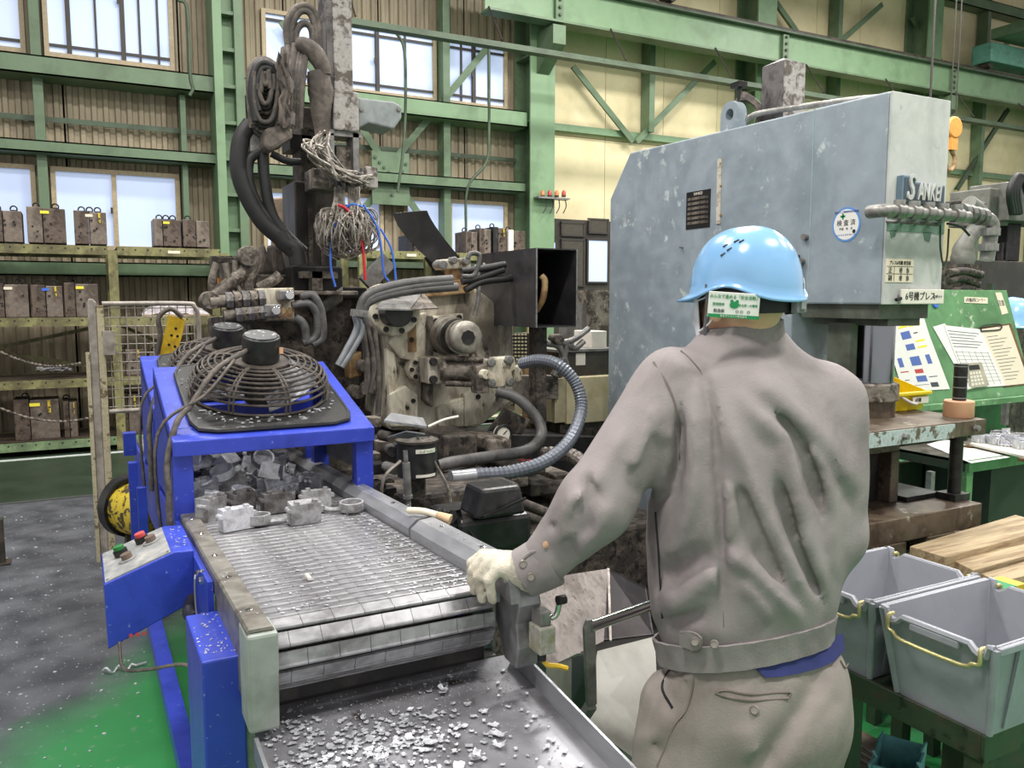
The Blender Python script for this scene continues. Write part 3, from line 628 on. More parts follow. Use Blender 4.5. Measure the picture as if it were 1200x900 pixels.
for k in range(7):
    y = 1.56 + k * .22 + (.02 if k % 2 else 0); MB().lathe([(.007, 0), (.007, .002), (.003, .004)], (.259, y, bz(y) + .018), n=10).build('screw', 'chrome', lr)
rr = along([(.735, -.02), (.735, .026), (.756, .046), (.79, .05), (.794, .046), (.794, -.05), (.788, -.05), (.788, .042), (.756, .038), (.742, .022), (.742, -.02)], 1.98, YB, 'side_rail', 'rail_steel')
rr2 = along([(.732, -.02), (.732, .03), (.756, .05), (.794, .054), (.799, .05), (.799, -.05), (.792, -.05), (.792, .046), (.756, .042), (.739, .026), (.739, -.02)], 1.46, 1.955, 'side_rail', 'rail_steel')
for y in (1.62, 1.85): MB().lathe([(.008, 0), (.008, .002), (.003, .004)], (.777, y, bz(y) + .052), n=10).build('screw', 'chrome', rr2)
for y in (2.2, 2.6, 3.0): MB().lathe([(.008, 0), (.008, .002), (.003, .004)], (.774, y, bz(y) + .048), n=10).build('screw', 'chrome', rr)
# side frames
along([(.222, -.2), (.222, .0), (.234, .0), (.234, -.2)], 1.85, YB, 'side_plate', 'blue_paint')
along([(.79, -.2), (.79, -.05), (.798, -.05), (.798, -.2)], 1.6, YB, 'side_plate', 'grey_steel')
along([(.238, -.14), (.238, .008), (.246, .008), (.246, -.14)], 1.53, 1.86, 'side_plate', 'rail_warm')
# end caps
def capL():
    mb = MB(); P = [(1.44, bz(1.5) + .012), (1.53, bz(1.5) + .012), (1.53, .83), (1.452, .826)]
    mb.prism(P, 'X', .2345, .289); return mb.build('end_cap', 'cap_green_grey', cv, bevel=.006)
capL()
mb = MB(); P = [(1.395, .99), (1.41, 1.035), (1.50, 1.05), (1.5, .93), (1.46, .86), (1.41, .855), (1.40, .9), (1.408, .95)]
mb.prism(P, 'X', .748, .80); ec = mb.build('end_cap', mat('cap_grey', S(146, 146, 148), .42, .5, col2=S(118, 116, 116), amt=.3, scale=8), cv, bevel=.004)
MB().prism([(1.39, 1.0), (1.40, 1.048), (1.47, 1.055), (1.47, 1.01)], 'X', .728, .75).build('lip', 'cap_grey', ec)
ls = MB().bx(.772, .808, 1.352, 1.40, .90, .955).build('limit_switch', mat('switch_grey', S(160, 158, 150), .5, col2=S(140, 136, 110), amt=.4, scale=30), cv, bevel=.003)
MB().bx(.778, .802, 1.36, 1.4, .955, .985).build('switch_head', 'grey_steel', ls, bevel=.002)
MB().tube([(.808, 1.372, .965), (.82, 1.37, .972), (.826, 1.368, 1.0)], .006, 8).build('switch_lever', 'chrome', ls, smooth=60)
MB().cyl((.817, 1.362, 1.003), (.835, 1.362, 1.003), .0095, 14).build('roller', 'black_steel', ls)
MB().cyl((.79, 1.376, .902), (.79, 1.376, .88), .009, 10).build('cable_gland', 'black_steel', ls)
MB().tube([(.79, 1.376, .885), (.8, 1.372, .87), (.82, 1.365, .866), (.84, 1.36, .858)], .005, 6).build('wire', 'yellow_paint', ls)
for c in ((.772, 1.352, 1.04), (.785, 1.352, .91)): MB().cyl((c[0], 1.4, c[2]), (c[0], 1.39, c[2]), .006, 10).build('screw', 'chrome', ec)
MB().bx(XL, XR + .02, 1.56, 1.62, .6, .9).build('end_plate', 'black_steel', cv)
# legs and lower rail
MB().bar((.213, 1.75, .3), (.213, 4.4, .3), .05, .06).build('lower_rail', 'blue_paint', cv)
for y in (4.4,):
    for x in (.213, .79): MB().bx(x - .03, x + .03, y - .03, y + .03, 0, .8).build('leg', 'blue_paint', cv)
for x in (.79,): MB().bx(x - .03, x + .03, 1.75, 1.81, 0, .85).build('leg', 'blue_paint', cv)
# drive cover box (near leg)
zb = .925
p = MB().bx(.173, .25, 1.575, 1.835, .12, zb)
dc = p.build('drive_cover', 'blue_paint', cv, bevel=.004)
# console
cz = [(.026, .776), (.024, .934), (.179, .99), (.224, .988), (.222, .86)]
mb = MB(); mb.prism(cz, 'Y', 2.1, 2.36); co = mb.build('control_console', 'blue_paint', cv, bevel=.003)
sl = Vector((.179 - .024, 0, .99 - .934)).normalized(); nr = Vector((-sl.z, 0, sl.x)); o0 = Vector((.024, 2.1, .934))
def onp(u, v, h=0): return o0 + sl * u + Vector((0, v, 0)) + nr * h
mb = MB(); mb.hexa([onp(.004, .006), onp(.158, .006), onp(.158, .25), onp(.004, .25)], [onp(.004, .006, .003), onp(.158, .006, .003), onp(.158, .25, .003), onp(.004, .25, .003)]); pnl = mb.build('switch_panel', 'panel_grey', co)
for (u, v, m) in ((.05, .16, 'bench_bright'), (.105, .19, 'ink_red')):
    b_ = MB().cyl(onp(u, v, .003), onp(u, v, .018), .017, 16).build('button', 'black_steel', co); MB().cyl(onp(u, v, .018), onp(u, v, .03), .013, 16).build('button_cap', m, b_, bevel=.002)
for (u, v) in ((.062, .10), (.125, .155)):
    b_ = MB().cyl(onp(u, v, .003), onp(u, v, .007), .022, 18).build('selector', 'panel_grey', co); MB().cyl(onp(u, v, .007), onp(u, v, .02), .013, 12).build('knob', mat('knob_brown', S(104, 88, 78), .5), b_)
for (u, v) in ((.01, .012), (.152, .012), (.01, .244), (.152, .244)): MB().cyl(onp(u, v, .003), onp(u, v, .005), .003, 8).build('screw', 'chrome', pnl)
text('marking', '● ● ●', .012, (.09, 2.099, .8), (1, 0, 0), (0, 0, 1), 'ink_red', co)
MB().tube([(.222, 2.12, .87), (.2, 2.04, .855), (.21, 1.98, .86)], .015, 10).build('conduit', 'rubber', co, smooth=60)
MB().tube([(.05, 2.1, .79), (.055, 2.06, .74), (.1, 1.98, .76), (.17, 1.9, .79), (.19, 1.81, .8)], .004, 6).build('loose_cable', 'hose_dusty', co)
MB().cyl((.215, 1.95, .96), (.236, 1.95, .96), .01, 6).build('side_bolt', 'chrome', cv)
MB().tube([(.222, 1.92, .99), (.205, 1.9, .99), (.203, 1.9, .93), (.206, 1.9, .88)], .004, 6).build('wire_hook', 'chrome', cv)
d_ = MB(); rq = random.Random(17)
for k in range(130):
    if k < 60: p_ = (rq.uniform(.178, .246), 1.58 + .25 * rq.random() ** 1.3, zb + .001)
    elif k < 85: p_ = (rq.uniform(.185, .22), rq.uniform(2.12, 2.34), .9905)
    elif k < 120: y_ = rq.uniform(1.5, 2.5); p_ = (rq.uniform(.758, .79), y_, bz(y_) + .054)
    else: y_ = rq.uniform(1.5, 2.5); p_ = (rq.uniform(.24, .278), y_, bz(y_) + .019)
    s_ = rq.uniform(.0015, .006); d_.cbox(p_, s_, s_ * .6, .0015, Matrix.Rotation(rq.random() * 6, 3, 'Z'))
d_.build('frame_swarf', 'alu', cv, kind='stuff')
# rear bracket at the far left of the frame
MB().px(145, 508, 160, 534, 3.95, .06).build('rear_bracket', 'blue_paint', cv)
MB().px(162, 572, 173, 628, 3.25, .03).build('mounting_post', 'blue_paint', cv)

# ------------------------------------------------------------------ cooling fans over the conveyor
def fan(y0, y1, zf, zr, cx, R, lab, seed):
    rnd = random.Random(seed)
    o = T('cooling_fan', lab, 'fan', (cx, (y0 + y1) / 2, bz(y0)), 'cooling fans')
    xl, xr = .222, .822; dz = (zr - zf) / (y1 - y0)
    def tz(y): return zf + dz * (y - y0)
    # posts and side panels
    for x in (xl, xr - .055):
        for y in (y0, y1 - .05):
            base = bz(y) - .12
            MB().hexa([(x, y, base), (x + .055, y, base), (x + .055, y + .05, base), (x, y + .05, base)], [(x, y, tz(y) - .03), (x + .055, y, tz(y) - .03), (x + .055, y + .05, tz(y + .05) - .03), (x, y + .05, tz(y + .05) - .03)]).build('post', 'blue_paint', o)
    MB().hexa([(xl, y0 + .05, bz(y0) + .03), (xl + .006, y0 + .05, bz(y0) + .03), (xl + .006, y1 - .05, bz(y1) + .03), (xl, y1 - .05, bz(y1) + .03)], [(xl, y0 + .05, tz(y0 + .05) - .03), (xl + .006, y0 + .05, tz(y0 + .05) - .03), (xl + .006, y1 - .05, tz(y1 - .05) - .03), (xl, y1 - .05, tz(y1 - .05) - .03)]).build('side_panel', 'blue_paint', o)
    MB().hexa([(xr - .01, y0 + .05, bz(y0) + .08), (xr - .004, y0 + .05, bz(y0) + .08), (xr - .004, y1 - .05, bz(y1) + .08), (xr - .01, y1 - .05, bz(y1) + .08)], [(xr - .01, y0 + .05, tz(y0 + .05) - .03), (xr - .004, y0 + .05, tz(y0 + .05) - .03), (xr - .004, y1 - .05, tz(y1 - .05) - .03), (xr - .01, y1 - .05, tz(y1 - .05) - .03)]).build('side_panel', 'grey_steel', o)
    # sloping top frame
    def slab(x0, x1, ya, yb, t0, t1, name, m):
        return MB().hexa([(x0, ya, tz(ya) + t0), (x1, ya, tz(ya) + t0), (x1, yb, tz(yb) + t0), (x0, yb, tz(yb) + t0)], [(x0, ya, tz(ya) + t1), (x1, ya, tz(ya) + t1), (x1, yb, tz(yb) + t1), (x0, yb, tz(yb) + t1)]).build(name, m, o, bevel=.003)
    slab(xl, xr, y0 - .02, y0 + .07, -.045, 0, 'top_frame', 'blue_paint'); slab(xl, xr, y1 - .06, y1, -.045, 0, 'top_frame', 'blue_paint')
    slab(xl, xl + .07, y0 + .07, y1 - .06, -.045, 0, 'top_frame', 'blue_paint'); slab(xr - .07, xr, y0 + .07, y1 - .06, -.045, 0, 'top_frame', 'blue_paint')
    cy = (y0 + y1) / 2; N = Vector((0, -dz, 1)).normalized(); V = Vector((0, 1, dz)).normalized(); U = Vector((1, 0, 0)); C = Vector((cx, cy, tz(cy)))
    def loc(u, v, h): return C + U * u + V * v + N * h
    hw = .243; hv = (y1 - y0) / 2 - .005
    # square fan plate with a round hole
    n = 40; out = []; inn = []
    for i in range(n):
        a = 2 * PI * i / n; c_, s_ = math.cos(a), math.sin(a); k = 1 / (abs(c_) ** 9 + abs(s_) ** 9) ** (1 / 9)
        out.append((hw * c_ * k, hv * s_ * k)); inn.append((R * .93 * c_, R * .93 * s_))
    vs = [loc(u, v, h) for h in (.002, .012) for ring in (out, inn) for u, v in ring]; fs = []
    for i in range(n):
        j = (i + 1) % n; fs += [(i, j, n + j, n + i), (2 * n + i, 3 * n + i, 3 * n + j, 2 * n + j), (i, 2 * n + i, 2 * n + j, j), (n + i, n + j, 3 * n + j, 3 * n + i)]
    pl = MB().add(vs, fs).build('fan_plate', mat('fan_plate_black', S(40, 38, 38), .45, .2, col2=S(150, 150, 154), amt=.12, scale=24, soft=.08), o)
    MB().tube([loc(u, v, .008) for u, v in out] + [loc(out[0][0], out[0][1], .008)], .007, 6, raw=True).build('plate_edge', 'black_paint', pl)
    # wire cage
    H = .108
    def prof(t): return (R * (1 - .58 * t ** 2.2), .018 + H * math.sin(t * PI / 2) ** .8)
    for k in range(10):
        r, h = prof((k / 9) ** .9); w = MB()
        w.tube([loc(r * math.cos(a), r * math.sin(a), h) for a in [i * 2 * PI / 40 for i in range(41)]], .0042, 6, raw=True); w.build('cage_ring', 'cage_wire', o)
    for k in range(8):
        a = 2 * PI * k / 8 + .2; w = MB()
        for da in (-.03, .03): w.tube([loc(prof(t)[0] * math.cos(a + da), prof(t)[0] * math.sin(a + da), prof(t)[1]) for t in [i / 8 for i in range(9)]], .0042, 6, raw=True)
        w.build('cage_rib', 'cage_wire', o)
    MB().cyl(loc(0, 0, H + .004), loc(0, 0, H + .016), R * .44, 28).build('motor_plate', 'cage_wire', o)
    m_ = MB().cyl(loc(0, 0, H + .016), loc(0, 0, H + .1), .06, 28).build('motor', 'black_paint', o, bevel=.004, smooth=40)
    MB().cyl(loc(0, 0, H + .1), loc(0, 0, H + .104), .053, 28).build('motor_cap', mat('motor_cap_grey', S(74, 74, 76), .4, .3, col2=S(180, 180, 184), amt=.2, scale=40, soft=.1), m_)
    MB().bx(loc(.05, -.04, H + .05).x, loc(.05, -.04, H + .05).x + .012, loc(.05, -.045, H + .05).y - .004, loc(.05, -.04, H + .05).y, loc(.05, -.04, H + .05).z, loc(.05, -.04, H + .05).z + .02).build('tag', 'tan_ring', m_)
    MB().cyl(loc(0, 0, -.02), loc(0, 0, H), .05, 20).build('hub', 'grime', o)
    for k in range(4):
        a = k * PI / 2 + .4; rows = []
        for i in range(5):
            t = i / 4; rr_ = .05 + (R * .88 - .05) * t
            rows.append([loc(rr_ * math.cos(a + s * (.34 + .1 * t)), rr_ * math.sin(a + s * (.34 + .1 * t)), .045 + s * .028) for s in (-1, -.33, .33, 1)])
        MB().sheet(rows, .003).build('blade', 'blade_grey', o, smooth=60)
    # supply cable from the motor down to the post
    P = [loc(-.05, -.03, H + .06), loc(-.16, -.12, H + .03), loc(-.24, -.2, .06), loc(-.285, -.25, .03), Vector((xl - .012, y0 + .01, tz(y0) - .06)), Vector((xl - .014, y0, tz(y0) - .16)), Vector((xl - .016, y0 - .01, bz(y0) - .02))]
    MB().tube(P, .009, 8, ridge=.06).build('supply_cable', 'hose_dusty', o, smooth=70)
    MB().tube([loc(-.1, -.1, H + .055), loc(-.2, -.2, .09), Vector((xl - .03, y0 + .1, tz(y0))), Vector((xl - .03, y0 + .1, bz(y0) - .1))], .005, 6).build('supply_cable', 'hose_dusty', o, smooth=70)
    # swarf lying on the plate
    d = MB()
    for k in range(110):
        a = rnd.random() * 6.28; r = R * rnd.uniform(.95, 1.25); u, v = r * math.cos(a), r * math.sin(a)
        if abs(u) > hw - .01 or abs(v) > hv - .01: continue
        d.cbox(loc(u, v, .0145), rnd.uniform(.004, .016), rnd.uniform(.003, .01), .003, Matrix.Rotation(rnd.random() * 6, 3, 'Z'))
    d.build('swarf', 'alu', o, kind='stuff')
    return o
mat('cage_wire', S(84, 76, 70), .6, .3, col2=S(54, 48, 44), amt=.4, scale=18); mat('blade_grey', S(98, 98, 104), .45, .4, col2=S(140, 140, 146), amt=.35, scale=10)
fan(2.53, 3.12, 1.197, 1.362, .528, .222, 'near cooling fan in wire cage on blue stand over the conveyor', 3)
fan(3.2, 3.79, 1.215, 1.36, .528, .222, 'rear cooling fan partly hidden behind the near wire cage', 5)

# ------------------------------------------------------------------ castings on the belt
def casting_meshes():
    R = []
    def housing(w, d, h, t):
        mb = MB(); mb.bx(-w / 2, w / 2, -d / 2, d / 2, 0, t)
        mb.bx(-w / 2, w / 2, -d / 2, -d / 2 + t, t, h); mb.bx(-w / 2, w / 2, d / 2 - t, d / 2, t, h); mb.bx(-w / 2, -w / 2 + t, -d / 2 + t, d / 2 - t, t, h); mb.bx(w / 2 - t, w / 2, -d / 2 + t, d / 2 - t, t, h)
        for sx in (-1, 1): mb.cyl((sx * (w / 2 + .004), -d * .2, 0), (sx * (w / 2 + .004), -d * .2, h * .7), .007, 8); mb.bx(sx * w * .3 - .006, sx * w * .3 + .006, -d / 2 - .008, -d / 2, 0, h * .4)
        mb.bx(-.002, .002, -d / 2 - .001, -d / 2 + .001, h * .6, h); mb.cyl((0, 0, t), (0, 0, h * .8), .012, 10)
        return mb
    R.append(housing(.085, .06, .042, .004)); R.append(housing(.075, .07, .05, .004))
    b = MB(); b.lathe([(.034, 0), (.036, .004), (.036, .028), (.03, .028), (.03, .006), (.002, .006)], (0, 0, 0), n=20); b.tube([(.03, 0, .004), (.06, .01, .004), (.085, 0, .006)], .008, 6); b.bx(.08, .11, -.02, .02, 0, .008); R.append(b)
    b = MB(); b.bx(-.05, .05, -.028, .028, 0, .006); b.bx(-.05, -.044, -.028, .028, .006, .05)
    for k in range(5): b.cyl((-.03 + k * .018, -.028, .003), (-.03 + k * .018, -.04, .003), .006, 8)
    b.prism([(-.044, .006), (.03, .006), (-.044, .036)], 'Y', -.004, .004); b.cyl((.02, 0, .006), (.02, 0, .024), .014, 12); R.append(b)
    return R
cm_ = []
for k, mb in enumerate(casting_meshes()):
    for m in ('alu', 'alu_dull', 'alu_dark'):
        o = mb.build('casting', m, None, bevel=.0012); cm_.append(o)
rnd = random.Random(21)
def cast_label(px_x, y, z, tone, kind):
    kinds = ['box-shaped', 'deep box-shaped', 'cup-shaped', 'bracket-shaped']; tones = ['bright', 'dull', 'dark']
    side = 'by the left rail' if px_x < .42 else ('by the right rail' if px_x > .58 else 'mid belt'); dep = 'at heap front' if y < 2.6 else ('under near fan' if y < 3.1 else ('between the fans' if y < 3.35 else 'under rear fan')); lay = 'on slats' if z < .01 else 'atop others'
    return '%s %s casting %s, %s, %s' % (tones[tone], kinds[kind], lay, side, dep)
spots = [(.36, 2.28, 0, 0, 0, .2), (.45, 2.30, 2, 1, 0, -.3), (.535, 2.245, 0, 1, 0, .05), (.50, 2.44, 0, 2, 0, .1), (.41, 2.47, 1, 2, 0, .4), (.61, 2.42, 0, 1, 0, -.1), (.66, 2.36, 2, 1, .0, 2.6), (.33, 2.45, 1, 1, 0, 1.2), (.32, 2.62, 0, 0, .03, .3), (.40, 2.64, 0, 1, .035, -.2)]
def free(x, y, z, L):
    return all((x - a) ** 2 + (y - b) ** 2 + ((z - c) * 2.2) ** 2 > .054 ** 2 for a, b, c in L)
used = [(a[0], a[1], a[4]) for a in spots]
tries = 0
while len(spots) < 84 and tries < 6000:
    tries += 1
    y = rnd.uniform(2.42, 3.7); lay = rnd.choice((0, 0, 1, 1, 2)); 
    if y < 2.55 and lay > 0: continue
    x = rnd.uniform(.335, .68); z = lay * .04
    if lay and x > .62: continue
    if free(x, y, z, used): used.append((x, y, z)); spots.append((x, y, rnd.randrange(4), rnd.choice((0, 0, 0, 0, 1, 2)), z, rnd.random() * 6.28))
first_used = set()
for i, (x, y, kd, tn, dz, a) in enumerate(spots):
    src = cm_[kd * 3 + tn]
    o = src if src.name not in first_used else share(src, 'casting', (0, 0, 0)); first_used.add(src.name)
    up_ = kd < 2 and (i in (0, 2, 3, 4, 5, 7, 8, 9) or rnd.random() < .6)
    o.location = (x, y, bz(y) + .008 + dz + (.033 if up_ else 0))
    if up_: o.rotation_euler = (-PI / 2 + rnd.uniform(-.12, .12), 0, (a if abs(a) < .5 else math.sin(a) * .7))
    else: o.rotation_euler = (tilt + (rnd.uniform(-.8, .8) if dz else 0), rnd.uniform(-.4, .4) if dz else 0, a)
    if i == 2: lab = 'dull box-shaped casting standing nearest the camera in front of the heap'
    elif i == 6: lab = 'cup-shaped casting with curved runner at right front of the heap'
    else: lab = cast_label(x, y, dz, tn, kd)
    tag(o, lab, 'casting', 'castings heaped on the conveyor')
_by = {}
for o_ in [q for q in bpy.data.objects if q.get('group') == 'castings heaped on the conveyor']: _by.setdefault(o_['label'], []).append(o_)
for lab_, L_ in _by.items():
    if len(L_) > 1:
        L_.sort(key=lambda q: q.location.y); W_ = ['nearest', 'second nearest', 'third nearest', 'fourth nearest', 'farthest']
        for k_, o_ in enumerate(L_): o_['label'] = W_[min(k_, 4) if k_ < len(L_) - 1 else 4] + ' ' + lab_
for s in cm_:
    if s.name not in first_used: bpy.data.objects.remove(s)
# small chips on belt and rails
mb = MB(); rnd = random.Random(4)
for k in range(520):
    y = 1.53 + 1.0 * rnd.random() ** 1.2; x = XR - .02 - .14 * rnd.random() ** 2 if rnd.random() < .6 else rnd.uniform(XL + .01, XR - .01)
    s_ = rnd.uniform(.0015, .005); mb.cbox((x, y, bz(y) + .006), s_, s_ * 1.6, .0012, Matrix.Rotation(rnd.random() * 6, 3, 'Z'))
mb.build('belt_swarf', 'alu', None, label='fine aluminium swarf sprinkled over the conveyor slats', cat='swarf', kind='stuff')
p = Vector((.415, 1.74, bz(1.74) + .008)); MB().prism([(-.004, 0), (.004, 0), (.003, .006), (-.003, .006)], 'Y', -.016, .016).build('chip', 'plate_white', None, label='single white chip lying on the conveyor slats', cat='chip', origin=(0, 0, 0)).location = p
# white rag-like plug and tape on the right rail
o = T('air_nozzle', 'cream air nozzle taped across the right conveyor rail', 'nozzle', (.78, 1.98, bz(1.98) + .06))
a = atY(470, 598, 2.02); b = atY(500, 612, 1.93)
MB().tube([(.755, 2.03, bz(2) + .06), (.78, 1.99, bz(2) + .064), (.805, 1.95, bz(2) + .06)], .009, 10).build('hose_end', 'paper_cream', o, smooth=70)
MB().tube([(.805, 1.95, bz(2) + .06), (.83, 1.925, bz(2) + .05)], [.01, .015], 6).build('tape', mat('tape_tan', S(206, 176, 140), .7), o, smooth=70)

# ------------------------------------------------------------------ chip tray under the conveyor end
tr = T('chip_tray', 'sheet metal tray of aluminium chips under the conveyor end', 'tray', (.5, 1.2, .3))
tz0 = .80
def tp(x, y, h=0): return Vector((x, y, .815 - .10 * (1.55 - y) + h))
mb = MB(); mb.hexa([tp(.25, .75, -.004), tp(.79, .75, -.004), tp(.80, 1.56, -.004), tp(.25, 1.56, -.004)], [tp(.25, .75), tp(.79, .75), tp(.80, 1.56), tp(.25, 1.56)]); mb.build('tray_floor', mat('tray_steel', S(142, 142, 148), .34, .3, col2=S(112, 110, 114), amt=.45, scale=3.5, col3=S(70, 64, 62), amt3=.1, scale3=9), tr)
MB().hexa([tp(.79, .75, -.03), tp(.795, .75, -.03), tp(.806, 1.53, -.03), tp(.80, 1.53, -.03)], [tp(.79, .75, .045), tp(.795, .75, .045), tp(.806, 1.53, .045), tp(.80, 1.53, .045)]).build('tray_side', 'rail_steel', tr)
MB().hexa([tp(.243, .75, -.03), tp(.25, .75, -.03), tp(.25, 1.46, -.03), tp(.243, 1.46, -.03)], [tp(.243, .75, .012), tp(.25, .75, .012), tp(.25, 1.46, .012), tp(.243, 1.46, .012)]).build('tray_side', 'rail_steel', tr)
for x, y in ((.27, .8), (.77, .8), (.27, 1.6), (.77, 1.6)): MB().bx(x - .02, x + .02, y - .02, y + .02, 0, tp(x, min(y, 1.55)).z - .005).build('leg', 'grey_steel', tr)
mb = MB(); rnd = random.Random(9)
def flake(mb, c, s, rz, curl):
    n = 4; rows = []
    M = Matrix.Rotation(rz, 3, 'Z')
    for i in range(n):
        u = (i / (n - 1) - .5) * 2; rows.append([Vector(c) + M @ Vector((u * s * (1 + .3 * rnd.uniform(-1, 1)), v * s * .7 * (1 + .4 * rnd.uniform(-1, 1)), .002 + curl * s * u * u + rnd.uniform(0, .1) * s)) for v in (-1, -.3, .4, 1)])
    mb.sheet(rows, .0008)
for k in range(620):
    t = rnd.random()
    if t < .55: x = rnd.gauss(.45, .09); y = rnd.gauss(1.36, .05)
    elif t < .75: x = rnd.gauss(.31, .03); y = rnd.uniform(1.2, 1.5)
    else: x = rnd.uniform(.27, .78); y = rnd.uniform(1.1, 1.54)
    if not (.26 < x < .78 and 1.0 < y < 1.54): continue
    flake(mb, tp(x, y, .001), rnd.uniform(.0018, .0065) , rnd.random() * 6, rnd.uniform(.0, .35))
for k in range(900):
    x = rnd.uniform(.27, .78); y = rnd.uniform(1.3, 1.55) if k < 650 else rnd.uniform(1.0, 1.5); s_ = rnd.uniform(.0008, .0024); mb.cbox(tp(x, y, .001), s_, s_, .001)
mb.build('tray_swarf', 'alu', None, label='scatter of small aluminium chips over the tray', cat='swarf', kind='stuff')
big = [(.56, 1.40, 'largest curled flake mid tray below the belt'), (.50, 1.355, 'grey curled flake left of the tray centre'), (.43, 1.31, 'upright ribbed flake at left of the chip scatter'), (.615, 1.47, 'dark ribbed flake near the tray back edge'), (.66, 1.33, 'small upright flake at right of the tray'), (.655, 1.30, 'bar-shaped chip at right of the tray'), (.64, 1.27, 'leaf-shaped flake at right of the tray'), (.585, 1.255, 'long folded chip near the tray front'), (.545, 1.24, 'torn flat flake at the tray front edge'), (.36, 1.26, 'wide torn flake at the tray front left'), (.31, 1.33, 'flat flake by the left tray edge'), (.53, 1.33, 'petal-shaped flake in the middle of the tray')]
for k, (x, y, lab) in enumerate(big):
    q = MB(); flake(q, tp(x, y, .003), rnd.uniform(.008, .0135), rnd.random() * 6, rnd.uniform(.15, .6))
    if k in (2, 3, 7): flake(q, tp(x, y, .009), .009, rnd.random() * 6, .8)
    q.build('metal_flake', 'alu', None, label=lab, cat='flake', group='large flakes on the tray')
# swarf on the floor
mb = MB()
for k in range(260):
    x = rnd.uniform(-1.1, .15); y = rnd.uniform(2.9, 7.0); s_ = rnd.uniform(.004, .014); mb.cbox((x, y, .002), s_, s_ * .7, .003, Matrix.Rotation(rnd.random() * 6, 3, 'Z'))
mb.build('floor_swarf', 'alu', None, label='specks of aluminium swarf strewn on the floor at left', cat='swarf', kind='stuff')
p = atZ(142, 783, .012); mb = MB(); d = (atZ(158, 779, .012) - atZ(127, 785, .012)).normalized(); w = Vector((-d.y, d.x, 0))
mb.tube([p + d * (t * .014 - .07) + w * (.014 * math.cos(t * 1.6)) + Vector((0, 0, .012 * math.sin(t * 1.6))) for t in [i * .35 for i in range(24)]] + [p + d * .06, p + d * .1 + w * .01], .005, 6, raw=True)
mb.build('screw_chip', 'alu', None, label='spiral shaped casting scrap on the floor below the console', cat='scrap')

# ------------------------------------------------------------------ scrap hopper and trolley right of the tray
hp = T('scrap_hopper', 'stainless hopper with slanted plates between conveyor and press', 'hopper', (1.1, 1.7, 0))
A = atY(640, 783, 1.50); B = atY(614, 682, 1.66); Cc = atY(712, 667, 1.80); Dd = atY(706, 752, 1.62)
def quad_plate(P, t, name, m, par): 
    n = (P[1] - P[0]).cross(P[2] - P[0]).normalized() * t
    return MB().hexa([p for p in P], [p + n for p in P]).build(name, m, par)
quad_plate([A, Dd, Cc, B], .004, 'slant_plate', mat('stainless_speckled', S(196, 186, 182), .35, .6, col2=S(160, 150, 146), amt=.4, scale=16, col3=S(96, 88, 84), amt3=.12, scale3=60), hp)
E_ = atY(757, 690, 1.95); G = atY(766, 745, 1.62)
mid = (Cc + Dd) / 2
quad_plate([Dd, G, E_, Cc], .004, 'slant_plate', mat('hopper_black', S(40, 34, 38), .5, .3, col2=S(60, 52, 54), amt=.4, scale=12), hp)
MB().bar(Cc + Vector((0, -.004, .002)), Dd + Vector((.02, -.006, 0)), .006, .006).build('weld_seam', 'stainless_speckled', hp)
mat('hopper_grey', S(172, 170, 164), .45, .2, col2=S(152, 150, 142), amt=.4, scale=5)
p1 = atY(670, 772, 1.56); p2 = atY(700, 763, 1.60); p3 = G + Vector((0, -.005, 0))
def skirt(a, b, z0, name, m):
    o_ = Vector((0, .004, 0)); return MB().hexa([Vector((a.x, a.y, z0)), Vector((b.x, b.y, z0)), Vector((b.x, b.y, z0)) + o_, Vector((a.x, a.y, z0)) + o_], [a, b, b + o_, a + o_]).build(name, m, hp)
skirt(A, p1, .25, 'skirt_plate', 'hopper_grey'); skirt(p1, p2, .25, 'skirt_plate', mat('hopper_recess_dark', S(70, 76, 80), .5)); bl_ = atY(690, 850, 1.46); br_ = atY(775, 912, 1.36); MB().hexa([bl_, br_, p3, p2], [q_ + Vector((0, .004, -.002)) for q_ in (bl_, br_, p3, p2)]).build('chute_plate', 'hopper_grey', hp)  # middle skirt is coloured dark to stand in for a shaded recess
skirt(Vector((.815, 1.53, .86)), A, .25, 'skirt_plate', 'hopper_recess_dark')
for x, y in ((.86, 1.56), (1.2, 1.64), (.9, 1.9), (1.2, 1.9)): MB().bx(x - .02, x + .02, y, y + .04, 0, .6).build('leg', 'grey_steel', hp)
# scrap cart
ct = T('scrap_cart', 'low scrap cart with steel push handle beside the worker', 'cart', (1.05, 1.45, 0))
hx = atY(690, 735, 1.42); hx2 = hx + Vector((.19, .04, .0))
MB().tube([hx, hx2], .0125, 14, raw=True).build('push_bar', 'chrome', ct, smooth=60)
l0 = atY(693, 826, 1.42); MB().prism([(l0.x - .012, l0.z), (l0.x + .012, l0.z), (hx.x + .014, hx.z), (hx.x + .006, hx.z + .018), (hx.x - .006, hx.z + .018), (hx.x - .014, hx.z)], 'Y', 1.414, 1.426).build('handle_arm', 'grey_steel', ct, bevel=.003)
e0 = atY(679, 848, 1.50); e1 = atY(728, 882, 1.42)
MB().bar(e0, e1, .012, .012).build('rim_bar', 'black_steel', ct)
MB().hexa([Vector((e0.x, e0.y, .2)), Vector((e1.x, e1.y, .2)), Vector((e1.x, e1.y + .01, .2)), Vector((e0.x, e0.y + .01, .2))], [e0, e1, e1 + Vector((0, .01, 0)), e0 + Vector((0, .01, 0))]).build('cart_side', 'black_steel', ct)
MB().bar(l0, e0 + Vector((.0, 0, 0)), .02, .02).build('handle_stay', 'grey_steel', ct)
MB().bx(.87, .97, 1.40, 1.52, .17, .2).build('cart_floor', 'black_steel', ct)
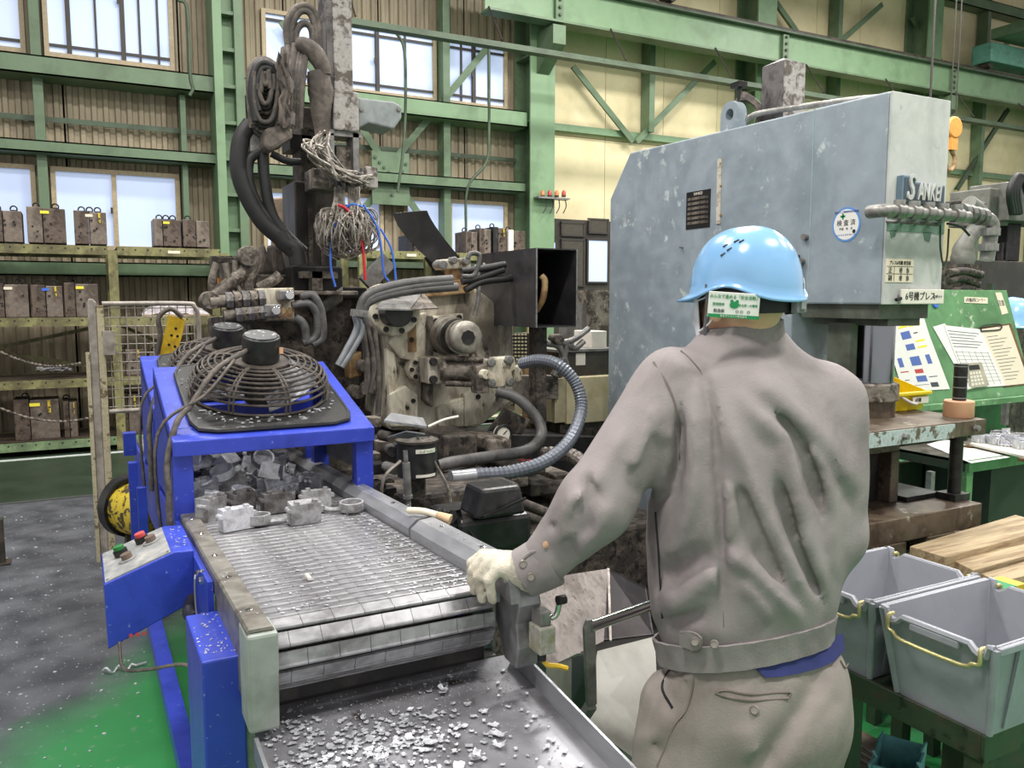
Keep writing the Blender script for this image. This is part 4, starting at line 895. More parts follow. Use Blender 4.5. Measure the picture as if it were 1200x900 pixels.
for x in (.89, .95):
    for y in (1.42, 1.50): MB().cyl((x - .012, y, .035), (x + .012, y, .035), .035, 16).build('wheel', 'rubber', ct); MB().bx(x - .018, x + .018, y - .012, y + .012, .05, .17).build('wheel_fork', 'grey_steel', ct)

# ------------------------------------------------------------------ safety fence, post, reel
FY = 5.5
fn = T('safety_fence', 'grey fence post with wire mesh panel left of the fans', 'fence', (.1, FY, 0))
a = atY(97, 352, FY); b_ = atY(119, 352, FY)
MB().bx(a.x, a.x + .022, FY, FY + .06, 0, 1.28).build('post_edge', 'fence_yellow', fn)
MB().prism([(a.x + .022, 0), (b_.x - .03, 0), (b_.x - .03, 1.58), (b_.x - .05, 1.6), (a.x + .03, 1.6), (a.x + .022, 1.57)], 'Y', FY + .01, FY + .06).build('post', 'fence_steel', fn, bevel=.006)
MB().bx(b_.x - .03, b_.x + .008, FY, FY + .06, 0, 1.56).build('post_edge', 'fence_yellow', fn, bevel=.004)
x0 = b_.x + .012; x1 = atY(234, 400, FY).x; z1 = 1.57; z0 = atY(180, 480, FY).z
MB().tube([(x0 - .01, FY + .03, z1), (x1 - .08, FY + .03, z1), (x1 - .02, FY + .03, z1 - .02), (x1, FY + .03, z1 - .09), (x1, FY + .03, z1 - .3)], .014, 8).build('mesh_frame', 'fence_steel', fn, smooth=60)
MB().cyl((x0, FY + .03, z0), (x1, FY + .03, z0), .014, 8).build('mesh_frame', 'fence_steel', fn)
n = 11
for k in range(n): x = x0 + (x1 - x0) * (k + .5) / n; MB().cyl((x, FY + .028, z0), (x, FY + .028, z1), .0032, 5).build('wire', 'fence_steel', fn)
for k in range(12): z = z0 + (z1 - z0) * (k + .5) / 12; MB().cyl((x0, FY + .032, z), (x1 - .02, FY + .032, z), .0032, 5).build('wire', 'fence_steel', fn)
MB().px(121, 388, 135, 416, FY - .02, .05).build('latch_box', 'fence_steel', fn)
p = atY(202, 396, 5.1)
yb = T('yellow_bracket', 'tilted yellow drilled bracket above the rear fan', 'bracket', atY(195, 418, 5.1))
mb = MB(); c = [atY(186, 417, 5.1), atY(206, 424, 5.1), atY(218, 374, 5.1), atY(198, 369, 5.1)]; mb.hexa(c, [q + Vector((0, .03, 0)) for q in c]); mb.build('plate', 'yellow_paint', yb, bevel=.004)
MB().bar(Vector((c[0].x + .06, 5.14, 0)), c[0] + Vector((.06, .04, .02)), .03, .03).build('stand_post', 'fence_steel', yb)
for (u, v) in ((206, 385), (201, 393), (208, 394), (198, 404), (205, 406)): q = atY(u, v, 5.097); MB().cyl(q, q + Vector((0, .006, 0)), .008, 8).build('hole', 'black_steel', yb)
MB().tube([atY(214, 372, 5.1), atY(200, 362, 5.1), atY(186, 372, 5.1), atY(188, 392, 5.1), atY(184, 415, 5.1)], .014, 8).build('hose', 'hose_dusty', yb, smooth=60)
sp = T('stub_post', 'short dark stub post on the floor at the left picture edge', 'post', (-.49, 5.75, 0)); MB().bx(-.52, -.46, 5.72, 5.78, 0, .28).build('post', 'rail_dark', sp, bevel=.004); MB().bx(-.55, -.43, 5.69, 5.81, 0, .01).build('foot_plate', 'rail_dark', sp)
dq = atY(170, 596, 4.7); rl = T('hose_drum', 'worn yellow drum with black hoses behind the blue conveyor frame', 'drum', (dq.x, 4.75, 0))
MB().cyl(dq + Vector((-.05, .1, 0)), dq + Vector((.05, -.1, 0)), .15, 32).build('drum', 'yellow_worn', rl, smooth=40, bevel=.01)
MB().cyl(dq + Vector((-.08, .15, 0)), dq + Vector((-.05, .1, 0)), .17, 32).build('rim', 'black_paint', rl, smooth=40)
for k in range(3): MB().tube([dq + Vector(v) for v in ((-.17 + k * .03, .05, .05 - .03 * k), (-.13 + k * .03, .04, .14), (-.03 + k * .02, 0, .18 + .015 * k), (.08, -.06, .2))], .018, 8).build('hose', 'rubber', rl, smooth=60)
MB().bx(dq.x - .1, dq.x + .1, 4.6, 4.85, 0, dq.z - .13).build('cradle', 'black_steel', rl)
# ------------------------------------------------------------------ die casting machine
dm = T('die_casting_machine', 'grimy cream and black die casting machine behind the conveyor', 'machine', (2, 4.6, 0))
PY_ = 3.9
def pxpoly(pts, Y): return [(atY(x, y, Y).x, atY(x, y, Y).z) for x, y in pts]
def plate(pts, Y, d, name, m, par=None, bevel=.006): return MB().prism(pxpoly(pts, Y), 'Y', Y, Y + d).build(name, m, par or dm, bevel=bevel)
def disc(px, py, r, Y, d, name, m, par=None, n=24, bevel=.003):
    c = atY(px, py, Y); return MB().cyl(c, c + Vector((0, d, 0)), r, n).build(name, m, par or dm, bevel=bevel, smooth=40)
MB().bx(1.15, 2.3, 4.05, 6.6, 0, .75).build('machine_base', 'grime', dm, bevel=.02)
MB().bx(.95, 1.6, 4.9, 6.4, .75, 1.32).build('clamp_housing', 'black_steel', dm, bevel=.02)
MB().bx(1.0, 1.5, 4.2, 4.9, .3, 1.0).build('shot_housing', 'grime', dm, bevel=.02)
plate([(452, 372), (468, 352), (560, 338), (602, 372), (604, 470), (560, 502), (458, 505)], PY_, .42, 'platen', mat('cream_dirty', S(198, 190, 173), .6, col2=S(128, 118, 105), amt=.45, scale=6, stretch=(1, 1, .5), col3=S(60, 50, 42), amt3=.18, scale3=12, bump=.1), None, .02)
plate([(504, 331), (556, 326), (556, 343), (504, 348)], PY_ - .05, .3, 'top_block', 'rust_block')
plate([(527, 308), (541, 308), (541, 342), (527, 342)], PY_ - .02, .07, 'valve_post', 'rust_block')
v = plate([(518, 304), (552, 302), (552, 314), (518, 316)], PY_ - .04, .1, 'valve_block', 'cream_worn')
disc(520, 310, .022, PY_ - .08, .1, 'valve_cap', 'grey_steel', v); disc(548, 306, .02, PY_ - .08, .1, 'valve_cap', 'grey_steel', v); disc(533, 305, .018, PY_ - .08, .06, 'valve_cap', 'grey_steel', v)
w1_ = plate([(456, 402), (476, 372), (500, 366), (505, 378), (503, 418), (490, 424), (470, 420)], PY_ - .045, .05, 'wear_plate', 'cream_worn')
for q in ((483, 398),): disc(q[0], q[1], .012, PY_ - .055, .02, 'bolt', 'black_steel', w1_, 8)
MB().bx(atY(478, 390, PY_ - .05).x, atY(488, 390, PY_ - .05).x, PY_ - .047, PY_ - .044, atY(480, 412, PY_).z, atY(480, 376, PY_).z).build('rust_streak', 'rust_block', w1_)
w2_ = plate([(457, 462), (475, 452), (490, 462), (490, 500), (458, 500)], PY_ - .045, .05, 'wear_plate', 'cream_worn'); disc(485, 470, .012, PY_ - .055, .02, 'bolt', 'black_steel', w2_, 8); disc(478, 478, .01, PY_ - .055, .02, 'bolt', 'black_steel', w2_, 8)
plate([(453, 408), (463, 414), (466, 440), (462, 460), (456, 465)], PY_ - .03, .05, 'edge_plate', 'cream_worn')
w3_ = plate([(544, 462), (560, 452), (584, 452), (580, 470), (562, 498), (545, 500)], PY_ - .04, .05, 'wear_plate', 'cream_worn'); disc(561, 465, .014, PY_ - .05, .02, 'bolt', 'black_steel', w3_, 8)
plate([(513, 478), (528, 470), (544, 466), (544, 500), (515, 500)], PY_ - .035, .05, 'wear_plate', 'cream_worn')
b = disc(492, 433, .06, PY_ - .07, .08, 'bolted_cap', 'cream_worn')
for k in range(6): a_ = k * PI / 3; c = atY(492, 433, PY_ - .08) + Vector((.04 * math.cos(a_), 0, .04 * math.sin(a_))); MB().cyl(c, c + Vector((0, .02, 0)), .011, 8).build('bolt', 'black_steel', b)
disc(494, 433, .018, PY_ - .09, .04, 'centre_bolt', 'grey_steel', b)
# tie bar nut with folded guard
tb = disc(464, 363, .128, PY_ - .1, .2, 'tie_bar_nut', 'cream_worn', None, 36, .01)
for k in range(8): a_ = k * PI / 4 + .3; c = atY(464, 363, PY_ - .11) + Vector((.106 * math.cos(a_), 0, .106 * math.sin(a_))); MB().cyl(c, c + Vector((0, .02, 0)), .014, 8).build('bolt', 'black_steel', tb)
disc(468, 366, .07, PY_ - .2, .12, 'tie_bar', 'black_paint', tb, 28)
g0 = atY(440, 363, 3.55); g1 = atY(480, 364, 3.55); g2 = atY(496, 343, 3.8); g3 = atY(455, 346, 3.8); g4 = atY(514, 362, 3.62)
MB().hexa([g0, g1, g2, g3], [p + Vector((0, 0, .006)) for p in (g0, g1, g2, g3)]).build('folded_guard', 'grey_steel', dm)
MB().hexa([g1, g4, g4 + Vector((.02, .18, .02)), g2], [p + Vector((0, 0, .006)) for p in (g1, g4, g4 + Vector((.02, .18, .02)), g2)]).build('folded_guard', 'grime_pale', dm)
# motor
fl = plate([(507, 371), (543, 367), (545, 412), (508, 420)], PY_ - .06, .07, 'motor_flange', 'cream_worn')
for q in ((512, 376), (539, 372), (512, 410), (540, 407)): disc(q[0], q[1], .014, PY_ - .075, .03, 'bolt', 'black_steel', fl, 8)
mc = atY(523, 393, PY_ - .06); mo = MB(); mo.cyl(mc, mc - Vector((0, .09, 0)), .1, 32, .094); mo.cyl(mc - Vector((0, .09, 0)), mc - Vector((0, .12, 0)), .08, 32); mo.cyl(mc - Vector((0, .12, 0)), mc - Vector((0, .2, 0)), .084, 32); mot = mo.build('motor', 'motor_silver' if 'motor_silver' in MATS else mat('motor_silver', S(166, 160, 150), .45, .4, col2=S(126, 118, 108), amt=.45, scale=9), dm, smooth=40)
fc = mc - Vector((0, .2, 0)); MB().lathe([(.07, 0), (.078, .006), (.079, .05), (.073, .06), (.05, .064), (.002, .064)], fc, (0, -1, 0), 32).build('fan_cover', 'motor_silver', mot, smooth=50)
MB().cyl(fc - Vector((0, .064, 0)), fc - Vector((0, .068, 0)), .036, 8).build('grille', 'black_steel', mot)
MB().lathe([(.085, 0), (.087, .01), (.087, .05), (.085, .06)], mc - Vector((0, .12, 0)), (0, -1, 0), 32).build('wire_band', 'black_steel', mot, smooth=40)
plate([(503, 370), (508, 370), (508, 478), (500, 470)], PY_ - .08, .1, 'web_plate', 'grime_pale')
# core pull cylinder
cy_ = plate([(502, 420), (524, 418), (524, 450), (502, 450)], 3.7, .2, 'cylinder_flange', 'cream_dirty')
for q in ((509, 424), (509, 445)): disc(q[0], q[1], .02, 3.68, .03, 'bolt', 'black_steel', cy_, 10)
c0 = atY(528, 435, 3.62); c1 = atY(585, 436, 3.62)
MB().cyl((c0.x - .01, 3.72, c0.z), (c1.x, 3.6, c1.z), .055, 20).build('cylinder_barrel', 'grime_pale', dm, smooth=50)
for dz in (.06, -.062): MB().cyl((c0.x - .01, 3.66, c0.z + dz), (c1.x, 3.56, c1.z + dz), .014, 10).build('tie_rod', 'grime_pale', dm, smooth=50)
ep = plate([(570, 421), (603, 418), (605, 432), (600, 436), (604, 452), (572, 455)], 3.55, .09, 'end_plate', 'cream_worn')
for q in ((577, 425), (598, 422), (577, 449), (599, 448)): disc(q[0], q[1], .022, 3.53, .03, 'bolt', 'grey_steel', ep, 10)
disc(570, 439, .024, 3.5, .06, 'port', 'cream_worn', ep, 8); plate([(604, 430), (612, 428), (612, 446), (606, 448)], 3.54, .05, 'port_block', 'cream_worn')
plate([(558, 430), (572, 426), (574, 460), (560, 462)], 3.54, .08, 'port_block', 'grime_pale')
# dark chassis, dished plate and gauge
plate([(572, 505), (592, 478), (622, 492), (612, 510)], 3.6, .02, 'splash_plate', 'grime')
plate([(446, 505), (700, 512), (700, 560), (446, 560)], 4.0, .3, 'chassis', 'black_steel')
gp = disc(590, 509, .042, 3.5, .03, 'pressure_gauge', 'plate_white', None, 24); gq = atY(590, 509, 3.498); MB().tube([gq + Vector((.043 * math.cos(i * PI / 12), 0, .043 * math.sin(i * PI / 12))) for i in range(25)], .007, 6, raw=True).build('gauge_rim', 'black_steel', gp); MB().bar(gq, gq + Vector((.02, 0, .018)), .003, .004).build('needle', 'ink_black', gp)
# perforated guard and frame behind
plate([(592, 390), (620, 390), (620, 420), (592, 420)], 4.3, .02, 'perforated_guard', 'black_steel')
hl = MB()
for i in range(6):
    for j in range(7): hl.px(595 + i * 4, 391 + j * 4.2, 597.5 + i * 4, 393 + j * 4.2, 4.295, .005)
hl.build('guard_holes', 'cream_box', dm, kind='stuff')
plate([(616, 390), (622, 390), (622, 500), (616, 500)], 4.4, .05, 'guard_post', 'rust_block'); plate([(608, 440), (655, 440), (655, 468), (600, 468)], 4.1, .06, 'cross_member', 'grime_pale')
# long arm plate in front of dark window
plate([(370, 358), (402, 336), (402, 352), (372, 374)], 4.3, .03, 'arm_plate', 'grey_steel'); plate([(395, 336), (430, 337), (430, 350), (395, 350)], 4.4, .4, 'arm_beam', 'black_steel')
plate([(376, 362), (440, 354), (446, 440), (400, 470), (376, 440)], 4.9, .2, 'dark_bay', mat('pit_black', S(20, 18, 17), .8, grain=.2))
plate([(410, 418), (424, 412), (424, 440), (410, 444)], 4.2, .1, 'bracket_block', 'rust_block'); plate([(424, 360), (446, 350), (450, 480), (428, 480)], 4.3, .1, 'side_frame', 'grime')
for q in ((430, 430), (420, 460), (436, 455)): disc(q[0], q[1], .035, 4.1, .1, 'fitting', 'grime_pale', None, 12)
MB().tube([atY(x, y, 4.0) for x, y in ((424, 456), (440, 455), (442, 440), (436, 415), (428, 390))], .02, 8).build('pipe', 'grime_pale', dm, smooth=60)
def hoses(L, Y, r, m, name='hose', par=None, n=8, ridge=0, k=5):
    for P in L: MB().tube([atY(p[0], p[1], p[2] if len(p) > 2 else Y) for p in P], r, n, k=k, ridge=ridge).build(name, m, par or dm, smooth=0 if ridge else 70)
# hydraulic hoses looping off the tie bar
hoses([[(530, 327), (490, 330), (455, 336), (428, 348), (420, 372)], [(530, 331), (492, 335), (452, 343), (432, 352), (424, 374)], [(536, 336), (480, 341), (440, 350), (426, 362), (428, 378)]], 3.55, .02, 'rubber_grey')
hoses([[(416, 370), (418, 385), (406, 410), (396, 428)], [(421, 370), (424, 388), (412, 412), (400, 430)]], 3.55, .015, 'hose_silver')
MB().bar(atY(412, 366, 3.5), atY(430, 368, 3.5), .04, .03).build('hose_clamp', 'grey_steel', dm)
hoses([[(428, 378), (434, 400), (438, 430), (434, 460)], [(424, 378), (428, 405), (431, 440), (428, 462)], [(438, 382), (442, 420), (444, 460), (442, 500)]], 3.6, .014, 'hose_dusty')
hoses([[(541, 324), (556, 322), (562, 300), (552, 297), (548, 303)]], 3.6, .012, 'rubber_grey'); hoses([[(541, 330), (560, 326), (590, 316)], [(541, 318), (570, 314), (592, 310)], [(545, 340), (566, 330), (600, 326)]], 3.7, .018, 'rubber')
hoses([[(556, 335), (559, 310), (561, 345), (556, 370)]], 3.7, .012, 'grey_steel', 'pipe')
# the big hoses
hoses([[(610, 426, 3.5), (632, 422, 3.4), (655, 428, 3.3), (675, 450, 3.25), (681, 480, 3.2), (668, 515, 3.1), (640, 540, 3.0), (600, 553, 2.95), (556, 557, 2.95)]], 3.3, .028, mat('flex_conduit', S(108, 112, 122), .4, .35, grain=.05), 'corrugated_conduit', None, 12, .07, 16)
hoses([[(556, 557, 2.95), (540, 559, 2.95), (528, 560, 2.95)]], 2.95, .03, 'hose_silver', 'conduit_sleeve', None, 12)
hoses([[(582, 458, 3.5), (608, 468, 3.45), (630, 492, 3.4), (634, 512, 3.35), (616, 528, 3.3), (575, 535, 3.2), (530, 542, 3.1), (515, 546, 3.1)]], 3.3, .026, 'rubber_grey', 'return_hose', None, 12)
hoses([[(636, 532, 3.5), (665, 532, 3.4), (686, 545, 3.3), (694, 562, 3.3)]], 3.4, .035, mat('braid', S(150, 142, 136), .45, .5, col2=S(96, 88, 84), amt=.5, scale=60), 'braided_hose', None, 12, .05, 9)
plate([(612, 540), (628, 540), (628, 548), (612, 548)], 3.5, .05, 'red_cap', 'red_plastic')
hoses([[(520, 570, 3.0), (560, 575, 3.0), (600, 585, 3.0), (640, 600, 3.0)], [(525, 590, 2.9), (570, 592, 2.95), (620, 605, 3.0), (648, 616, 3.0)]], 3.0, .02, 'hose_dusty')
for k, (x0, y0, x1, y1) in enumerate(((584, 560, 620, 572), (622, 566, 668, 580), (650, 556, 672, 610), (600, 548, 640, 558), (560, 556, 585, 566), (630, 590, 650, 606), (575, 515, 600, 530), (520, 510, 560, 540))):
    MB().px(x0, y0, x1, y1, 3.35 + .05 * (k % 3), .3).build('chassis_block', 'grime' if k % 2 else 'grime_pale', dm, bevel=.01)
# dark pit filler between rail and machine
MB().bx(.9, 2.6, 3.2, 4.0, 0, .5).build('sump', 'grime', dm, bevel=.02)

# oil filter bucket and gun
fb = T('oil_filter_canister', 'black lidded oil canister with label beside conveyor rail', 'canister', atY(490, 560, 2.75))
c = atY(489, 557, 2.75); top = atY(489, 517, 2.75); R_ = .072
MB().cyl(c, (c.x, c.y, top.z), R_, 28).build('bucket', 'black_paint', fb, smooth=40)
MB().lathe([(R_ + .006, 0), (R_ + .006, .008), (R_ - .01, .014), (.02, .016), (.002, .016)], (c.x, c.y, top.z), n=28).build('lid', 'grime', fb, smooth=50)
for a_ in (0, 1.3): MB().bar(Vector((c.x, c.y, top.z + .017)) - Vector((math.cos(a_), math.sin(a_), 0)) * .05, Vector((c.x, c.y, top.z + .017)) + Vector((math.cos(a_), math.sin(a_), 0)) * .05, .006, .006).build('lid_rib', 'black_steel', fb)
def wrap_label(c, r, z0, z1, a0, a1, name, m, par):
    rows = [[Vector((c.x + r * math.cos(a0 + (a1 - a0) * i / 10), c.y + r * math.sin(a0 + (a1 - a0) * i / 10), z)) for i in range(11)] for z in (z0, z1)]
    return MB().sheet(rows, -.001).build(name, m, par)
wl = wrap_label(c, R_ + .0015, top.z - .033, top.z - .018, -2.0, -.9, 'label', 'plate_white', fb); wrap_label(c, R_ + .0015, c.z + .006, c.z + .016, -2.0, -.9, 'label', 'plate_white', fb)
text('label_text', 'スイソルブ', .011, (c.x + .012, c.y - R_ - .003, top.z - .026), (1, .08, 0), (0, 0, 1), 'ink_green', wl, sx=1.3)
pf = MB(); pf.cyl(c - Vector((0, 0, .08)), c, .03, 12); pf.build('outlet', 'grime', fb)
for P in (((470, 540, 2.7), (450, 560, 2.7), (447, 590, 2.7), (452, 585, 2.7)), ((508, 540, 2.7), (524, 570, 2.7), (530, 600, 2.7), (532, 595, 2.7))):
    MB().tube([atY(*p) for p in P], .006, 6).build('drip_wire', 'wire_pale', fb)
MB().bx(1.0, 1.5, 2.78, 3.2, 0, c.z - .08).build('pedestal', 'grime', fb, bevel=.02)
gn = T('grease_gun', 'chrome grease gun with flat lever hanging beside the canister', 'grease gun', atY(478, 600, 2.55))
a = atY(475, 528, 2.55); b = atY(479, 598, 2.55); MB().tube([a, a.lerp(b, .2)], .008, 10).build('nozzle', 'grey_steel', gn); MB().tube([a.lerp(b, .2), a.lerp(b, .75)], .013, 14, raw=True).build('barrel', 'grey_steel', gn, smooth=60); MB().tube([a.lerp(b, .74), a.lerp(b, .8)], .016, 14, raw=True).build('collar', 'grey_steel', gn); MB().tube([a.lerp(b, .8), b], .009, 10).build('tip', 'grey_steel', gn)
c = [atY(454, 513, 2.6), atY(476, 506, 2.5), atY(498, 509, 2.5), atY(480, 514, 2.6)]; MB().hexa(c, [q + Vector((0, 0, .004)) for q in c]).build('lever', 'rail_steel', gn)
# valve clutter left of the canister
vc = T('valve_cluster', 'grimy valve cluster between blue fan stand and black canister', 'valves', atY(450, 570, 2.95))
rnd = random.Random(5)
for k in range(16):
    x = rnd.uniform(436, 466); y = rnd.uniform(495, 585); Y = rnd.uniform(2.85, 3.15)
    if k % 2: MB().px(x - 7, y - 6, x + 7, y + 6, Y, .06).build('valve_body', ('grime', 'black_steel', 'grey_steel', 'grime_pale')[k % 4], vc, bevel=.004)
    else: q = atY(x, y, Y); MB().cyl(q, q - Vector((rnd.uniform(-.02, .02), .07, 0)), .02, 12).build('valve_knob', ('grime', 'grey_steel', 'alu_dark')[k % 3], vc, smooth=40)
c = [atY(450, 495, 2.8), atY(500, 502, 2.8), atY(496, 492, 2.95), atY(458, 486, 2.95)]; MB().hexa(c, [q + Vector((0, 0, .008)) for q in c]).build('cover_plate', 'rail_steel', vc)
MB().tube([atY(502, 500, 2.8), atY(520, 492, 2.8), atY(537, 488, 2.8)], .005, 6).build('white_tie', 'plate_white', vc)
MB().bx(.86, 1.2, 2.9, 3.2, 0, .85).build('pedestal', 'grime', vc, bevel=.02)
# black servo motor
sm_ = T('servo_motor', 'black servo motor with terminal box behind the right conveyor rail', 'motor', (1.2, 2.35, .5))
c = atY(588, 622, 2.4)
MB().px(536, 606, 624, 648, 2.35, .26).build('body', 'black_paint', sm_, bevel=.018)
tbx = MB(); q = [atY(563, 600, 2.3), atY(614, 606, 2.3)]; x0, x1 = q[0].x, q[1].x; zt = atY(590, 572, 2.3).z; zb_ = atY(590, 606, 2.3).z
tbx.hexa([(x0 - .01, 2.3, zb_), (x1 + .01, 2.3, zb_), (x1 + .01, 2.45, zb_), (x0 - .01, 2.45, zb_)], [(x0 + .012, 2.31, zt), (x1 - .005, 2.31, zt), (x1 - .005, 2.44, zt), (x0 + .012, 2.44, zt)]); tb_ = tbx.build('terminal_box', 'black_paint', sm_, bevel=.012)
MB().bar(atY(567, 606, 2.29), atY(616, 584, 2.29), .006, .008).build('clip', 'black_steel', tb_)
MB().px(512, 610, 548, 650, 2.4, .18).build('end_bell', 'black_paint', sm_, bevel=.02); MB().tube([atY(510, 612, 2.4), atY(545, 618, 2.36), atY(560, 640, 2.34), atY(562, 665, 2.34)], .008, 6).build('cable', 'rubber', sm_, smooth=60)
rows = [[atY(512 + 30 * j / 5 + rnd.uniform(-2, 2), 598 + 36 * i / 5 + rnd.uniform(-2, 2), 2.38 - .04 * math.sin(j * 1.7 + i)) for j in range(6)] for i in range(6)]
MB().sheet(rows, .004).build('rag', 'rubber', sm_, smooth=80)
MB().bx(atY(520, 640, 2.4).x, atY(620, 640, 2.4).x, 2.38, 2.6, 0, atY(580, 650, 2.4).z).build('stand', 'grime', sm_)
# cream cooler cabinet with tinted tank
cc = T('cooler_cabinet', 'cream metal cabinet below a smoky tank beside the press', 'cabinet', (2.7, 4.2, 0))
Yc = 4.12
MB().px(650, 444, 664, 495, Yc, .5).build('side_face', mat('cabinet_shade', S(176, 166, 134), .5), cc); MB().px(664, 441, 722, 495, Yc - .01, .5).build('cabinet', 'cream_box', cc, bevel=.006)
MB().px(655, 412, 722, 441, Yc + .05, .4).build('tank', 'smoke_glass', cc, bevel=.004); MB().px(653, 409, 724, 412, Yc + .03, .44).build('tank_rim', 'grey_steel', cc); MB().px(675, 414, 686, 428, Yc + .045, .01).build('level_label', 'plate_white', cc)
MB().px(693, 388, 711, 410, Yc + .12, .2).build('white_box', 'plate_white', cc, bevel=.004)
MB().px(692, 340, 722, 388, Yc + .5, .3).build('grey_panel', 'grime_pale', cc); MB().px(682, 355, 694, 408, Yc + .55, .3).build('grey_panel', 'grey_steel', cc)
MB().px(656, 495, 720, 640, Yc + .02, .45).build('base_frame', 'grime', cc)
for P in (((640, 402), (656, 408), (668, 440)), ((664, 400), (660, 420), (648, 440)), ((652, 396), (672, 408), (684, 400)), ((690, 385), (672, 398), (656, 402))): MB().tube([atY(x, y, 3.9) for x, y in P], .018, 8).build('pipe', 'grey_steel', cc, smooth=60)
disc(656, 398, .03, 3.85, .08, 'fitting', 'grime_pale', cc)
# black open terminal housing
hb = T('control_housing', 'black sheet steel housing open on its right side', 'housing', (2.05, 3.6, 1.45))
HX = atY(628, 340, 3.45).x; fy = atX(562, 340, HX).y; z1 = 1.84; z0 = atY(628, 384, 3.45).z; HX2 = atY(675, 340, 3.45).x; t = .006
wall_m = mat('housing_black', S(52, 51, 54), .42, .2, col2=S(70, 68, 70), amt=.4, scale=4, grain=.08)
MB().bx(HX, HX + t, 3.45, fy, z0, z1).build('side_wall', wall_m, hb); MB().bx(HX + t, HX2, 3.45, fy, z1 - t, z1).build('top_wall', wall_m, hb); MB().bx(HX + t, HX2, 3.45, fy, z0, z0 + t).build('bottom_wall', wall_m, hb); MB().bx(HX2, HX2 + t, 3.45, fy, z0, z1).build('side_wall', wall_m, hb); MB().bx(HX + t, HX2, fy - t, fy, z0 + t, z1 - t).build('rear_wall', 'black_steel', hb)
for a_ in (HX + .003, HX2 + .003): MB().cyl((a_, 3.448, z0), (a_, 3.448, z1), .004, 6).build('edge_bead', 'grey_steel', hb)
p = atX(566, 308, HX - .001); MB().bx(HX - .002, HX, p.y - .025, p.y, p.z - .03, p.z).build('label', 'plate_white', hb)
MB().tube([(HX + .03, 3.5, z0 + .08), (HX + .05, 3.47, z0 + .14), (HX + .055, 3.46, (z0 + z1) / 2 + .03), (HX + .04, 3.47, z1 - .13)], .016, 10).build('grab_handle', 'rust_block', hb, smooth=60)
MB().bx(HX + .1, HX + .16, 3.62, 3.7, z0 - .5, z0).build('support_post', 'grime', hb)
# curved black sheet
rows = []
for i in range(9):
    t_ = i / 8; cu = [(460 + 62 * t_ ** 1.1, 250 + 70 * t_ ** .75), (500 + 48 * t_ ** 1.6, 246 + 66 * t_ ** 1.25)]
    rows.append([atY(cu[0][0] + (cu[1][0] - cu[0][0]) * j / 4, cu[0][1] + (cu[1][1] - cu[0][1]) * j / 4, 4.2 + .15 * t_) for j in range(5)])
MB().sheet(rows, .006).build('curved_guard', wall_m, dm, smooth=70, label='curved black sheet guard')
MB().bar(atY(500, 300, 4.4), atY(520, 330, 4.4), .03, .03).build('guard_strut', 'black_steel', dm)
MB().bar(atY(428, 333, 4.3), atY(455, 305, 4.3), .05, .09).build('slanted_channel', 'grey_steel', dm)

# ------------------------------------------------------------------ valve manifold behind the fans
vm = T('hydraulic_manifold', 'dusty hydraulic manifold with valves and pipes above the fans', 'manifold', (1.0, 4.4, .8)); VY = 4.1
plate([(300, 338), (345, 337), (345, 374), (304, 376)], VY, .14, 'manifold_block', 'cream_worn', vm)
plate([(280, 340), (420, 341), (420, 346), (280, 345)], VY + .02, .2, 'mounting_plate', 'grime_pale', vm)
for (x, y, w, h) in ((336, 346, 18, 12), (320, 364, 20, 15)):
    q = plate([(x - w / 2, y - h / 2), (x + w / 2, y - h / 2), (x + w / 2, y + h / 2), (x - w / 2, y + h / 2)], VY - .07, .08, 'solenoid', 'grey_steel', vm); disc(x + 4, y, .022, VY - .09, .03, 'solenoid_cap', 'chrome', q, 14)
for (y, x0) in ((350, 246), (366, 262)):
    p0 = atY(x0, y + 4, VY - .03); p1 = atY(306, y, VY - .03); MB().cyl(p0, p1, .03, 14).build('spool_pipe', 'grime_pale', vm, smooth=50)
    for k in range(5): q = p0.lerp(p1, .3 + .16 * k); MB().cyl(q, q + (p1 - p0).normalized() * .03, .042, 8).build('hex_nut', 'grime_pale' if k % 2 else 'alu_dark', vm)
for P, r in ((((246, 352), (262, 338), (290, 315), (300, 300)), .034), (((290, 340), (293, 325), (297, 312)), .026), (((302, 338), (318, 330), (328, 322)), .026), (((250, 350), (248, 330), (254, 308)), .018), (((264, 308), (268, 330), (266, 345)), .018), (((276, 305), (276, 330), (280, 342)), .016)):
    MB().tube([atY(x, y, VY + .05) for x, y in P], r, 10).build('pipe', 'grime_pale', vm, smooth=60)
disc(247, 352, .042, VY - .05, .1, 'elbow', 'grime_pale', vm); disc(292, 300, .05, VY, .08, 'pipe_clamp', 'grime_pale', vm, 10)
for k in range(6): q = atY(250 + k * 9, 300, 4.5); MB().cyl(q, atY(252 + k * 8.6, 345, 4.5), .018, 8).build('cable', 'hose_dusty', vm, smooth=60)
plate([(248, 300), (288, 302), (288, 310), (248, 308)], 4.48, .1, 'cable_bar', 'grime', vm)
for (x, y, m) in ((258, 338, 'orange_paint'), (266, 340, 'orange_paint')): MB().px(x - 2, y - 12, x + 2, y, 4.2, .03).build('orange_tag', m, vm)
for P in (((342, 358), (362, 356), (372, 370), (370, 395), (355, 402)), ((352, 348), (366, 346), (376, 364), (378, 395), (366, 404)), ((346, 372), (356, 380), (360, 400))): MB().tube([atY(x, y, VY - .08) for x, y in P], .02, 10).build('hydraulic_hose', 'rubber_grey', vm, smooth=60)
for k in range(7): MB().tube([atY(252 + k * 7, 372, VY), atY(255 + k * 6, 388, VY), atY(250 + k * 9, 402, VY)], .02, 8).build('hose_drop', 'hose_dusty' if k % 2 else 'grime', vm, smooth=60)
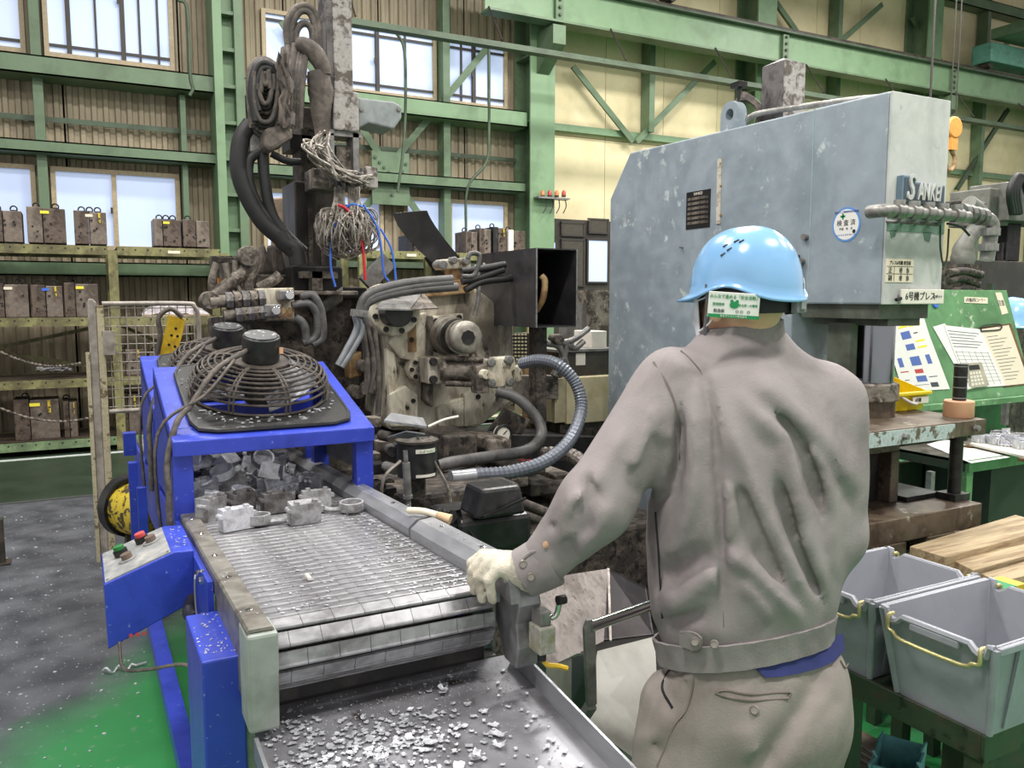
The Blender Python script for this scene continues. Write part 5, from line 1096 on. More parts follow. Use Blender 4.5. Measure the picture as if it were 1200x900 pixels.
for k, m in enumerate(('rust_block', 'rust_block')): MB().bar(atY(326 + k * 9, 372, VY - .05), atY(334 + k * 8, 362, VY - .05), .015, .03).build('warning_stripe', m, vm)
# canvas hoods behind
for pts, m, lab in (([(303, 322), (310, 284), (322, 322)], 'cloth_dusty', 'hood'), ([(320, 322), (318, 285), (330, 290), (338, 322)], 'cloth_dusty', 'hood')): plate(pts, 4.55, .15, 'canvas_hood', m, vm, .02)
MB().px(300, 322, 398, 338, 4.5, .3).build('manifold_table', 'grime', vm, bevel=.01)
MB().px(255, 372, 370, 520, 4.35, .3).build('manifold_stand', 'grime', vm, bevel=.02)
# brown stained shield behind hoses
plate([(320, 232), (352, 228), (352, 322), (330, 326), (318, 290)], 4.9, .03, 'stained_shield', mat('stained_sheet', S(172, 150, 128), .7, col2=S(110, 92, 78), amt=.45, scale=6, soft=.35), vm, .01)

# ------------------------------------------------------------------ spray robot column
sr = T('spray_robot', 'tall dirty spray robot column hung with hoses over the machine', 'robot', (1.25, 4.4, .9)); SY = 4.2
# slide column
q0 = atY(386, 150, SY).x; q1 = atY(393, 150, SY).x; q2 = atY(415, 150, SY).x; zt = 3.9
MB().bx(q1, q2, SY, SY + .16, 2.62, zt).build('ram_column', 'concrete', sr, bevel=.006); MB().bx(q0, q1, SY + .01, SY + .17, 2.42, zt).build('ram_guide', 'concrete_dark', sr)
MB().px(391, 106, 421, 153, SY - .02, .2).build('ram_cap', 'concrete', sr, bevel=.01)
ar = MB(); ar.prism(pxpoly([(420, 114), (462, 119), (471, 124), (471, 138), (462, 151), (432, 144), (420, 150)], SY + .1), 'Y', SY + .1, SY + .3); ar.build('traverse_arm', mat('arm_grey', S(150, 156, 156), .5, col2=S(134, 140, 140), amt=.3, scale=5), sr, bevel=.01)
for x in (424, 468): q = atY(x, 128, SY + .09); MB().cyl(q, q + Vector((0, .02, 0)), .012, 8).build('bolt', 'grey_steel', sr)
# spray head frame below
MB().px(385, 156, 392, 215, SY, .12).build('head_upright', 'grey_steel', sr); MB().px(414, 156, 421, 205, SY, .12).build('head_upright', 'grey_steel', sr); MB().px(385, 153, 424, 160, SY, .14).build('head_bar', 'grey_steel', sr)
MB().px(394, 170, 414, 200, SY + .05, .1).build('valve_stack', 'grime_pale', sr, bevel=.008)
MB().px(366, 198, 400, 222, SY - .02, .16).build('valve_box', 'grime_pale', sr, bevel=.006); MB().px(428, 195, 443, 220, SY - .03, .12).build('valve_box', 'concrete', sr, bevel=.006); MB().px(388, 212, 425, 221, SY - .06, .14).build('nozzle_bar', 'grime_pale', sr, bevel=.004)
rnd = random.Random(8)
for k in range(14): q = atY(rnd.uniform(388, 430), rnd.uniform(205, 224), SY - .1); MB().cyl(q, q + Vector((rnd.uniform(-.02, .02), rnd.uniform(-.02, .02), .05)), .012, 8).build('fitting', 'alu_dark', sr)
mb = MB()
for k in range(30): x0, x1 = rnd.uniform(370, 390), rnd.uniform(400, 440); mb.tube([atY(x0, rnd.uniform(150, 190), SY - rnd.uniform(0, .2)), atY(x0 - rnd.uniform(0, 22), rnd.uniform(165, 185), SY - rnd.uniform(.05, .25)), atY((x0 + x1) / 2, rnd.uniform(195, 212), SY - rnd.uniform(.05, .25)), atY(x1, rnd.uniform(200, 215), SY - rnd.uniform(0, .15))], .0055, 6)
mb.build('cable_tangle', 'wire_pale', sr, kind='stuff')
# bush of thin spray tubes
mb = MB()
for k in range(60): x = rnd.choice((rnd.uniform(391, 404), rnd.uniform(409, 421))); mb.tube([atY(x, 219, SY - .1), atY(x + rnd.uniform(-2, 2), 234, SY - .12), atY(x + rnd.uniform(-6, 6), 252, SY - .1 + rnd.uniform(-.08, .04))], .0048, 5)
for k in range(250):
    a_ = rnd.random() * 6.28; q_ = .55 + .45 * math.sqrt(rnd.random()); dx, dd_ = 35 * q_ * math.cos(a_), .17 * q_ * math.sin(a_); x0 = 406 + rnd.uniform(-10, 10); ye = 282 + rnd.uniform(-14, 12)
    P = [atY(x0, 243 + rnd.uniform(-3, 3), SY - .09), atY(x0 + dx * .7, 252 + rnd.uniform(-6, 6), SY - .07 + dd_ * .7), atY(407 + dx * 1.02 + rnd.uniform(-3, 3), 264 + rnd.uniform(-5, 8), SY - .07 + dd_), atY(407 + dx * .85 + rnd.uniform(-8, 8), ye, SY - .07 + dd_ * .8), atY(407 + dx * .4 + rnd.uniform(-14, 14), ye + rnd.uniform(2, 12), SY - .07 + dd_ * .4)]
    mb.tube(P, .0036, 5, k=5)
mb.build('spray_tubes', 'wire_pale', sr, kind='stuff', label='tangled bush of thin grey spray tubes')
MB().tube([atY(x, y, SY - .16) for x, y in ((396, 240), (406, 245), (418, 262), (425, 290), (428, 328))], .0075, 8).build('air_hose', 'red_plastic', sr, smooth=60, label='red air hose')
for P in (((425, 242), (410, 240), (396, 256), (388, 285), (388, 315), (393, 336)), ((426, 240), (440, 262), (446, 285), (450, 320), (456, 330)), ((446, 268), (458, 290), (462, 310), (464, 330))): MB().tube([atY(x, y, SY - .14) for x, y in P], .0058, 8).build('air_hose', 'blue_plastic', sr, smooth=60, label='blue air hose')
# black cabinet column
MB().px(346, 213, 394, 318, SY + .25, .3).build('mast_cabinet', mat('mast_black', S(48, 45, 44), .4, .3, col2=S(78, 72, 68), amt=.4, scale=6, stretch=(1, 1, .3)), sr, bevel=.01)
for x in (362, 376): MB().px(x, 240, x + 5, 316, SY + .24, .02).build('mast_rib', 'grime', sr)
MB().px(342, 312, 402, 342, SY + .15, .4).build('mast_foot', 'black_steel', sr, bevel=.01); MB().px(355, 318, 396, 326, SY + .05, .12).build('foot_bracket', 'grime_pale', sr); MB().px(366, 318, 378, 340, SY + .05, .08).build('foot_bracket', 'grime_pale', sr)
MB().bx(1.0, 1.5, 4.45, 4.9, 0, atY(370, 340, 4.45).z).build('pedestal', 'grime', sr, bevel=.02)
MB().px(352, 125, 372, 215, SY + .3, .2).build('mast', 'grime', sr, bevel=.01); MB().px(340, 158, 365, 175, SY + .3, .2).build('mast_arm', 'black_steel', sr)
# sleeve-covered hose bundle
MB().tube([atY(x, y, SY - .02) for x, y in ((346, 50), (356, 54), (368, 62), (377, 76), (380, 88))], [.02, .03, .036, .04, .042, .044, .046, .046, .046, .046, .046, .046, .046, .044, .042, .042, .04, .04, .038, .036, .034], 12).build('sleeve', 'cloth_dusty', sr, smooth=60)
MB().tube([atY(x, y, SY) for x, y in ((372, 84), (376, 110), (376, 130), (378, 158))], [.05, .055, .06, .06, .065, .065, .06, .06, .055, .055, .05, .05, .045, .04, .04, .04], 12).build('sleeve', 'cloth_dusty', sr, smooth=60)
loops = [[(338, 60), (336, 30), (346, 10), (362, 8), (372, 24), (375, 60)], [(342, 60), (341, 34), (350, 15), (361, 14), (368, 28), (371, 60)], [(348, 58), (347, 38), (354, 28), (362, 30), (366, 40), (366, 60)]]
for P in loops: MB().tube([atY(x, y, SY + .02) for x, y in P], .017, 8).build('hose_loop', 'hose_dusty', sr, smooth=60)
for k in range(7):
    x = 328 + k * 4; MB().tube([atY(x + 6, 56 + rnd.uniform(-4, 4), SY), atY(x + 2, 90, SY - .05), atY(x, 120 + rnd.uniform(-5, 5), SY - .04), atY(x - 2, 150, SY)], .02, 8).build('hanging_hose', 'hose_dusty' if k % 3 else 'cloth_dusty', sr, smooth=60)
for k in range(12):
    w_ = 17 - k * 1.15; yb_k = 158 - k * 5.5; P = [(311 - w_, 78 + k * 2.5 + rnd.uniform(-3, 3)), (311 - w_ - 1, 105), (311 - w_ * .9, yb_k - 14), (311 - w_ * .4, yb_k), (311 + w_ * .4, yb_k), (311 + w_ * .9, yb_k - 16), (311 + w_ + 1, 104), (311 + w_ + 1, 84 + rnd.uniform(-4, 4))]
    MB().tube([atY(x, y, SY - .01 - .025 * (k % 4)) for x, y in P], .0125, 8).build('hose_coil', ('hose_dusty', 'grime_pale', 'rubber', 'hose_dusty')[k % 4], sr, smooth=60)
for k in range(6):
    P = [(296 + k * 1.5, 150 - k * 4), (292 + k * 1.2, 110), (293 + k * 2, 84 + k * 1.2), (303 + k, 70 + k * 2), (316 + k * .5, 72 + k * 2), (327 + k * .4, 84 + k * 2), (330 + k * .5, 110)]
    MB().tube([atY(x, y, SY - .04 - .02 * (k % 3)) for x, y in P], .016, 8).build('hose_arch', ('cloth_dusty', 'hose_dusty', 'rubber')[k % 3], sr, smooth=60)
MB().px(294, 92, 330, 172, SY + .08, .1).build('hose_backing', 'grime', sr, bevel=.02)
rows = [[atY(x0 + (x1 - x0) * j / 4, y + 4 * math.sin(j * 2 + y * .2), SY - .12 + .02 * math.sin(j * 3 + y * .15)) for j in range(5)] for (x0, x1, y) in ((326, 340, 62), (322, 338, 76), (326, 342, 92), (330, 344, 106), (326, 340, 120), (328, 344, 134), (326, 344, 148))]
MB().sheet(rows, .01).build('canvas_wrap', 'cloth_dusty', sr, smooth=80, label='grey canvas hose wrap')
plate([(310, 150), (336, 145), (346, 160), (318, 178), (308, 172)], SY - .1, .12, 'hose_tray', 'cloth_dusty', sr, .02); plate([(292, 140), (312, 160), (312, 178), (293, 178)], SY, .1, 'hose_tray', 'grey_steel', sr, .006)
# thick hoses sweeping down to the machine
for P, r in ((((294, 145), (282, 165), (280, 200), (290, 230), (308, 260), (330, 280), (350, 300)), .042), (((304, 178), (292, 188), (292, 215), (305, 245), (330, 275), (352, 292)), .026), (((308, 178), (310, 210), (318, 250), (335, 275), (356, 295)), .028), (((318, 180), (335, 188), (352, 190)), .018), (((326, 272), (334, 285), (346, 292), (350, 310)), .045)):
    MB().tube([atY(x, y, SY + .02) for x, y in P], r, 10).build('supply_hose', 'rubber', sr, smooth=60)
# ------------------------------------------------------------------ press
pr_ = T('hydraulic_press', 'tall blue-grey C-frame hydraulic press behind the worker', 'press', (2.95, 3.1, 0))
PX0, PX1, PYF = 2.77, 3.115, 2.19
outl = [(PYF, 1.577), (PYF, 2.385), (3.86, 2.41), (4.05, 2.175), (4.05, 0), (2.05, 0), (2.05, .55), (2.64, .6), (2.64, 1.577)]
MB().prism(outl, 'X', PX0, PX1).build('frame', 'press_blue', pr_, bevel=.008)
MB().bx(PX0 + .001, PX1 + .001, PYF - .012, PYF - .0005, 1.577, 2.383).build('front_plate', 'press_front', pr_, bevel=.003)
MB().bx(PX0 + .002, PX1 - .002, PYF - .0145, PYF - .012, 1.86, 1.935).build('paint_patch', 'press_green_patch', pr_)
mb = MB(); mb.prism([(PX0 + .02, 1.862), (PX0 + .06, 1.862), (PX0 + .05, 1.84), (PX0 + .028, 1.832)], 'Y', PYF - .0145, PYF - .012); mb.prism([(PX1 - .13, 1.862), (PX1 - .08, 1.862), (PX1 - .09, 1.825), (PX1 - .118, 1.832)], 'Y', PYF - .0145, PYF - .012); mb.build('paint_patch', 'press_green_patch', pr_)
# weld line on the side, flaked strip
p = atX(952, 200, PX0); MB().bx(PX0 - .0015, PX0, p.y - .002, p.y + .002, 1.58, 2.39).build('weld_line', mat('weld_pale', S(160, 178, 184), .5), pr_)
a = atX(844, 186, PX0); b = atX(844, 262, PX0); st = MB().bx(PX0 - .005, PX0, a.y - .014, a.y + .014, b.z, a.z).build('strip', mat('strip_cream', S(208, 200, 186), .6, col2=S(160, 150, 130), amt=.35, scale=30), pr_)
for y in (192, 218, 252): q = atX(844, y, PX0 - .006); MB().cyl(q, q + Vector((.006, 0, 0)), .006, 8).build('screw', 'rust_block', st)
# lifting lug
lc = atX(853, 134, PX0); lg = MB(); n = 24; ro, ri = .062, .027; R1 = []; ring_o = [(lc.y + ro * math.cos(i * 2 * PI / n), lc.z + ro * math.sin(i * 2 * PI / n)) for i in range(n)]
for i in range(n):
    a_ = i * 2 * PI / n
    y, z = ro * math.cos(a_), ro * math.sin(a_)
    if z < 0: y = math.copysign(ro, y) if abs(y) > .02 else y; z = -.10 if True else z
    R1.append((y, z))
inner = [(ri * math.cos(i * 2 * PI / n), ri * math.sin(i * 2 * PI / n)) for i in range(n)]
vs = []
for X in (PX0 + .01, PX0 + .06):
    vs += [(X, lc.y + y, lc.z + z) for y, z in R1] + [(X, lc.y + y, lc.z + z) for y, z in inner]
fs = []
for i in range(n):
    j = (i + 1) % n; fs += [(i, j, n + j, n + i), (2 * n + i, 3 * n + i, 3 * n + j, 2 * n + j), (i, 2 * n + i, 2 * n + j, j), (n + i, n + j, 3 * n + j, 3 * n + i)]
lg.add(vs, fs).build('lifting_lug', 'press_blue', pr_)
# name plate on the side
def side(px, py): return atX(px, py, PX0)
a = side(805, 226); b = side(832, 266)
npz = MB().bx(PX0 - .003, PX0, b.y, a.y, b.z, a.z).build('maker_plate', mat('plate_black', S(40, 38, 38), .4, .3), pr_)
for k in range(6):
    z = a.z - .035 - k * .024; MB().bx(PX0 - .0045, PX0 - .003, b.y + .012, a.y - .012, z - .007, z + .006).build('plate_line', 'grime_pale', npz)
text('plate_text', 'SANKEI', .02, (PX0 - .004, (a.y + b.y) / 2, a.z - .014), (0, -1, 0), (0, 0, 1), 'plate_white', npz)
# inspection sticker
c = side(992, 263); stk = MB().cyl((c.x - .002, c.y, c.z), (c.x, c.y, c.z), .069, 40).build('inspection_sticker', mat('sticker_blue', S(96, 146, 214), .4, grain=.02), pr_)
MB().cyl((c.x - .0026, c.y, c.z), (c.x - .002, c.y, c.z), .061, 40).build('sticker_face', 'paper', stk)
mb = MB(); mb.bx(c.x - .0034, c.x - .0026, c.y + .005, c.y + .029, c.z + .029, c.z + .037); mb.bx(c.x - .0034, c.x - .0026, c.y + .013, c.y + .021, c.z + .021, c.z + .045); mb.build('green_cross', 'ink_green', stk)
lw = (0, -1, 0); uz = (0, 0, 1); f0 = c.x - .003
text('sticker_text', '検 査 済', .026, (f0, c.y, c.z + .005), lw, uz, 'ink_black', stk); text('sticker_text', '動力プレス機械特定自主検査', .009, (f0, c.y, c.z + .05), lw, uz, 'ink_blue', stk); text('sticker_text', '平成　年　月', .011, (f0, c.y, c.z - .018), lw, uz, 'ink', stk); text('sticker_text', '1 2 3 4 5 6 7 8 9 10 11 12', .009, (f0, c.y, c.z - .042), lw, uz, 'ink_blue', stk)
q = c + Vector((-.003, -.04, -.03)); MB().cyl(q, q + Vector((.001, 0, 0)), .008, 12).build('punch_dot', 'ink_black', stk)
for (x, y) in ((945, 278), (941, 306), (800, 290)):
    q = side(x, y); MB().cyl(q - Vector((.02, 0, 0)), q, .014 if x > 900 else .005, 10).build('side_bolt', 'grey_steel', pr_)
q = side(938, 313); MB().tube([q + Vector((-.02, 0, .05)), q + Vector((-.035, 0, 0)), q + Vector((-.02, .0, -.06)), q + Vector((-.01, 0, -.12))], .012, 8).build('cable_clamp', 'black_steel', pr_, smooth=60)
# front badge
def front(px, py): return atY(px, py, PYF - .012)
a = front(1051, 206); b = front(1099, 243); bd = MB(); zz = lambda f: b.z + (a.z - b.z) * f; xx = lambda f: a.x + (b.x - a.x) * f
bd.prism([(xx(0), zz(.08)), (xx(1), zz(0)), (xx(1), zz(.78)), (xx(.3), zz(.8)), (xx(.29), zz(1)), (xx(0), zz(1))], 'Y', PYF - .04, PYF - .012); bdg = bd.build('maker_badge', mat('badge_blue', S(112, 134, 150), .5), pr_, bevel=.003)
bd = MB(); bd.prism([(xx(.03), zz(.14)), (xx(.97), zz(.07)), (xx(.97), zz(.7)), (xx(.27), zz(.72)), (xx(.26), zz(.92)), (xx(.03), zz(.92))], 'Y', PYF - .042, PYF - .04); bd.build('badge_face', mat('badge_slate', S(74, 86, 96), .5), bdg)
text('badge_letters', 'S', .14, (xx(.15), PYF - .046, zz(.55)), (1, 0, 0), uz, 'press_front', bdg, depth=.004, shear=.25, sx=.62, bold=.002); text('badge_letters', 'ANKEI', .092, (xx(.585), PYF - .046, zz(.44)), (1, 0, 0), uz, 'press_front', bdg, depth=.004, shear=.25, sx=.52, bold=.002)
# operator table sticker and sign
a = front(1038, 303); b = front(1069, 331); ts = MB().bx(a.x, b.x, PYF - .0145, PYF - .012, b.z, a.z).build('operator_table', 'paper_cream', pr_)
h = a.z - b.z; w = b.x - a.x; yy = PYF - .0155
for f in (.36, .68): MB().bx(a.x + .004, b.x - .004, yy, PYF - .0145, b.z + h * f - .001, b.z + h * f + .001).build('rule_line', 'ink', ts)
for f in (.3, .55, .78): MB().bx(a.x + w * f - .001, a.x + w * f + .001, yy, PYF - .0145, b.z + .004, b.z + h * .66).build('rule_line', 'ink', ts)
text('table_text', 'プレス6号機 担当者', .017, (a.x + w / 2, yy, b.z + h * .82), (1, 0, 0), uz, 'ink_black', ts, sx=.85); text('table_text', '正', .024, (a.x + w * .16, yy, b.z + h * .5), (1, 0, 0), uz, 'ink_black', ts); text('table_text', '副', .024, (a.x + w * .16, yy, b.z + h * .17), (1, 0, 0), uz, 'ink_black', ts)
for f in (.5, .17): text('table_text', '担　当', .02, (a.x + w * .66, yy, b.z + h * f), (1, 0, 0), uz, 'ink', ts)
a = front(1052, 339); b = front(1101, 356); sg = MB().bx(a.x, b.x, PYF - .03, PYF - .022, b.z, a.z).build('machine_sign', 'plate_white', pr_, bevel=.002)
text('sign_text', '6号機プレス', .036, (a.x + (b.x - a.x) * .44, PYF - .031, (a.z + b.z) / 2), (1, 0, 0), uz, 'ink_black', sg, sx=.92); text('sign_text', 'ロボット', .014, (a.x + (b.x - a.x) * .85, PYF - .031, (a.z + b.z) / 2), (1, 0, 0), uz, 'ink_black', sg)
MB().cyl((a.x - .03, PYF - .03, b.z + .016), (a.x - .002, PYF - .03, b.z + .022), .007, 8).build('sign_clip', 'black_steel', sg)
# air pipe manifold across the front
pz = atY(1045, 247, 2.11).z; xa = atY(1037, 244, 2.11).x; xb = atY(1135, 250, 2.11).x
pm = MB().tube([(xa, PYF - .012, pz), (xa - .002, 2.14, pz), (xa + .01, 2.115, pz), (xa + .04, 2.11, pz)], .025, 14).build('pipe_manifold', 'galvanised' if 'galvanised' in MATS else mat('galvanised', S(158, 156, 152), .45, .45, col2=S(126, 122, 118), amt=.4, scale=12), pr_, smooth=60)
MB().cyl((xa + .03, 2.11, pz), (xb, 2.11, pz - .002), .021, 14).build('pipe_run', 'galvanised', pm, smooth=60)
for k in range(5):
    x = xa + .08 + k * .085; MB().cyl((x - .022, 2.11, pz), (x + .022, 2.11, pz), .028, 14).build('pipe_tee', 'galvanised', pm, smooth=60); MB().cyl((x, 2.11, pz), (x, 2.11, pz + .042), .021, 12).build('tee_branch', 'galvanised', pm, smooth=60)
for k in range(4): x = xa + .1 + k * .08; MB().tube([(x, 2.12, pz - .02), (x, 2.13, pz - .035), (x, 2.17, pz - .03), (x, PYF - .012, pz - .03)], .008, 8).build('pipe_clip', 'grey_steel', pm)
V = [atY(x, y, 2.2) for x, y in ((1128, 249), (1150, 254), (1162, 262), (1160, 280), (1156, 305))]
MB().tube(V, .03, 12).build('drop_pipe', 'galvanised', pm, smooth=60)
for k in range(4): q = V[0].lerp(V[1], k / 3) ; MB().cyl(q - Vector((.015, 0, 0)), q + Vector((.015, 0, 0)), .037, 10).build('pipe_union', 'grey_steel', pm)
for (x, y) in ((1160, 272), (1158, 290)): q = atY(x, y, 2.19); MB().cyl(q - Vector((0, .0, .015)), q + Vector((0, 0, .015)), .04, 10).build('pipe_union', 'galvanised', pm)
MB().tube([atY(x, y, 2.14) for x, y in ((1102, 262), (1102, 290), (1106, 312), (1110, 300), (1112, 268))], .004, 6).build('loose_wire', 'bench_dark', pm); MB().tube([atY(x, y, 2.14) for x, y in ((1110, 262), (1126, 266), (1136, 276))], .005, 6).build('loose_wire', 'rubber', pm)
# ram and tooling
rx, ry = 3.0, 2.40
MB().bx(PX0 + .02, PX1 - .03, PYF + .02, 2.6, 1.52, 1.577).build('ram_guide', 'press_olive', pr_); MB().bx(PX0 + .1, PX1 - .05, PYF + .04, 2.6, 1.49, 1.52).build('ram_guide', 'press_olive', pr_)
MB().cyl((rx, ry, 1.24), (rx, ry, 1.5), .088, 36).build('ram', 'ram_chrome', pr_, smooth=50); MB().bx(rx - .16, rx - .12, ry - .02, ry + .1, 1.2, 1.5).build('ram_rail', 'press_olive', pr_)
MB().cyl((rx - .02, ry, 1.17), (rx - .02, ry, 1.245), .125, 12).build('ram_clamp', 'grime_pale', pr_, bevel=.006); MB().cyl((rx, ry, 1.1), (rx, ry, 1.17), .1, 28).build('punch_holder', 'bolster_brown', pr_, smooth=40)
MB().bx(2.5, 3.345, 2.1, 2.63, 1.035, 1.1).build('bolster', 'bolster_brown', pr_, bevel=.004); fp = MB().bx(2.5, 3.13, 2.094, 2.1, 1.037, 1.094).build('bolster_face', 'bolster_paint', pr_)
for x in (2.82, 3.26): MB().cyl((x, 2.094, 1.068), (x, 2.075, 1.068), .013, 6).build('bolt', 'grey_steel', pr_)
def rod(x, y, z0, z1, r, name):
    o = MB().cyl((x, y, z0), (x, y, z1), r, 18).build(name, 'black_steel', pr_, smooth=40)
    for k in range(4): z = z1 - .012 - k * .045; MB().cyl((x, y, z), (x, y, z + .005), r + .0012, 18).build('groove_ring', 'grey_steel', o)
    return o
gx = atY(1124, 470, 2.2).x; gx0 = atY(1005, 480, 2.12).x
rod(gx, 2.2, .74, 1.325, .027, 'guide_post'); rod(gx0, 2.14, 1.1, 1.30, .027, 'guide_post')
MB().lathe([(.03, 0), (.058, 0), (.06, .004), (.06, .066), (.056, .07), (.03, .07)], (gx, 2.2, 1.1), n=28).build('post_collar', 'tan_ring', pr_, smooth=40)
MB().cyl((gx, 2.2, 1.0), (gx, 2.2, 1.035), .04, 18).build('post_flange', 'black_steel', pr_); MB().bx(gx - .05, gx + .05, 2.16, 2.25, .74, .77).build('post_foot', 'black_steel', pr_)
MB().bx(2.5, 3.35, 2.1, 2.62, .64, .74).build('bed', 'bolster_brown', pr_, bevel=.005); MB().bx(3.08, 3.3, 2.26, 2.55, .74, .76).build('bed_pad', 'black_steel', pr_)
for x0, x1 in ((2.5, 2.86), (3.0, 3.35)): MB().bx(x0, x1, 2.09, 2.55, .58, .64).build('bed_foot', 'bolster_brown', pr_)
MB().bx(2.45, 3.4, 2.15, 2.6, 0, .58).build('bed_base', 'black_steel', pr_)
db = MB(); db.bx(2.70, 2.75, 2.28, 2.5, .74, .96); db.bx(3.0, 3.05, 2.28, 2.5, .74, .96); db.bx(2.70, 3.05, 2.28, 2.5, .96, 1.0); db.build('die_frame', 'die_steel', pr_, bevel=.005); MB().bx(2.75, 3.0, 2.34, 2.48, .74, .96).build('die_insert', 'black_steel', pr_)
for x in (2.72, 2.86, 2.96): MB().cyl((x, 2.36, 1.0), (x, 2.36, 1.02), .018, 8).build('bolt', 'black_steel', pr_)
# post and cables on the press top
cxp = 2.98
q0 = atX(934, 100, cxp); q1 = atX(965, 100, cxp); tp_ = T('cylinder_guard', 'rough concrete-grey square post rising above the press top', 'post', (3.0, 2.95, 2.4))
ym = atX(940, 100, 2.93).y
MB().bx(2.90, 3.03, 2.86, 3.0, 2.40, 2.68).build('post', 'concrete_dark', tp_, bevel=.006)
mb = MB(); mb.add([(2.90, 2.86, 2.68), (3.03, 2.86, 2.68), (3.03, 3.0, 2.68), (2.90, 3.0, 2.68), (2.965, 2.93, 2.715)], [(0, 1, 4), (1, 2, 4), (2, 3, 4), (3, 0, 4), (3, 2, 1, 0)]); mb.build('post_cap', 'concrete_dark', tp_)
MB().bx(2.9, 3.03, 2.855, 2.86, 2.4, 2.68).build('post_face', 'concrete', tp_)
pc = T('press_cables', 'coiled dark cables and pipe lying on the press top', 'cable', (2.9, 3.0, 2.4))
for k in range(6): MB().tube([(2.84 + .01 * k, 3.08, 2.42), (2.82 + .012 * k, 3.12, 2.50 + .008 * k), (2.85, 3.06, 2.54 + .006 * k), (2.88 + .008 * k, 3.0, 2.49), (2.88, 3.0, 2.42)], .009, 6).build('cable_loop', 'hose_dusty', pc, smooth=60)
MB().tube([(2.82, 3.05, 2.41), (2.84, 3.0, 2.45), (2.88, 2.9, 2.46), (2.92, 2.5, 2.43), (2.95, 2.38, 2.42)], .014, 8).build('top_pipe', 'galvanised', pc, smooth=60); MB().cyl((2.84, 3.08, 2.4), (2.84, 3.08, 2.62), .01, 8).build('rod', 'black_steel', pc); MB().bx(2.82, 2.87, 3.06, 3.12, 2.6, 2.625).build('rod_head', 'black_steel', pc)

# ------------------------------------------------------------------ green desk beside the press
gd = T('inspection_desk', 'green steel desk with sloping notice board right of press', 'desk', (4.3, 2.9, 0))
BX0, BX1 = 3.55, 5.06; b0 = Vector((0, 2.9, 1.03)); b1 = Vector((0, 3.1, 1.652)); bn = Vector((0, -(b1.z - b0.z), b1.y - b0.y)).normalized(); bv = (b1 - b0).normalized()
if bn.y > 0: bn = -bn
def bq(x, v, h=0): return Vector((x, b0.y, b0.z)) + bv * v + bn * h
BL = (b1 - b0).length
def onboard(px, py, h=0):
    d = ray(px, py); o = Vector((0, 0, EYE)); t = (bq(0, 0, h) - o).dot(bn) / d.dot(bn); return o + d * t
MB().hexa([bq(BX0, 0), bq(BX1, 0), bq(BX1, BL), bq(BX0, BL)], [bq(BX0, 0, -.02), bq(BX1, 0, -.02), bq(BX1, BL, -.02), bq(BX0, BL, -.02)]).build('notice_board', 'bench_green', gd, bevel=.003)
MB().bx(BX0, BX1, 2.85, 2.92, 1.0, 1.03).build('board_lip', 'bench_green', gd); MB().bx(3.6, BX1, 3.05, 3.07, .75, .98).build('back_panel', 'bench_bright', gd)
for x in (4.1, 4.45, 4.8): MB().bx(x, x + .03, 2.9, 2.93, .86, 1.0).build('board_strut', 'grey_steel', gd)
TL = atY(1134, 541, 2.55); tzq = TL.z
MB().bx(TL.x, BX1, 2.55, 3.05, tzq - .012, tzq).build('desk_top', mat('desk_brown', S(96, 88, 78), .5, .2, col2=S(66, 60, 52), amt=.4, scale=5), gd)
MB().bx(TL.x, BX1, 2.54, 2.56, tzq - .055, tzq + .004).build('front_rail', 'bench_green', gd); MB().bx(TL.x, TL.x + .02, 2.56, 3.05, tzq - .055, tzq + .002).build('side_rail', 'bench_dark', gd)
for x, y in ((TL.x, 2.55), (TL.x, 3.0), (BX1 - .05, 2.55), (BX1 - .05, 3.0)): MB().bx(x, x + .05, y, y + .05, 0, tzq - .055).build('leg', 'bench_green', gd)
for x in (3.75, ): MB().bx(x, x + .03, 2.62, 2.65, 0, tzq - .05).build('strut', 'grey_steel', gd)
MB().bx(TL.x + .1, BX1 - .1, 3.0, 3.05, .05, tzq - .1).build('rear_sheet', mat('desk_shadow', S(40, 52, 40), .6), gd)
MB().bx(TL.x + .28, BX1 - .06, 2.6, 2.98, .03, tzq - .06).build('shade_panel', 'desk_shadow', gd); MB().cyl((TL.x + .16, 2.75, .3), (TL.x + .16, 2.95, .3), .1, 20).build('round_drum', 'bench_dark', gd) if False else MB().cyl((4.3, 2.8, .3), (4.3, 3.0, .3), .12, 20).build('round_can', 'bench_dark', gd)  # dark box stands for the lower green panel and the shade under the desk
def sheet4(P, name, m, par, h=.001, t=.0012):
    c = [onboard(x, y, h) for x, y in P]; return MB().hexa(c, [q + bn * t for q in c]).build(name, m, par)
def paper(P, label, m='paper', h=.001, name='paper_sheet', grp='sheets on the notice board'):
    c = onboard(P[0][0], P[0][1]); o = T(name, label, 'paper', c, grp); sheet4(P, 'sheet', m, o, h); return o
def bil(P, u, v):
    a = Vector(P[0]).lerp(Vector(P[1]), u); b = Vector(P[3]).lerp(Vector(P[2]), u); q = a.lerp(b, v); return (q.x, q.y)
def cell(P, u0, v0, u1, v1, name, m, par, h): return sheet4([bil(P, u0, v0), bil(P, u1, v0), bil(P, u1, v1), bil(P, u0, v1)], name, m, par, h, .0006)
P1 = [(1033, 378), (1078, 364), (1113, 456), (1058, 459)]
paper([(1033, 366), (1078, 358), (1090, 396), (1040, 408)], 'plain white sheet half hidden behind the colour instruction sheet', 'paper', .001)
o = paper(P1, 'instruction sheet with yellow bars and blue photos on board', 'paper', .004)
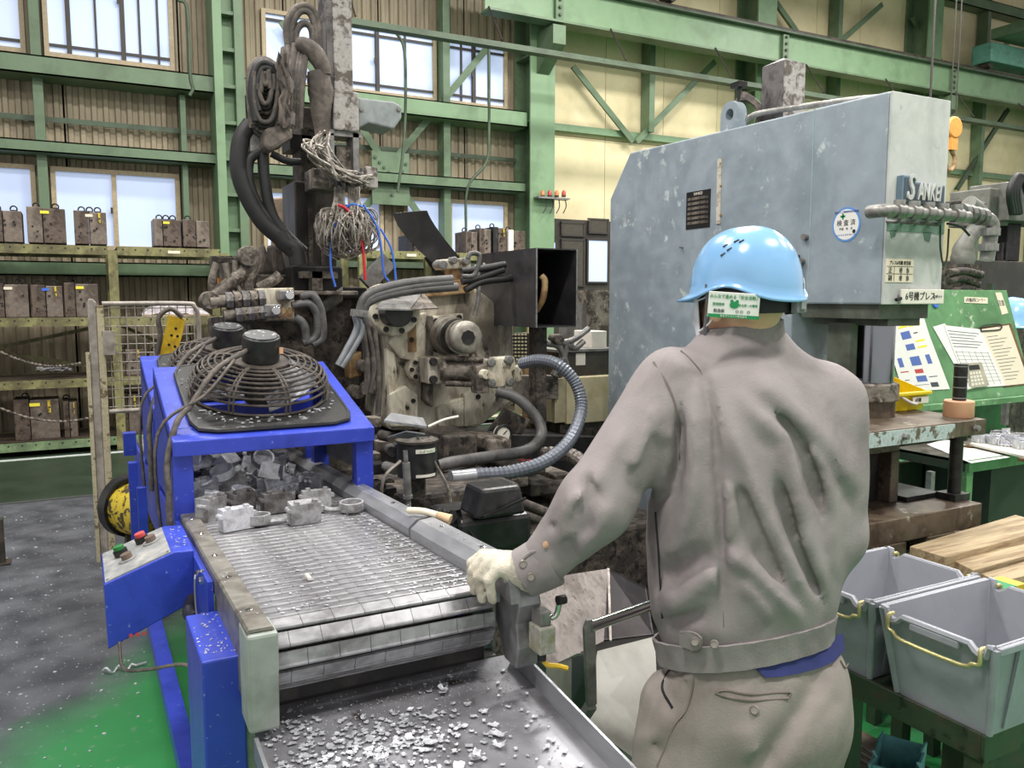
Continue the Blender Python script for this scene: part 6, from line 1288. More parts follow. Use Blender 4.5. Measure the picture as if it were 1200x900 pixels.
for (u0, v0, u1, v1, m) in ((.36, .12, .58, .15, 'ink_yellow'), (.62, .13, .9, .16, 'ink_yellow'), (.36, .2, .58, .3, 'ink_blue'), (.64, .34, .86, .365, 'ink_yellow'), (.38, .37, .58, .45, 'ink_blue'), (.64, .42, .86, .445, 'ink_yellow'), (.1, .53, .2, .66, 'ink_blue'), (.38, .54, .6, .66, 'ink_blue'), (.74, .54, .84, .66, 'ink_blue'), (.4, .71, .58, .765, 'ink_red'), (.38, .8, .6, .88, 'ink_blue'), (.66, .24, .76, .255, 'ink'), (.08, .72, .26, .735, 'ink_red'), (.66, .82, .84, .83, 'ink'), (.12, .84, .22, .85, 'ink'), (.1, .92, .6, .925, 'ink'), (.64, .9, .8, .96, 'ink')): cell(P1, u0, v0, u1, v1, 'printed_block', m, o, .0055)
q = onboard(1061, 377, .006); text('heading', '品 質 書', .035, q, (1, 0, 0), bv, 'ink_black', o)
P2 = [(1093, 383), (1107, 379), (1150, 440), (1134, 455)]; P3 = [(1106, 381), (1149, 386), (1178, 452), (1134, 455)]; P4 = [(1149, 386), (1182, 381), (1206, 449), (1178, 452)]
paper(P2, 'clipped checklist under the tally sheet on the board', 'paper', .003)
o = paper(P3, 'tally sheet with ruled columns beside the clipboard', 'paper', .006)
for k in range(6): cell(P3, .05, .08 + k * .05, .9 - .1 * (k % 3), .09 + k * .05, 'ink_line', 'ink', o, .0075)
for k in range(9): cell(P3, .04, .42 + k * .06, .96, .424 + k * .06, 'rule_line', 'ink', o, .0075)
for k in range(6): cell(P3, .06 + k * .17, .4, .065 + k * .17, .96, 'rule_line', 'ink', o, .0075)
o = T('clipboard', 'clipboard with cream handwritten sheet at right on board', 'clipboard', onboard(1149, 386)); sheet4([(1146, 384), (1184, 379), (1209, 450), (1176, 454)], 'board', 'wood_dark', o, .002, .003); sheet4(P4, 'sheet', 'paper_cream', o, .006)
for k in range(14): cell(P4, .1, .14 + k * .058, .5 + .4 * ((k * 37) % 10) / 10, .148 + k * .058, 'ink_line', 'ink', o, .0075)
MB().tube([onboard(1150, 388, .012), onboard(1151, 382, .016), onboard(1171, 380, .016), onboard(1172, 386, .012), onboard(1150, 388, .012)], .004, 6).build('clip', 'black_steel', o)
ca = T('calculator', 'small beige desk calculator resting on the board lip', 'calculator', onboard(1144, 455)); PC = [(1133, 426), (1148, 425), (1157, 452), (1137, 455)]; sheet4(PC, 'case', mat('calc_beige', S(176, 170, 150), .5), ca, .009, .012); cell(PC, .12, .08, .88, .28, 'display', 'ink_black', ca, .0215)
for i in range(4):
    for j in range(4): cell(PC, .12 + i * .2, .36 + j * .15, .26 + i * .2, .46 + j * .15, 'key', 'plate_white', ca, .0215)
o = T('pen', 'white pen lying on the board lip by the calculator', 'pen', onboard(1142, 456)); MB().cyl(onboard(1133, 456, .01), onboard(1151, 451, .01), .006, 10).build('barrel', 'plate_white', o); MB().cyl(onboard(1151, 451, .01), onboard(1154, 450, .01), .005, 10).build('tip', 'black_steel', o)
for P, lab, tx in (([(1130, 348), (1157, 349), (1157, 356), (1130, 355)], 'small cream sign strip at top of green board', '6号機材料コーナー'), ([(1166, 343), (1173, 343), (1181, 367), (1174, 369)], 'narrow upright sign strip at board right edge', '注意')):
    o = T('sign_strip', lab, 'sign', onboard(*P[0]), 'sign strips'); sheet4(P, 'plate', 'paper_cream', o, .001, .003); c = onboard(sum(p[0] for p in P) / 4, sum(p[1] for p in P) / 4, .0045); text('sign_text', tx, .028 if len(tx) > 4 else .04, c, (1, 0, 0), bv, 'ink', o, sx=.8)
q = onboard(1095, 357, .0); o = T('board_magnet', 'small blue round magnet under the press sign', 'magnet', q); MB().cyl(q, q + bn * .012, .022, 16).build('magnet', 'blue_plastic', o, bevel=.003)
# things on desk and bolster
yb_ = T('yellow_bin', 'yellow plastic parts bin standing on the press bolster', 'bin', (3.2, 2.5, 1.1))
p0 = atY(1043, 468, 2.42); p1 = atY(1083, 474, 2.42); x0, x1, z0, z1 = p0.x, p1.x, 1.102, atY(1062, 452, 2.42).z + .02
t = .004
def tw(P, name): return MB().hexa(*P).build(name, 'yellow_plastic', yb_)
MB().bx(x0 + .01, x1 - .02, 2.42, 2.56, z0, z0 + t).build('floor', 'yellow_plastic', yb_)
MB().hexa([(x0 + .01, 2.42, z0), (x1 - .02, 2.42, z0), (x1 - .02, 2.42 + t, z0), (x0 + .01, 2.42 + t, z0)], [(x0, 2.40, z1 - .05), (x1, 2.40, z1 - .05), (x1, 2.40 + t, z1 - .05), (x0, 2.40 + t, z1 - .05)]).build('front_wall', 'yellow_plastic', yb_)
MB().hexa([(x0 + .01, 2.56, z0), (x1 - .02, 2.56, z0), (x1 - .02, 2.56 + t, z0), (x0 + .01, 2.56 + t, z0)], [(x0, 2.58, z1), (x1, 2.58, z1), (x1, 2.58 + t, z1), (x0, 2.58 + t, z1)]).build('rear_wall', 'yellow_plastic', yb_)
for x, xx_ in ((x0 + .01, x0), (x1 - .02, x1 - t)): MB().hexa([(x, 2.42, z0), (x + t, 2.42, z0), (x + t, 2.56, z0), (x, 2.56, z0)], [(xx_, 2.40, z1 - .05), (xx_ + t, 2.40, z1 - .05), (xx_ + t, 2.58, z1), (xx_, 2.58, z1)]).build('side_wall', 'yellow_plastic', yb_)
MB().bx(x0 - .006, x1 + .006, 2.385, 2.405, z1 - .062, z1 - .046).build('rim', 'yellow_plastic', yb_, bevel=.004); MB().bx((x0 + x1) / 2 + .0, x1 - .01, 2.392, 2.40, z1 - .1, z1 - .07).build('label', 'plate_white', yb_); text('label_text', '6号機', .02, ((x0 + x1) / 2 + .035, 2.391, z1 - .085), (1, 0, 0), uz, 'ink_black', yb_, sx=.8)
MB().tube([(x0 + .01, 2.47, z1 + .0), (x0 + .04, 2.40, z1 - .06), (x0 + .09, 2.385, z1 - .09), (x0 + .13, 2.382, z1 - .1)], .006, 6).build('strap', 'paper', yb_)
pp = [atZ(x, y, tzq + .002) for x, y in ((1086, 521), (1108, 515), (1184, 536), (1138, 543))]; o = T('drawing_sheet', 'white drawing sheet lying on the desk behind the guide post', 'paper', pp[0]); MB().hexa(pp, [q + Vector((0, 0, .002)) for q in pp]).build('sheet', 'paper', o)
bp = T('parts_board', 'white board tray of small castings on the green desk', 'tray', (4.1, 2.75, tzq)); pp = [atZ(x, y, tzq + .015) for x, y in ((1136, 522), (1200, 537), (1230, 520), (1170, 508))]; MB().hexa(pp, [q + Vector((0, 0, .012)) for q in pp]).build('tray', 'plate_white', bp)
for q in pp: MB().bx(q.x - .02, q.x + .02, q.y - .02, q.y + .02, tzq, tzq + .015).build('foot', 'wood_dark', bp)
cast_src = [o for o in bpy.data.objects if o.name.startswith('casting')]
for k in range(13):
    c = bil([tuple(p) for p in [(q.x, q.y) for q in pp]], .12 + .76 * ((k * 7) % 13) / 13, .2 + .6 * ((k * 5) % 13) / 13); s_ = cast_src[(k * 3) % len(cast_src)]
    o = share(s_, 'small_casting', (c[0], c[1], tzq + .028)); o.rotation_euler = (0, 0, k * 1.7); tag(o, 'small bright casting on the white tray on the green desk', 'casting', 'castings on the desk tray')
W13 = ['leftmost', 'second from left', 'third from left', 'fourth from left', 'fifth from left', 'sixth from left', 'seventh from left', 'seventh from right', 'fifth from right', 'fourth from right', 'third from right', 'second from right', 'rightmost']
dk = sorted([q for q in bpy.data.objects if q.get('group') == 'castings on the desk tray'], key=lambda q: Vector(q.location).dot(RT) / (Vector(q.location) - Vector((0, 0, EYE))).dot(FW))
W13[7] = 'sixth from right'
for q, w in zip(dk, W13): q['label'] = 'small bright casting on the white desk tray, ' + w
# spare helmet on the far side
hx_ = atY(1186, 366, 3.25); o = T('spare_helmet', 'light blue safety helmet behind the green board', 'helmet', hx_); MB().lathe([(.15, -.1), (.155, -.095), (.14, -.08), (.135, -.02), (.11, .05), (.06, .09), (.004, .1)], hx_, n=28).build('shell', 'helmet_blue', o, smooth=60); MB().cyl(hx_ - Vector((0, -.12, .1)), hx_ + Vector((0, .16, -.1)), .012, 8).build('peg', 'black_steel', o)
MB().bx(hx_.x - .02, hx_.x + .02, 3.38, 3.42, 0, 1.7).build('peg_post', 'bench_dark', o)

# ------------------------------------------------------------------ far machine at right
fm = T('far_machine', 'grey and black robot-fed machine beyond the green board at right', 'machine', (6.6, 4.8, 0)); MY = 4.6
def fp_(x0, y0, x1, y1, Y, d, name, m, bv_=.01): return MB().px(x0, y0, x1, y1, Y, d).build(name, m, fm, bevel=bv_)
fp_(1136, 307, 1290, 352, MY, .8, 'guard_panel', mat('far_dark', S(56, 50, 50), .5, col2=S(72, 64, 62), amt=.4, scale=3)); fp_(1156, 352, 1290, 600, MY + .1, .7, 'machine_body', 'grime')
fp_(1159, 221, 1183, 264, MY + .2, .4, 'control_box', mat('far_grey', S(116, 116, 110), .55, col2=S(92, 90, 84), amt=.4, scale=4)); fp_(1183, 218, 1290, 262, MY + .1, .4, 'control_box', 'far_grey'); fp_(1180, 262, 1196, 306, MY + .3, .2, 'box_stand', 'black_steel')
for k in range(4): MB().tube([atY(1186 + k * 3, 250, MY + .05), atY(1183 + k * 3, 225, MY), atY(1192 + k * 2, 206 + k, MY), atY(1204, 212 + k * 5, MY)], .03, 8).build('cable_loop', 'rubber', fm, smooth=60)
for x in (1174, 1179): MB().px(x, 284, x + 2, 306, MY + .1, .04).build('rod', 'black_steel', fm)
V = [atY(x, y, MY) for x, y in ((1128, 310), (1130, 288), (1142, 270), (1148, 250), (1135, 238))]; MB().tube(V, [.09, .1, .1, .09, .09, .08, .07], 12).build('robot_arm', 'far_grey', fm, smooth=60)
fp_(1122, 236, 1156, 248, MY + .1, .2, 'robot_head', 'grime'); fp_(1142, 236, 1155, 241, MY + .05, .1, 'robot_cover', mat('violet_grey', S(110, 104, 124), .5))
for P in (((1112, 320), (1130, 318), (1150, 322)), ((1112, 330), (1128, 326), (1146, 334)), ((1114, 342), (1132, 338), (1150, 344))): MB().tube([atY(x, y, MY - .1) for x, y in P], .035, 8).build('hose', 'grime', fm, smooth=60)
fp_(1112, 316, 1138, 350, MY + .2, .3, 'valve_bank', 'grime')
MB().bx(V[0].x - .12, V[0].x + .12, MY - .1, MY + .15, 0, V[0].z).build('robot_base', 'grime', fm)
hk = T('crane_hook', 'orange crane hook block hanging beside the press top', 'hook', atY(1116, 140, 6.5)); c = atY(1116, 150, 6.5)
MB().cyl(c + Vector((0, -.05, 0)), c + Vector((0, .05, 0)), .13, 24).build('sheave_block', 'orange_paint', hk, bevel=.02, smooth=40); MB().bx(c.x - .06, c.x + .06, 6.46, 6.54, c.z - .26, c.z - .1).build('shank', 'orange_paint', hk)
MB().tube([c + Vector((0, 0, -.26)), c + Vector((.07, 0, -.34)), c + Vector((.06, 0, -.46)), c + Vector((-.04, 0, -.5)), c + Vector((-.09, 0, -.42))], .025, 10).build('hook', 'rust_block', hk, smooth=60)
for dx in (-.05, .05): MB().cyl((c.x + dx, 6.5, c.z + .1), (c.x + dx, 6.5, 8.6), .008, 6).build('rope', 'dark_frame', hk)
q = atY(1091, 100, 6.5); MB().cyl((q.x, 6.5, 1.2), (q.x, 6.5, 8.6), .014, 6).build('crane_pendant_cable', 'dark_frame', None, label='black crane pendant cable hanging behind the press', cat='cable')

# ------------------------------------------------------------------ timber, crates and bench
ws = T('timber_stand', 'low dark steel stand carrying loose timber boards', 'stand', (3.0, 1.85, 0)); MB().bx(2.55, 3.6, 1.72, 2.04, .58, .62).build('stand_top', 'bench_dark', ws)
for x in (2.58, 3.53):
    for y in (1.74, 1.98): MB().bx(x, x + .04, y, y + .04, 0, .58).build('leg', 'bench_dark', ws)
def board(P, z0, z1, lab, m='wood'):
    c = [atZ(x, y, z1) for x, y in P]; mb = MB(); mb.hexa([Vector((q.x, q.y, z0)) for q in c], c)
    o = mb.build('timber_board', m, None, bevel=.003, label=lab, cat='board', group='loose timber boards'); return o
board([(1066, 640), (1108, 653), (1240, 617), (1190, 603)], .62, .685, 'thick timber board nearest the press bed')
board([(1118, 657), (1140, 668), (1245, 640), (1205, 628)], .622, .66, 'narrow split timber board at right of the thick board')
board([(1150, 672), (1170, 682), (1260, 660), (1235, 648)], .622, .65, 'small timber board end by the yellow carton')
yc = T('carton', 'yellow and green printed carton behind the near crate', 'carton', atZ(1178, 690, .66)); q = atZ(1178, 684, .70); MB().bx(q.x - .05, q.x + .06, q.y - .03, q.y + .05, .60, .70).build('box', 'yellow_paint', yc); MB().bx(q.x - .051, q.x + .01, q.y - .031, q.y + .051, .66, .701).build('printed_band', 'ink_green', yc)
MB().bx(q.x - .12, q.x + .3, q.y - .06, q.y + .1, .0, .60).build('block_under', 'bench_dark', yc)

BZ = .625
bn_ = T('crate_bench', 'dark green angle iron bench carrying the two grey crates', 'bench', (2.1, 1.35, 0))
bx0, by0, bx1, by1 = 1.745, 1.055, 2.5, 1.82
MB().bx(bx0 + .011, bx1 - .011, by0 + .011, by1 - .011, BZ - .012, BZ).build('bench_top', 'bench_dark', bn_)
for a, b in (((bx0, by0), (bx1, by0 + .01)), ((bx0, by1 - .01), (bx1, by1))): MB().bx(a[0], b[0], a[1], b[1], BZ - .06, BZ + .004).build('apron', 'bench_dark', bn_, bevel=.002)
for x in (bx0, bx1 - .01): MB().bx(x, x + .01, by0 + .01, by1 - .01, BZ - .06, BZ + .004).build('apron', 'bench_dark', bn_, bevel=.002)
for x, y in ((bx0 + .005, by0 + .005), (bx0 + .005, by0 + .36), (bx0 + .005, by1 - .05), (bx1 - .05, by0 + .005), (bx1 - .05, by1 - .05)):
    lg_ = MB(); lg_.bx(x, x + .045, y, y + .006, 0, BZ - .012); lg_.bx(x, x + .006, y + .006, y + .045, 0, BZ - .012); lg_.build('leg', 'bench_dark', bn_)
MB().bx(bx0 + .02, 2.16, by0 + .16, by1 - .03, .2, .225).build('lower_shelf', mat('shelf_brown', S(110, 98, 82), .6, col2=S(70, 60, 48), amt=.5, scale=6), bn_); MB().bx(bx0, bx0 + .012, by0 + .05, by1 - .05, .19, .24).build('shelf_edge', 'brass_wire', bn_)
def crate(x0, x1, y0, y1, lab):
    z0, z1 = BZ + .002, .85; o = T('crate', lab, 'crate', ((x0 + x1) / 2, (y0 + y1) / 2, z0), 'grey crates'); ti = .035; t = .006
    def wallq(a, b, c, d, name='wall'):  # bottom a,b top d,c (outer), inset inward
        pass
    bx_, bX, by_, bY = x0 + ti, x1 - ti, y0 + ti * .7, y1 - ti * .7
    MB().bx(bx_, bX, by_, bY, z0, z0 + t).build('crate_floor', 'crate_grey', o)
    # -x / +x walls dip in the middle, end walls stay high
    for (xb, xt, sg) in ((bx_, x0, 1), (bX, x1, -1)):
        prof = [(0, z1), (.04, z1), (.06, z1 - .022), (.11, z1 - .026), (.16, z1 - .02), (.2, z1 - .008), (.8, z1 - .008), (.84, z1 - .02), (.89, z1 - .026), (.94, z1 - .022), (.96, z1), (1, z1)]
        rows = []
        for f, zt in prof:
            y = y0 + (y1 - y0) * f; ybm = by_ + (bY - by_) * f; k = (zt - z0) / (z1 - z0)
            rows.append([Vector((xb, ybm, z0)), Vector((xb + (xt - xb) * k * .5, ybm + (y - ybm) * k * .5, z0 + (zt - z0) * .5)), Vector((xb + (xt - xb) * k, ybm + (y - ybm) * k, zt))])
        MB().sheet(rows, t * (1 if sg > 0 else -1)).build('side_wall', 'crate_grey', o)
        lip = MB(); lip.tube([Vector((xt - sg * .004, y0 + (y1 - y0) * f, zt - .004)) for f, zt in prof], .0085, 6, raw=True); lip.build('rim', 'crate_grey', o, smooth=50)
        # recessed hand grip and flange under the rim
        MB().bx(min(xt - sg * .012, xt + sg * .004), max(xt - sg * .012, xt + sg * .004), y0 + (y1 - y0) * .28, y0 + (y1 - y0) * .72, z1 - .034, z1 - .014).build('grip', 'crate_grey', o, bevel=.004)
        ym = y0 + (y1 - y0) * .5; L = (y1 - y0); xo = xt - sg * .014
        MB().tube([(xt + sg * .004, y0 + L * .09, z1 - .012), (xo, y0 + L * .09, z1 - .014), (xo, y0 + L * .09, z1 - .045), (xo - sg * .002, y0 + L * .15, z1 - .05), (xo - sg * .003, y0 + L * .24, z1 - .062), (xo - sg * .003, y0 + L * .76, z1 - .062), (xo - sg * .002, y0 + L * .85, z1 - .05), (xo, y0 + L * .91, z1 - .045), (xo, y0 + L * .91, z1 - .014), (xt + sg * .004, y0 + L * .91, z1 - .012)], .005, 8, k=3).build('wire_handle', 'brass_wire', o, smooth=60)
    for (yb, yt, sg) in ((by_, y0, 1), (bY, y1, -1)):
        MB().hexa([(bx_, yb, z0), (bX, yb, z0), (bX, yb + sg * t, z0), (bx_, yb + sg * t, z0)], [(x0, yt, z1), (x1, yt, z1), (x1, yt + sg * t, z1), (x0, yt + sg * t, z1)]).build('end_wall', 'crate_grey', o)
        MB().bx(x0, x1, min(yt, yt - sg * .012), max(yt, yt - sg * .012), z1 - .018, z1).build('rim', 'crate_grey', o, bevel=.003)
        for f in (.2, .5, .8): x = x0 + (x1 - x0) * f; MB().hexa([(x - .006 + (.0), yb - sg * .006, z0 + .01), (x + .006, yb - sg * .006, z0 + .01), (x + .006, yb, z0 + .01), (x - .006, yb, z0 + .01)], [(x - .006, yt - sg * .008, z1 - .02), (x + .006, yt - sg * .008, z1 - .02), (x + .006, yt, z1 - .02), (x - .006, yt, z1 - .02)]).build('rib', 'crate_grey', o)
    for (xb, xt) in ((bx_, x0), (bX, x1)):
        for (yb, yt) in ((by_, y0), (bY, y1)): MB().tube([(xb, yb, z0 + .004), (xt, yt, z1 - .004)], [.008, .011], 8, raw=True).build('corner_post', 'crate_grey', o, smooth=60)
    return o
crate(1.722, 2.14, 1.03, 1.312, 'near grey plastic crate at the right picture edge'); cr2 = crate(1.722, 2.14, 1.345, 1.627, 'grey plastic crate next to the worker elbow')
MB().bx(1.728, 1.733, 1.55, 1.585, .775, .805).build('label', 'plate_white', cr2)
# things below the bench
tg = T('teal_bag', 'teal plastic bag standing on the lower bench shelf', 'bag', (1.98, 1.43, .225)); rows = [[Vector((1.90 + .012 * math.sin(j * 2.1 + i) + .02 * j, 1.32 + .012 * j, .228 + .03 * i + (.008 * math.sin(j * 2.7) if i == 4 else 0))) for j in range(9)] for i in range(5)]
MB().sheet(rows, .006).build('bag', 'teal_bag', tg, smooth=70); rows = [[p + Vector((-.05, .1, -.004)) for p in r] for r in rows]; MB().sheet(rows, .006).build('bag_back', 'teal_bag', tg, smooth=70)
for j in (0, 8): a = Vector((1.90 + .02 * j, 1.32 + .012 * j, .228)); MB().hexa([a, a + Vector((.006, 0, 0)), a + Vector((-.044, .1, 0)), a + Vector((-.05, .1, 0))], [q + Vector((0, 0, .115)) for q in (a, a + Vector((.006, 0, 0)), a + Vector((-.044, .1, 0)), a + Vector((-.05, .1, 0)))]).build('bag_gusset', 'teal_bag', tg)
gr_ = T('wire_rack', 'small wire rack lying on the lower bench shelf', 'rack', (1.95, 1.62, .225))
for k in range(7): MB().cyl((1.86 + k * .03, 1.52, .25), (1.86 + k * .03, 1.72, .25), .004, 6).build('wire', 'grey_steel', gr_)
for y in (1.52, 1.72): MB().cyl((1.85, y, .25), (2.06, y, .25), .006, 6).build('frame_bar', 'grey_steel', gr_); MB().bx(1.85, 2.06, y - .006, y + .006, .226, .245).build('foot_bar', 'grey_steel', gr_)
lp = T('leaning_plate', 'worn blue-grey steel plate standing behind the worker hip', 'plate', (1.72, 1.9, 0)); MB().bx(1.62, 1.86, 1.93, 1.955, 0, .62).build('plate', mat('plate_worn', S(122, 128, 138), .6, .2, col2=S(76, 78, 84), amt=.45, scale=12, bump=.3), lp); MB().bx(1.86, 1.875, 1.93, 1.96, 0, .62).build('edge', 'rust_block', lp)
sc_ = MB(); rnd = random.Random(3)
for k in range(120): sc_.cbox((rnd.uniform(1.5, 2.0), rnd.uniform(1.75, 1.92), .012 + rnd.random() * .05), .05, .015, .01, Matrix.Rotation(rnd.random() * 6, 3, 'Z') @ Matrix.Rotation(rnd.uniform(-.6, .6), 3, 'X'))
sc_.build('floor_scrap', 'alu_dark', None, label='dark metal scrap heaped on the floor behind the worker', cat='scrap', kind='stuff')
# ------------------------------------------------------------------ worker
def np_(v): return np.array((v[0], v[1], v[2]))
J = atD
FH = Vector((math.sin(YAW), math.cos(YAW), 0)); TH = math.radians(28)
fb = FH * math.cos(TH) - RT * math.sin(TH); rb = RT * math.cos(TH) + FH * math.sin(TH)
def to_px(X, Y, Z):
    z = Z - EYE; c0 = X * RT.x + Y * RT.y; c1 = X * UP.x + Y * UP.y + z * UP.z; c2 = X * FW.x + Y * FW.y + z * FW.z; c2 = np.maximum(c2, .2)
    return CXP + F * c0 / c2, CYP - F * c1 / c2
def stack(rows):
    R = [(J(px, py, D), a, b) for py, px, D, a, b in rows]; R.sort(key=lambda r: r[0].z)
    zs = np.array([r[0].z for r in R]); cx = np.array([r[0].x for r in R]); cy = np.array([r[0].y for r in R]); aa = np.array([r[1] for r in R]); bb = np.array([r[2] for r in R])
    zi = np.linspace(zs[0], zs[-1], 120)
    def sm(v):
        w = np.interp(zi, zs, v)
        for _ in range(40): w[1:-1] = (w[:-2] + 2 * w[1:-1] + w[2:]) / 4
        return w
    tab = [sm(v) for v in (cx, cy, aa, bb)]
    def at_z(z): return [np.interp(z, zi, t) for t in tab]
    def f(X, Y, Z):
        c_x, c_y, a, b = at_z(Z); dx = X - c_x; dy = Y - c_y
        u = dx * rb.x + dy * rb.y; v = dx * fb.x + dy * fb.y
        k = np.power(np.abs(u / a) ** 2.3 + np.abs(v / b) ** 2.3, 1 / 2.3)
        d = (k - 1) * np.minimum(a, b)
        return np.maximum(d, np.maximum(zs[0] - Z, Z - zs[-1]))
    f.at_z = at_z; f.z0 = zs[0]; f.z1 = zs[-1]; return f
def folds(L):
    """soft cloth ridges (positive) and valleys (negative) along lines, in metres"""
    segs = []
    for amp, w, P in L:
        P = [np.array(p, float) for p in P]; tot = sum(np.linalg.norm(b - a) for a, b in zip(P, P[1:])); acc = 0
        for a, b in zip(P, P[1:]): l = np.linalg.norm(b - a); segs.append((amp, w, a, b, acc / tot, l / tot, id(P))); acc += l
    def g(X, Y, Z):
        px, py = to_px(X, Y, Z); out = np.zeros_like(px); groups = {}
        for amp, w, a, b, s0, sl, gid in segs:
            d = b - a; t = np.clip(((px - a[0]) * d[0] + (py - a[1]) * d[1]) / (d @ d), 0, 1)
            q = (px - a[0] - t * d[0]) ** 2 + (py - a[1] - t * d[1]) ** 2; s = s0 + sl * t
            e = amp * np.exp(-q / (w * w)) * np.clip(np.minimum(s, 1 - s) * 5 + .25, 0, 1)
            if gid in groups: groups[gid] = np.where(np.abs(e) > np.abs(groups[gid]), e, groups[gid])
            else: groups[gid] = e
        for e in groups.values(): out = out + e
        return out
    return g
def march(f, px, py, off=0.0, t0=1.2, t1=2.4):
    d = ray(px, py); t = t0
    for _ in range(160):
        p = Vector((0, 0, EYE)) + d * t; v = float(f(np.array([p.x]), np.array([p.y]), np.array([p.z]))[0]) - off
        if v < .0006: return p
        t += max(v * .7, .0012)
        if t > t1: break
    return Vector((0, 0, EYE)) + d * 1.75
man = T('person', 'worker in grey work clothes and light blue helmet leaning on the conveyor', 'person', J(880, 790, 1.76) * 1.0)
man.location.z = 0; WORG[man.name] = Vector(man.location)
# --- jacket
ts_ = stack([(830, 875, 1.745, .176, .122), (790, 875, 1.745, .180, .124), (762, 874, 1.745, .184, .126), (738, 873, 1.745, .19, .132), (716, 872, 1.745, .205, .148), (690, 871, 1.745, .213, .154), (620, 872, 1.745, .218, .155), (560, 876, 1.745, .226, .152), (505, 880, 1.75, .226, .146), (462, 878, 1.755, .215, .136), (432, 874, 1.76, .182, .118), (412, 871, 1.765, .135, .1), (398, 869, 1.765, .095, .09), (386, 868, 1.765, .08, .084)])
HEMC = J(875, 762, 1.745); TILT = .27
def hem_z(X, Y): return HEMC.z + .0 - TILT * ((X - HEMC.x) * fb.x + (Y - HEMC.y) * fb.y)
SL, EL, WL = J(792, 458, 1.715), J(696, 592, 1.62), J(627, 669, 1.655)
SR, ER, WR = J(966, 474, 1.80), J(976, 628, 1.77), J(958, 668, 1.95)
fold_j = folds([(.020, 16, [(880, 435), (942, 491), (978, 530), (1008, 580)]), (-.012, 18, [(908, 470), (940, 535), (962, 600)]), (.015, 12, [(947, 500), (968, 551), (980, 600), (976, 690)]), (.017, 13, [(872, 465), (919, 515), (936, 585), (950, 637), (978, 706)]), (-.011, 16, [(912, 560), (932, 640), (958, 705)]),
    (.017, 13, [(846, 476), (865, 522), (890, 585), (905, 617), (938, 685), (956, 718)]), (-.010, 15, [(868, 560), (886, 620), (914, 690)]), (.017, 11, [(848, 646), (885, 671), (921, 707), (940, 730)]), (.012, 10, [(870, 681), (908, 728)]), (-.012, 6, [(797, 410), (823, 437), (836, 486), (844, 597), (846, 640), (848, 732)]), (.010, 9, [(853, 560), (857, 610), (852, 640)]),
    (.016, 13, [(815, 465), (812, 560), (806, 600), (794, 640)]), (-.016, 15, [(838, 645), (800, 668), (775, 682)]), (.014, 15, [(842, 668), (800, 700), (775, 714)]), (-.010, 10, [(830, 720), (780, 730)]), (-.014, 9, [(796, 480), (797, 540), (790, 575), (768, 592)]), (-.014, 18, [(778, 510), (754, 560), (740, 585)]), (.010, 11, [(768, 470), (756, 510), (744, 555)]),
    (.010, 11, [(735, 500), (700, 560), (668, 600)]), (-.013, 11, [(694, 555), (684, 600), (690, 628)]), (.013, 10, [(674, 572), (656, 610), (664, 640)]), (-.011, 9, [(650, 605), (664, 634), (674, 655)]), (.012, 10, [(716, 585), (702, 625), (678, 652)]), (-.010, 8, [(640, 640), (660, 664)]), (.009, 8, [(990, 630), (978, 660)])])
def jacket(X, Y, Z):
    d = ts_(X, Y, Z)
    la = smin(cone_sdf(X, Y, Z, np_(SL), np_(EL), .092, .07), cone_sdf(X, Y, Z, np_(EL), np_(WL), .07, .046), .03)
    ra = smin(cone_sdf(X, Y, Z, np_(SR), np_(ER), .09, .066), cone_sdf(X, Y, Z, np_(ER), np_(WR), .064, .05), .03)
    d = smin(d, la, .035); d = smin(d, ra, .05)
    d = d - fold_j(X, Y, Z)
    w = np.sin(X * 41 + 2.5 * np.sin(Z * 17 + Y * 13)) * np.sin(Z * 37 + 2 * np.sin(X * 15 + Y * 11)) * .0016
    return np.maximum(d - w, hem_z(X, Y) + .01 - Z)
Vp = [SL, EL, WL, SR, ER, WR, J(876, 800, 1.745)]
lo = [min(p[i] for p in Vp) - .24 for i in range(3)]; hi = [max(p[i] for p in Vp) + .24 for i in range(3)]; hi[2] = ts_.z1 + .02; lo[2] = ts_.z0
jk = sdf_build(jacket, lo, hi, .0065, 'jacket', 'jacket_cloth', man, 5)
def ring(fst, z0, z1, grow0, grow1, name, m, par, t=.006, a0=0, a1=2 * PI, n=72, wav=0):
    rows = []
    for i, z in enumerate((z0, z0 + .25 * (z1 - z0), z0 + .5 * (z1 - z0), z0 + .75 * (z1 - z0), z1)):
        cx, cy, a, b = fst.at_z(z); g = grow0 + (grow1 - grow0) * i / 4; r = []
        for k in range(n + 1):
            th = a0 + (a1 - a0) * k / n; c_, s_ = math.cos(th), math.sin(th); q = (abs(c_) ** 2.3 + abs(s_) ** 2.3) ** (-1 / 2.3); gg = g + wav * math.sin(th * 23 + i * 1.3)
            p = Vector((cx, cy, z)) + rb * ((a + gg) * c_ * q) + fb * ((b + gg) * s_ * q); p.z += (-TILT * (b + gg) * s_ * q if name == 'hem_band' else 0); r.append(p)
        rows.append(r)
    return MB().sheet(rows, -t).build(name, m, par, smooth=75)
zh0 = HEMC.z; zh1 = HEMC.z + .052
hb_ = ring(ts_, zh0, zh1, .006, .005, 'hem_band', 'jacket_cloth', jk, wav=.0012)
hem_f = lambda X, Y, Z: ts_(X, Y, Z) - .006
def on(f, P, off, r, name, m, par, n=6): return MB().tube([march(f, x, y, off) for x, y in P], r, n).build(name, m, par, smooth=60)
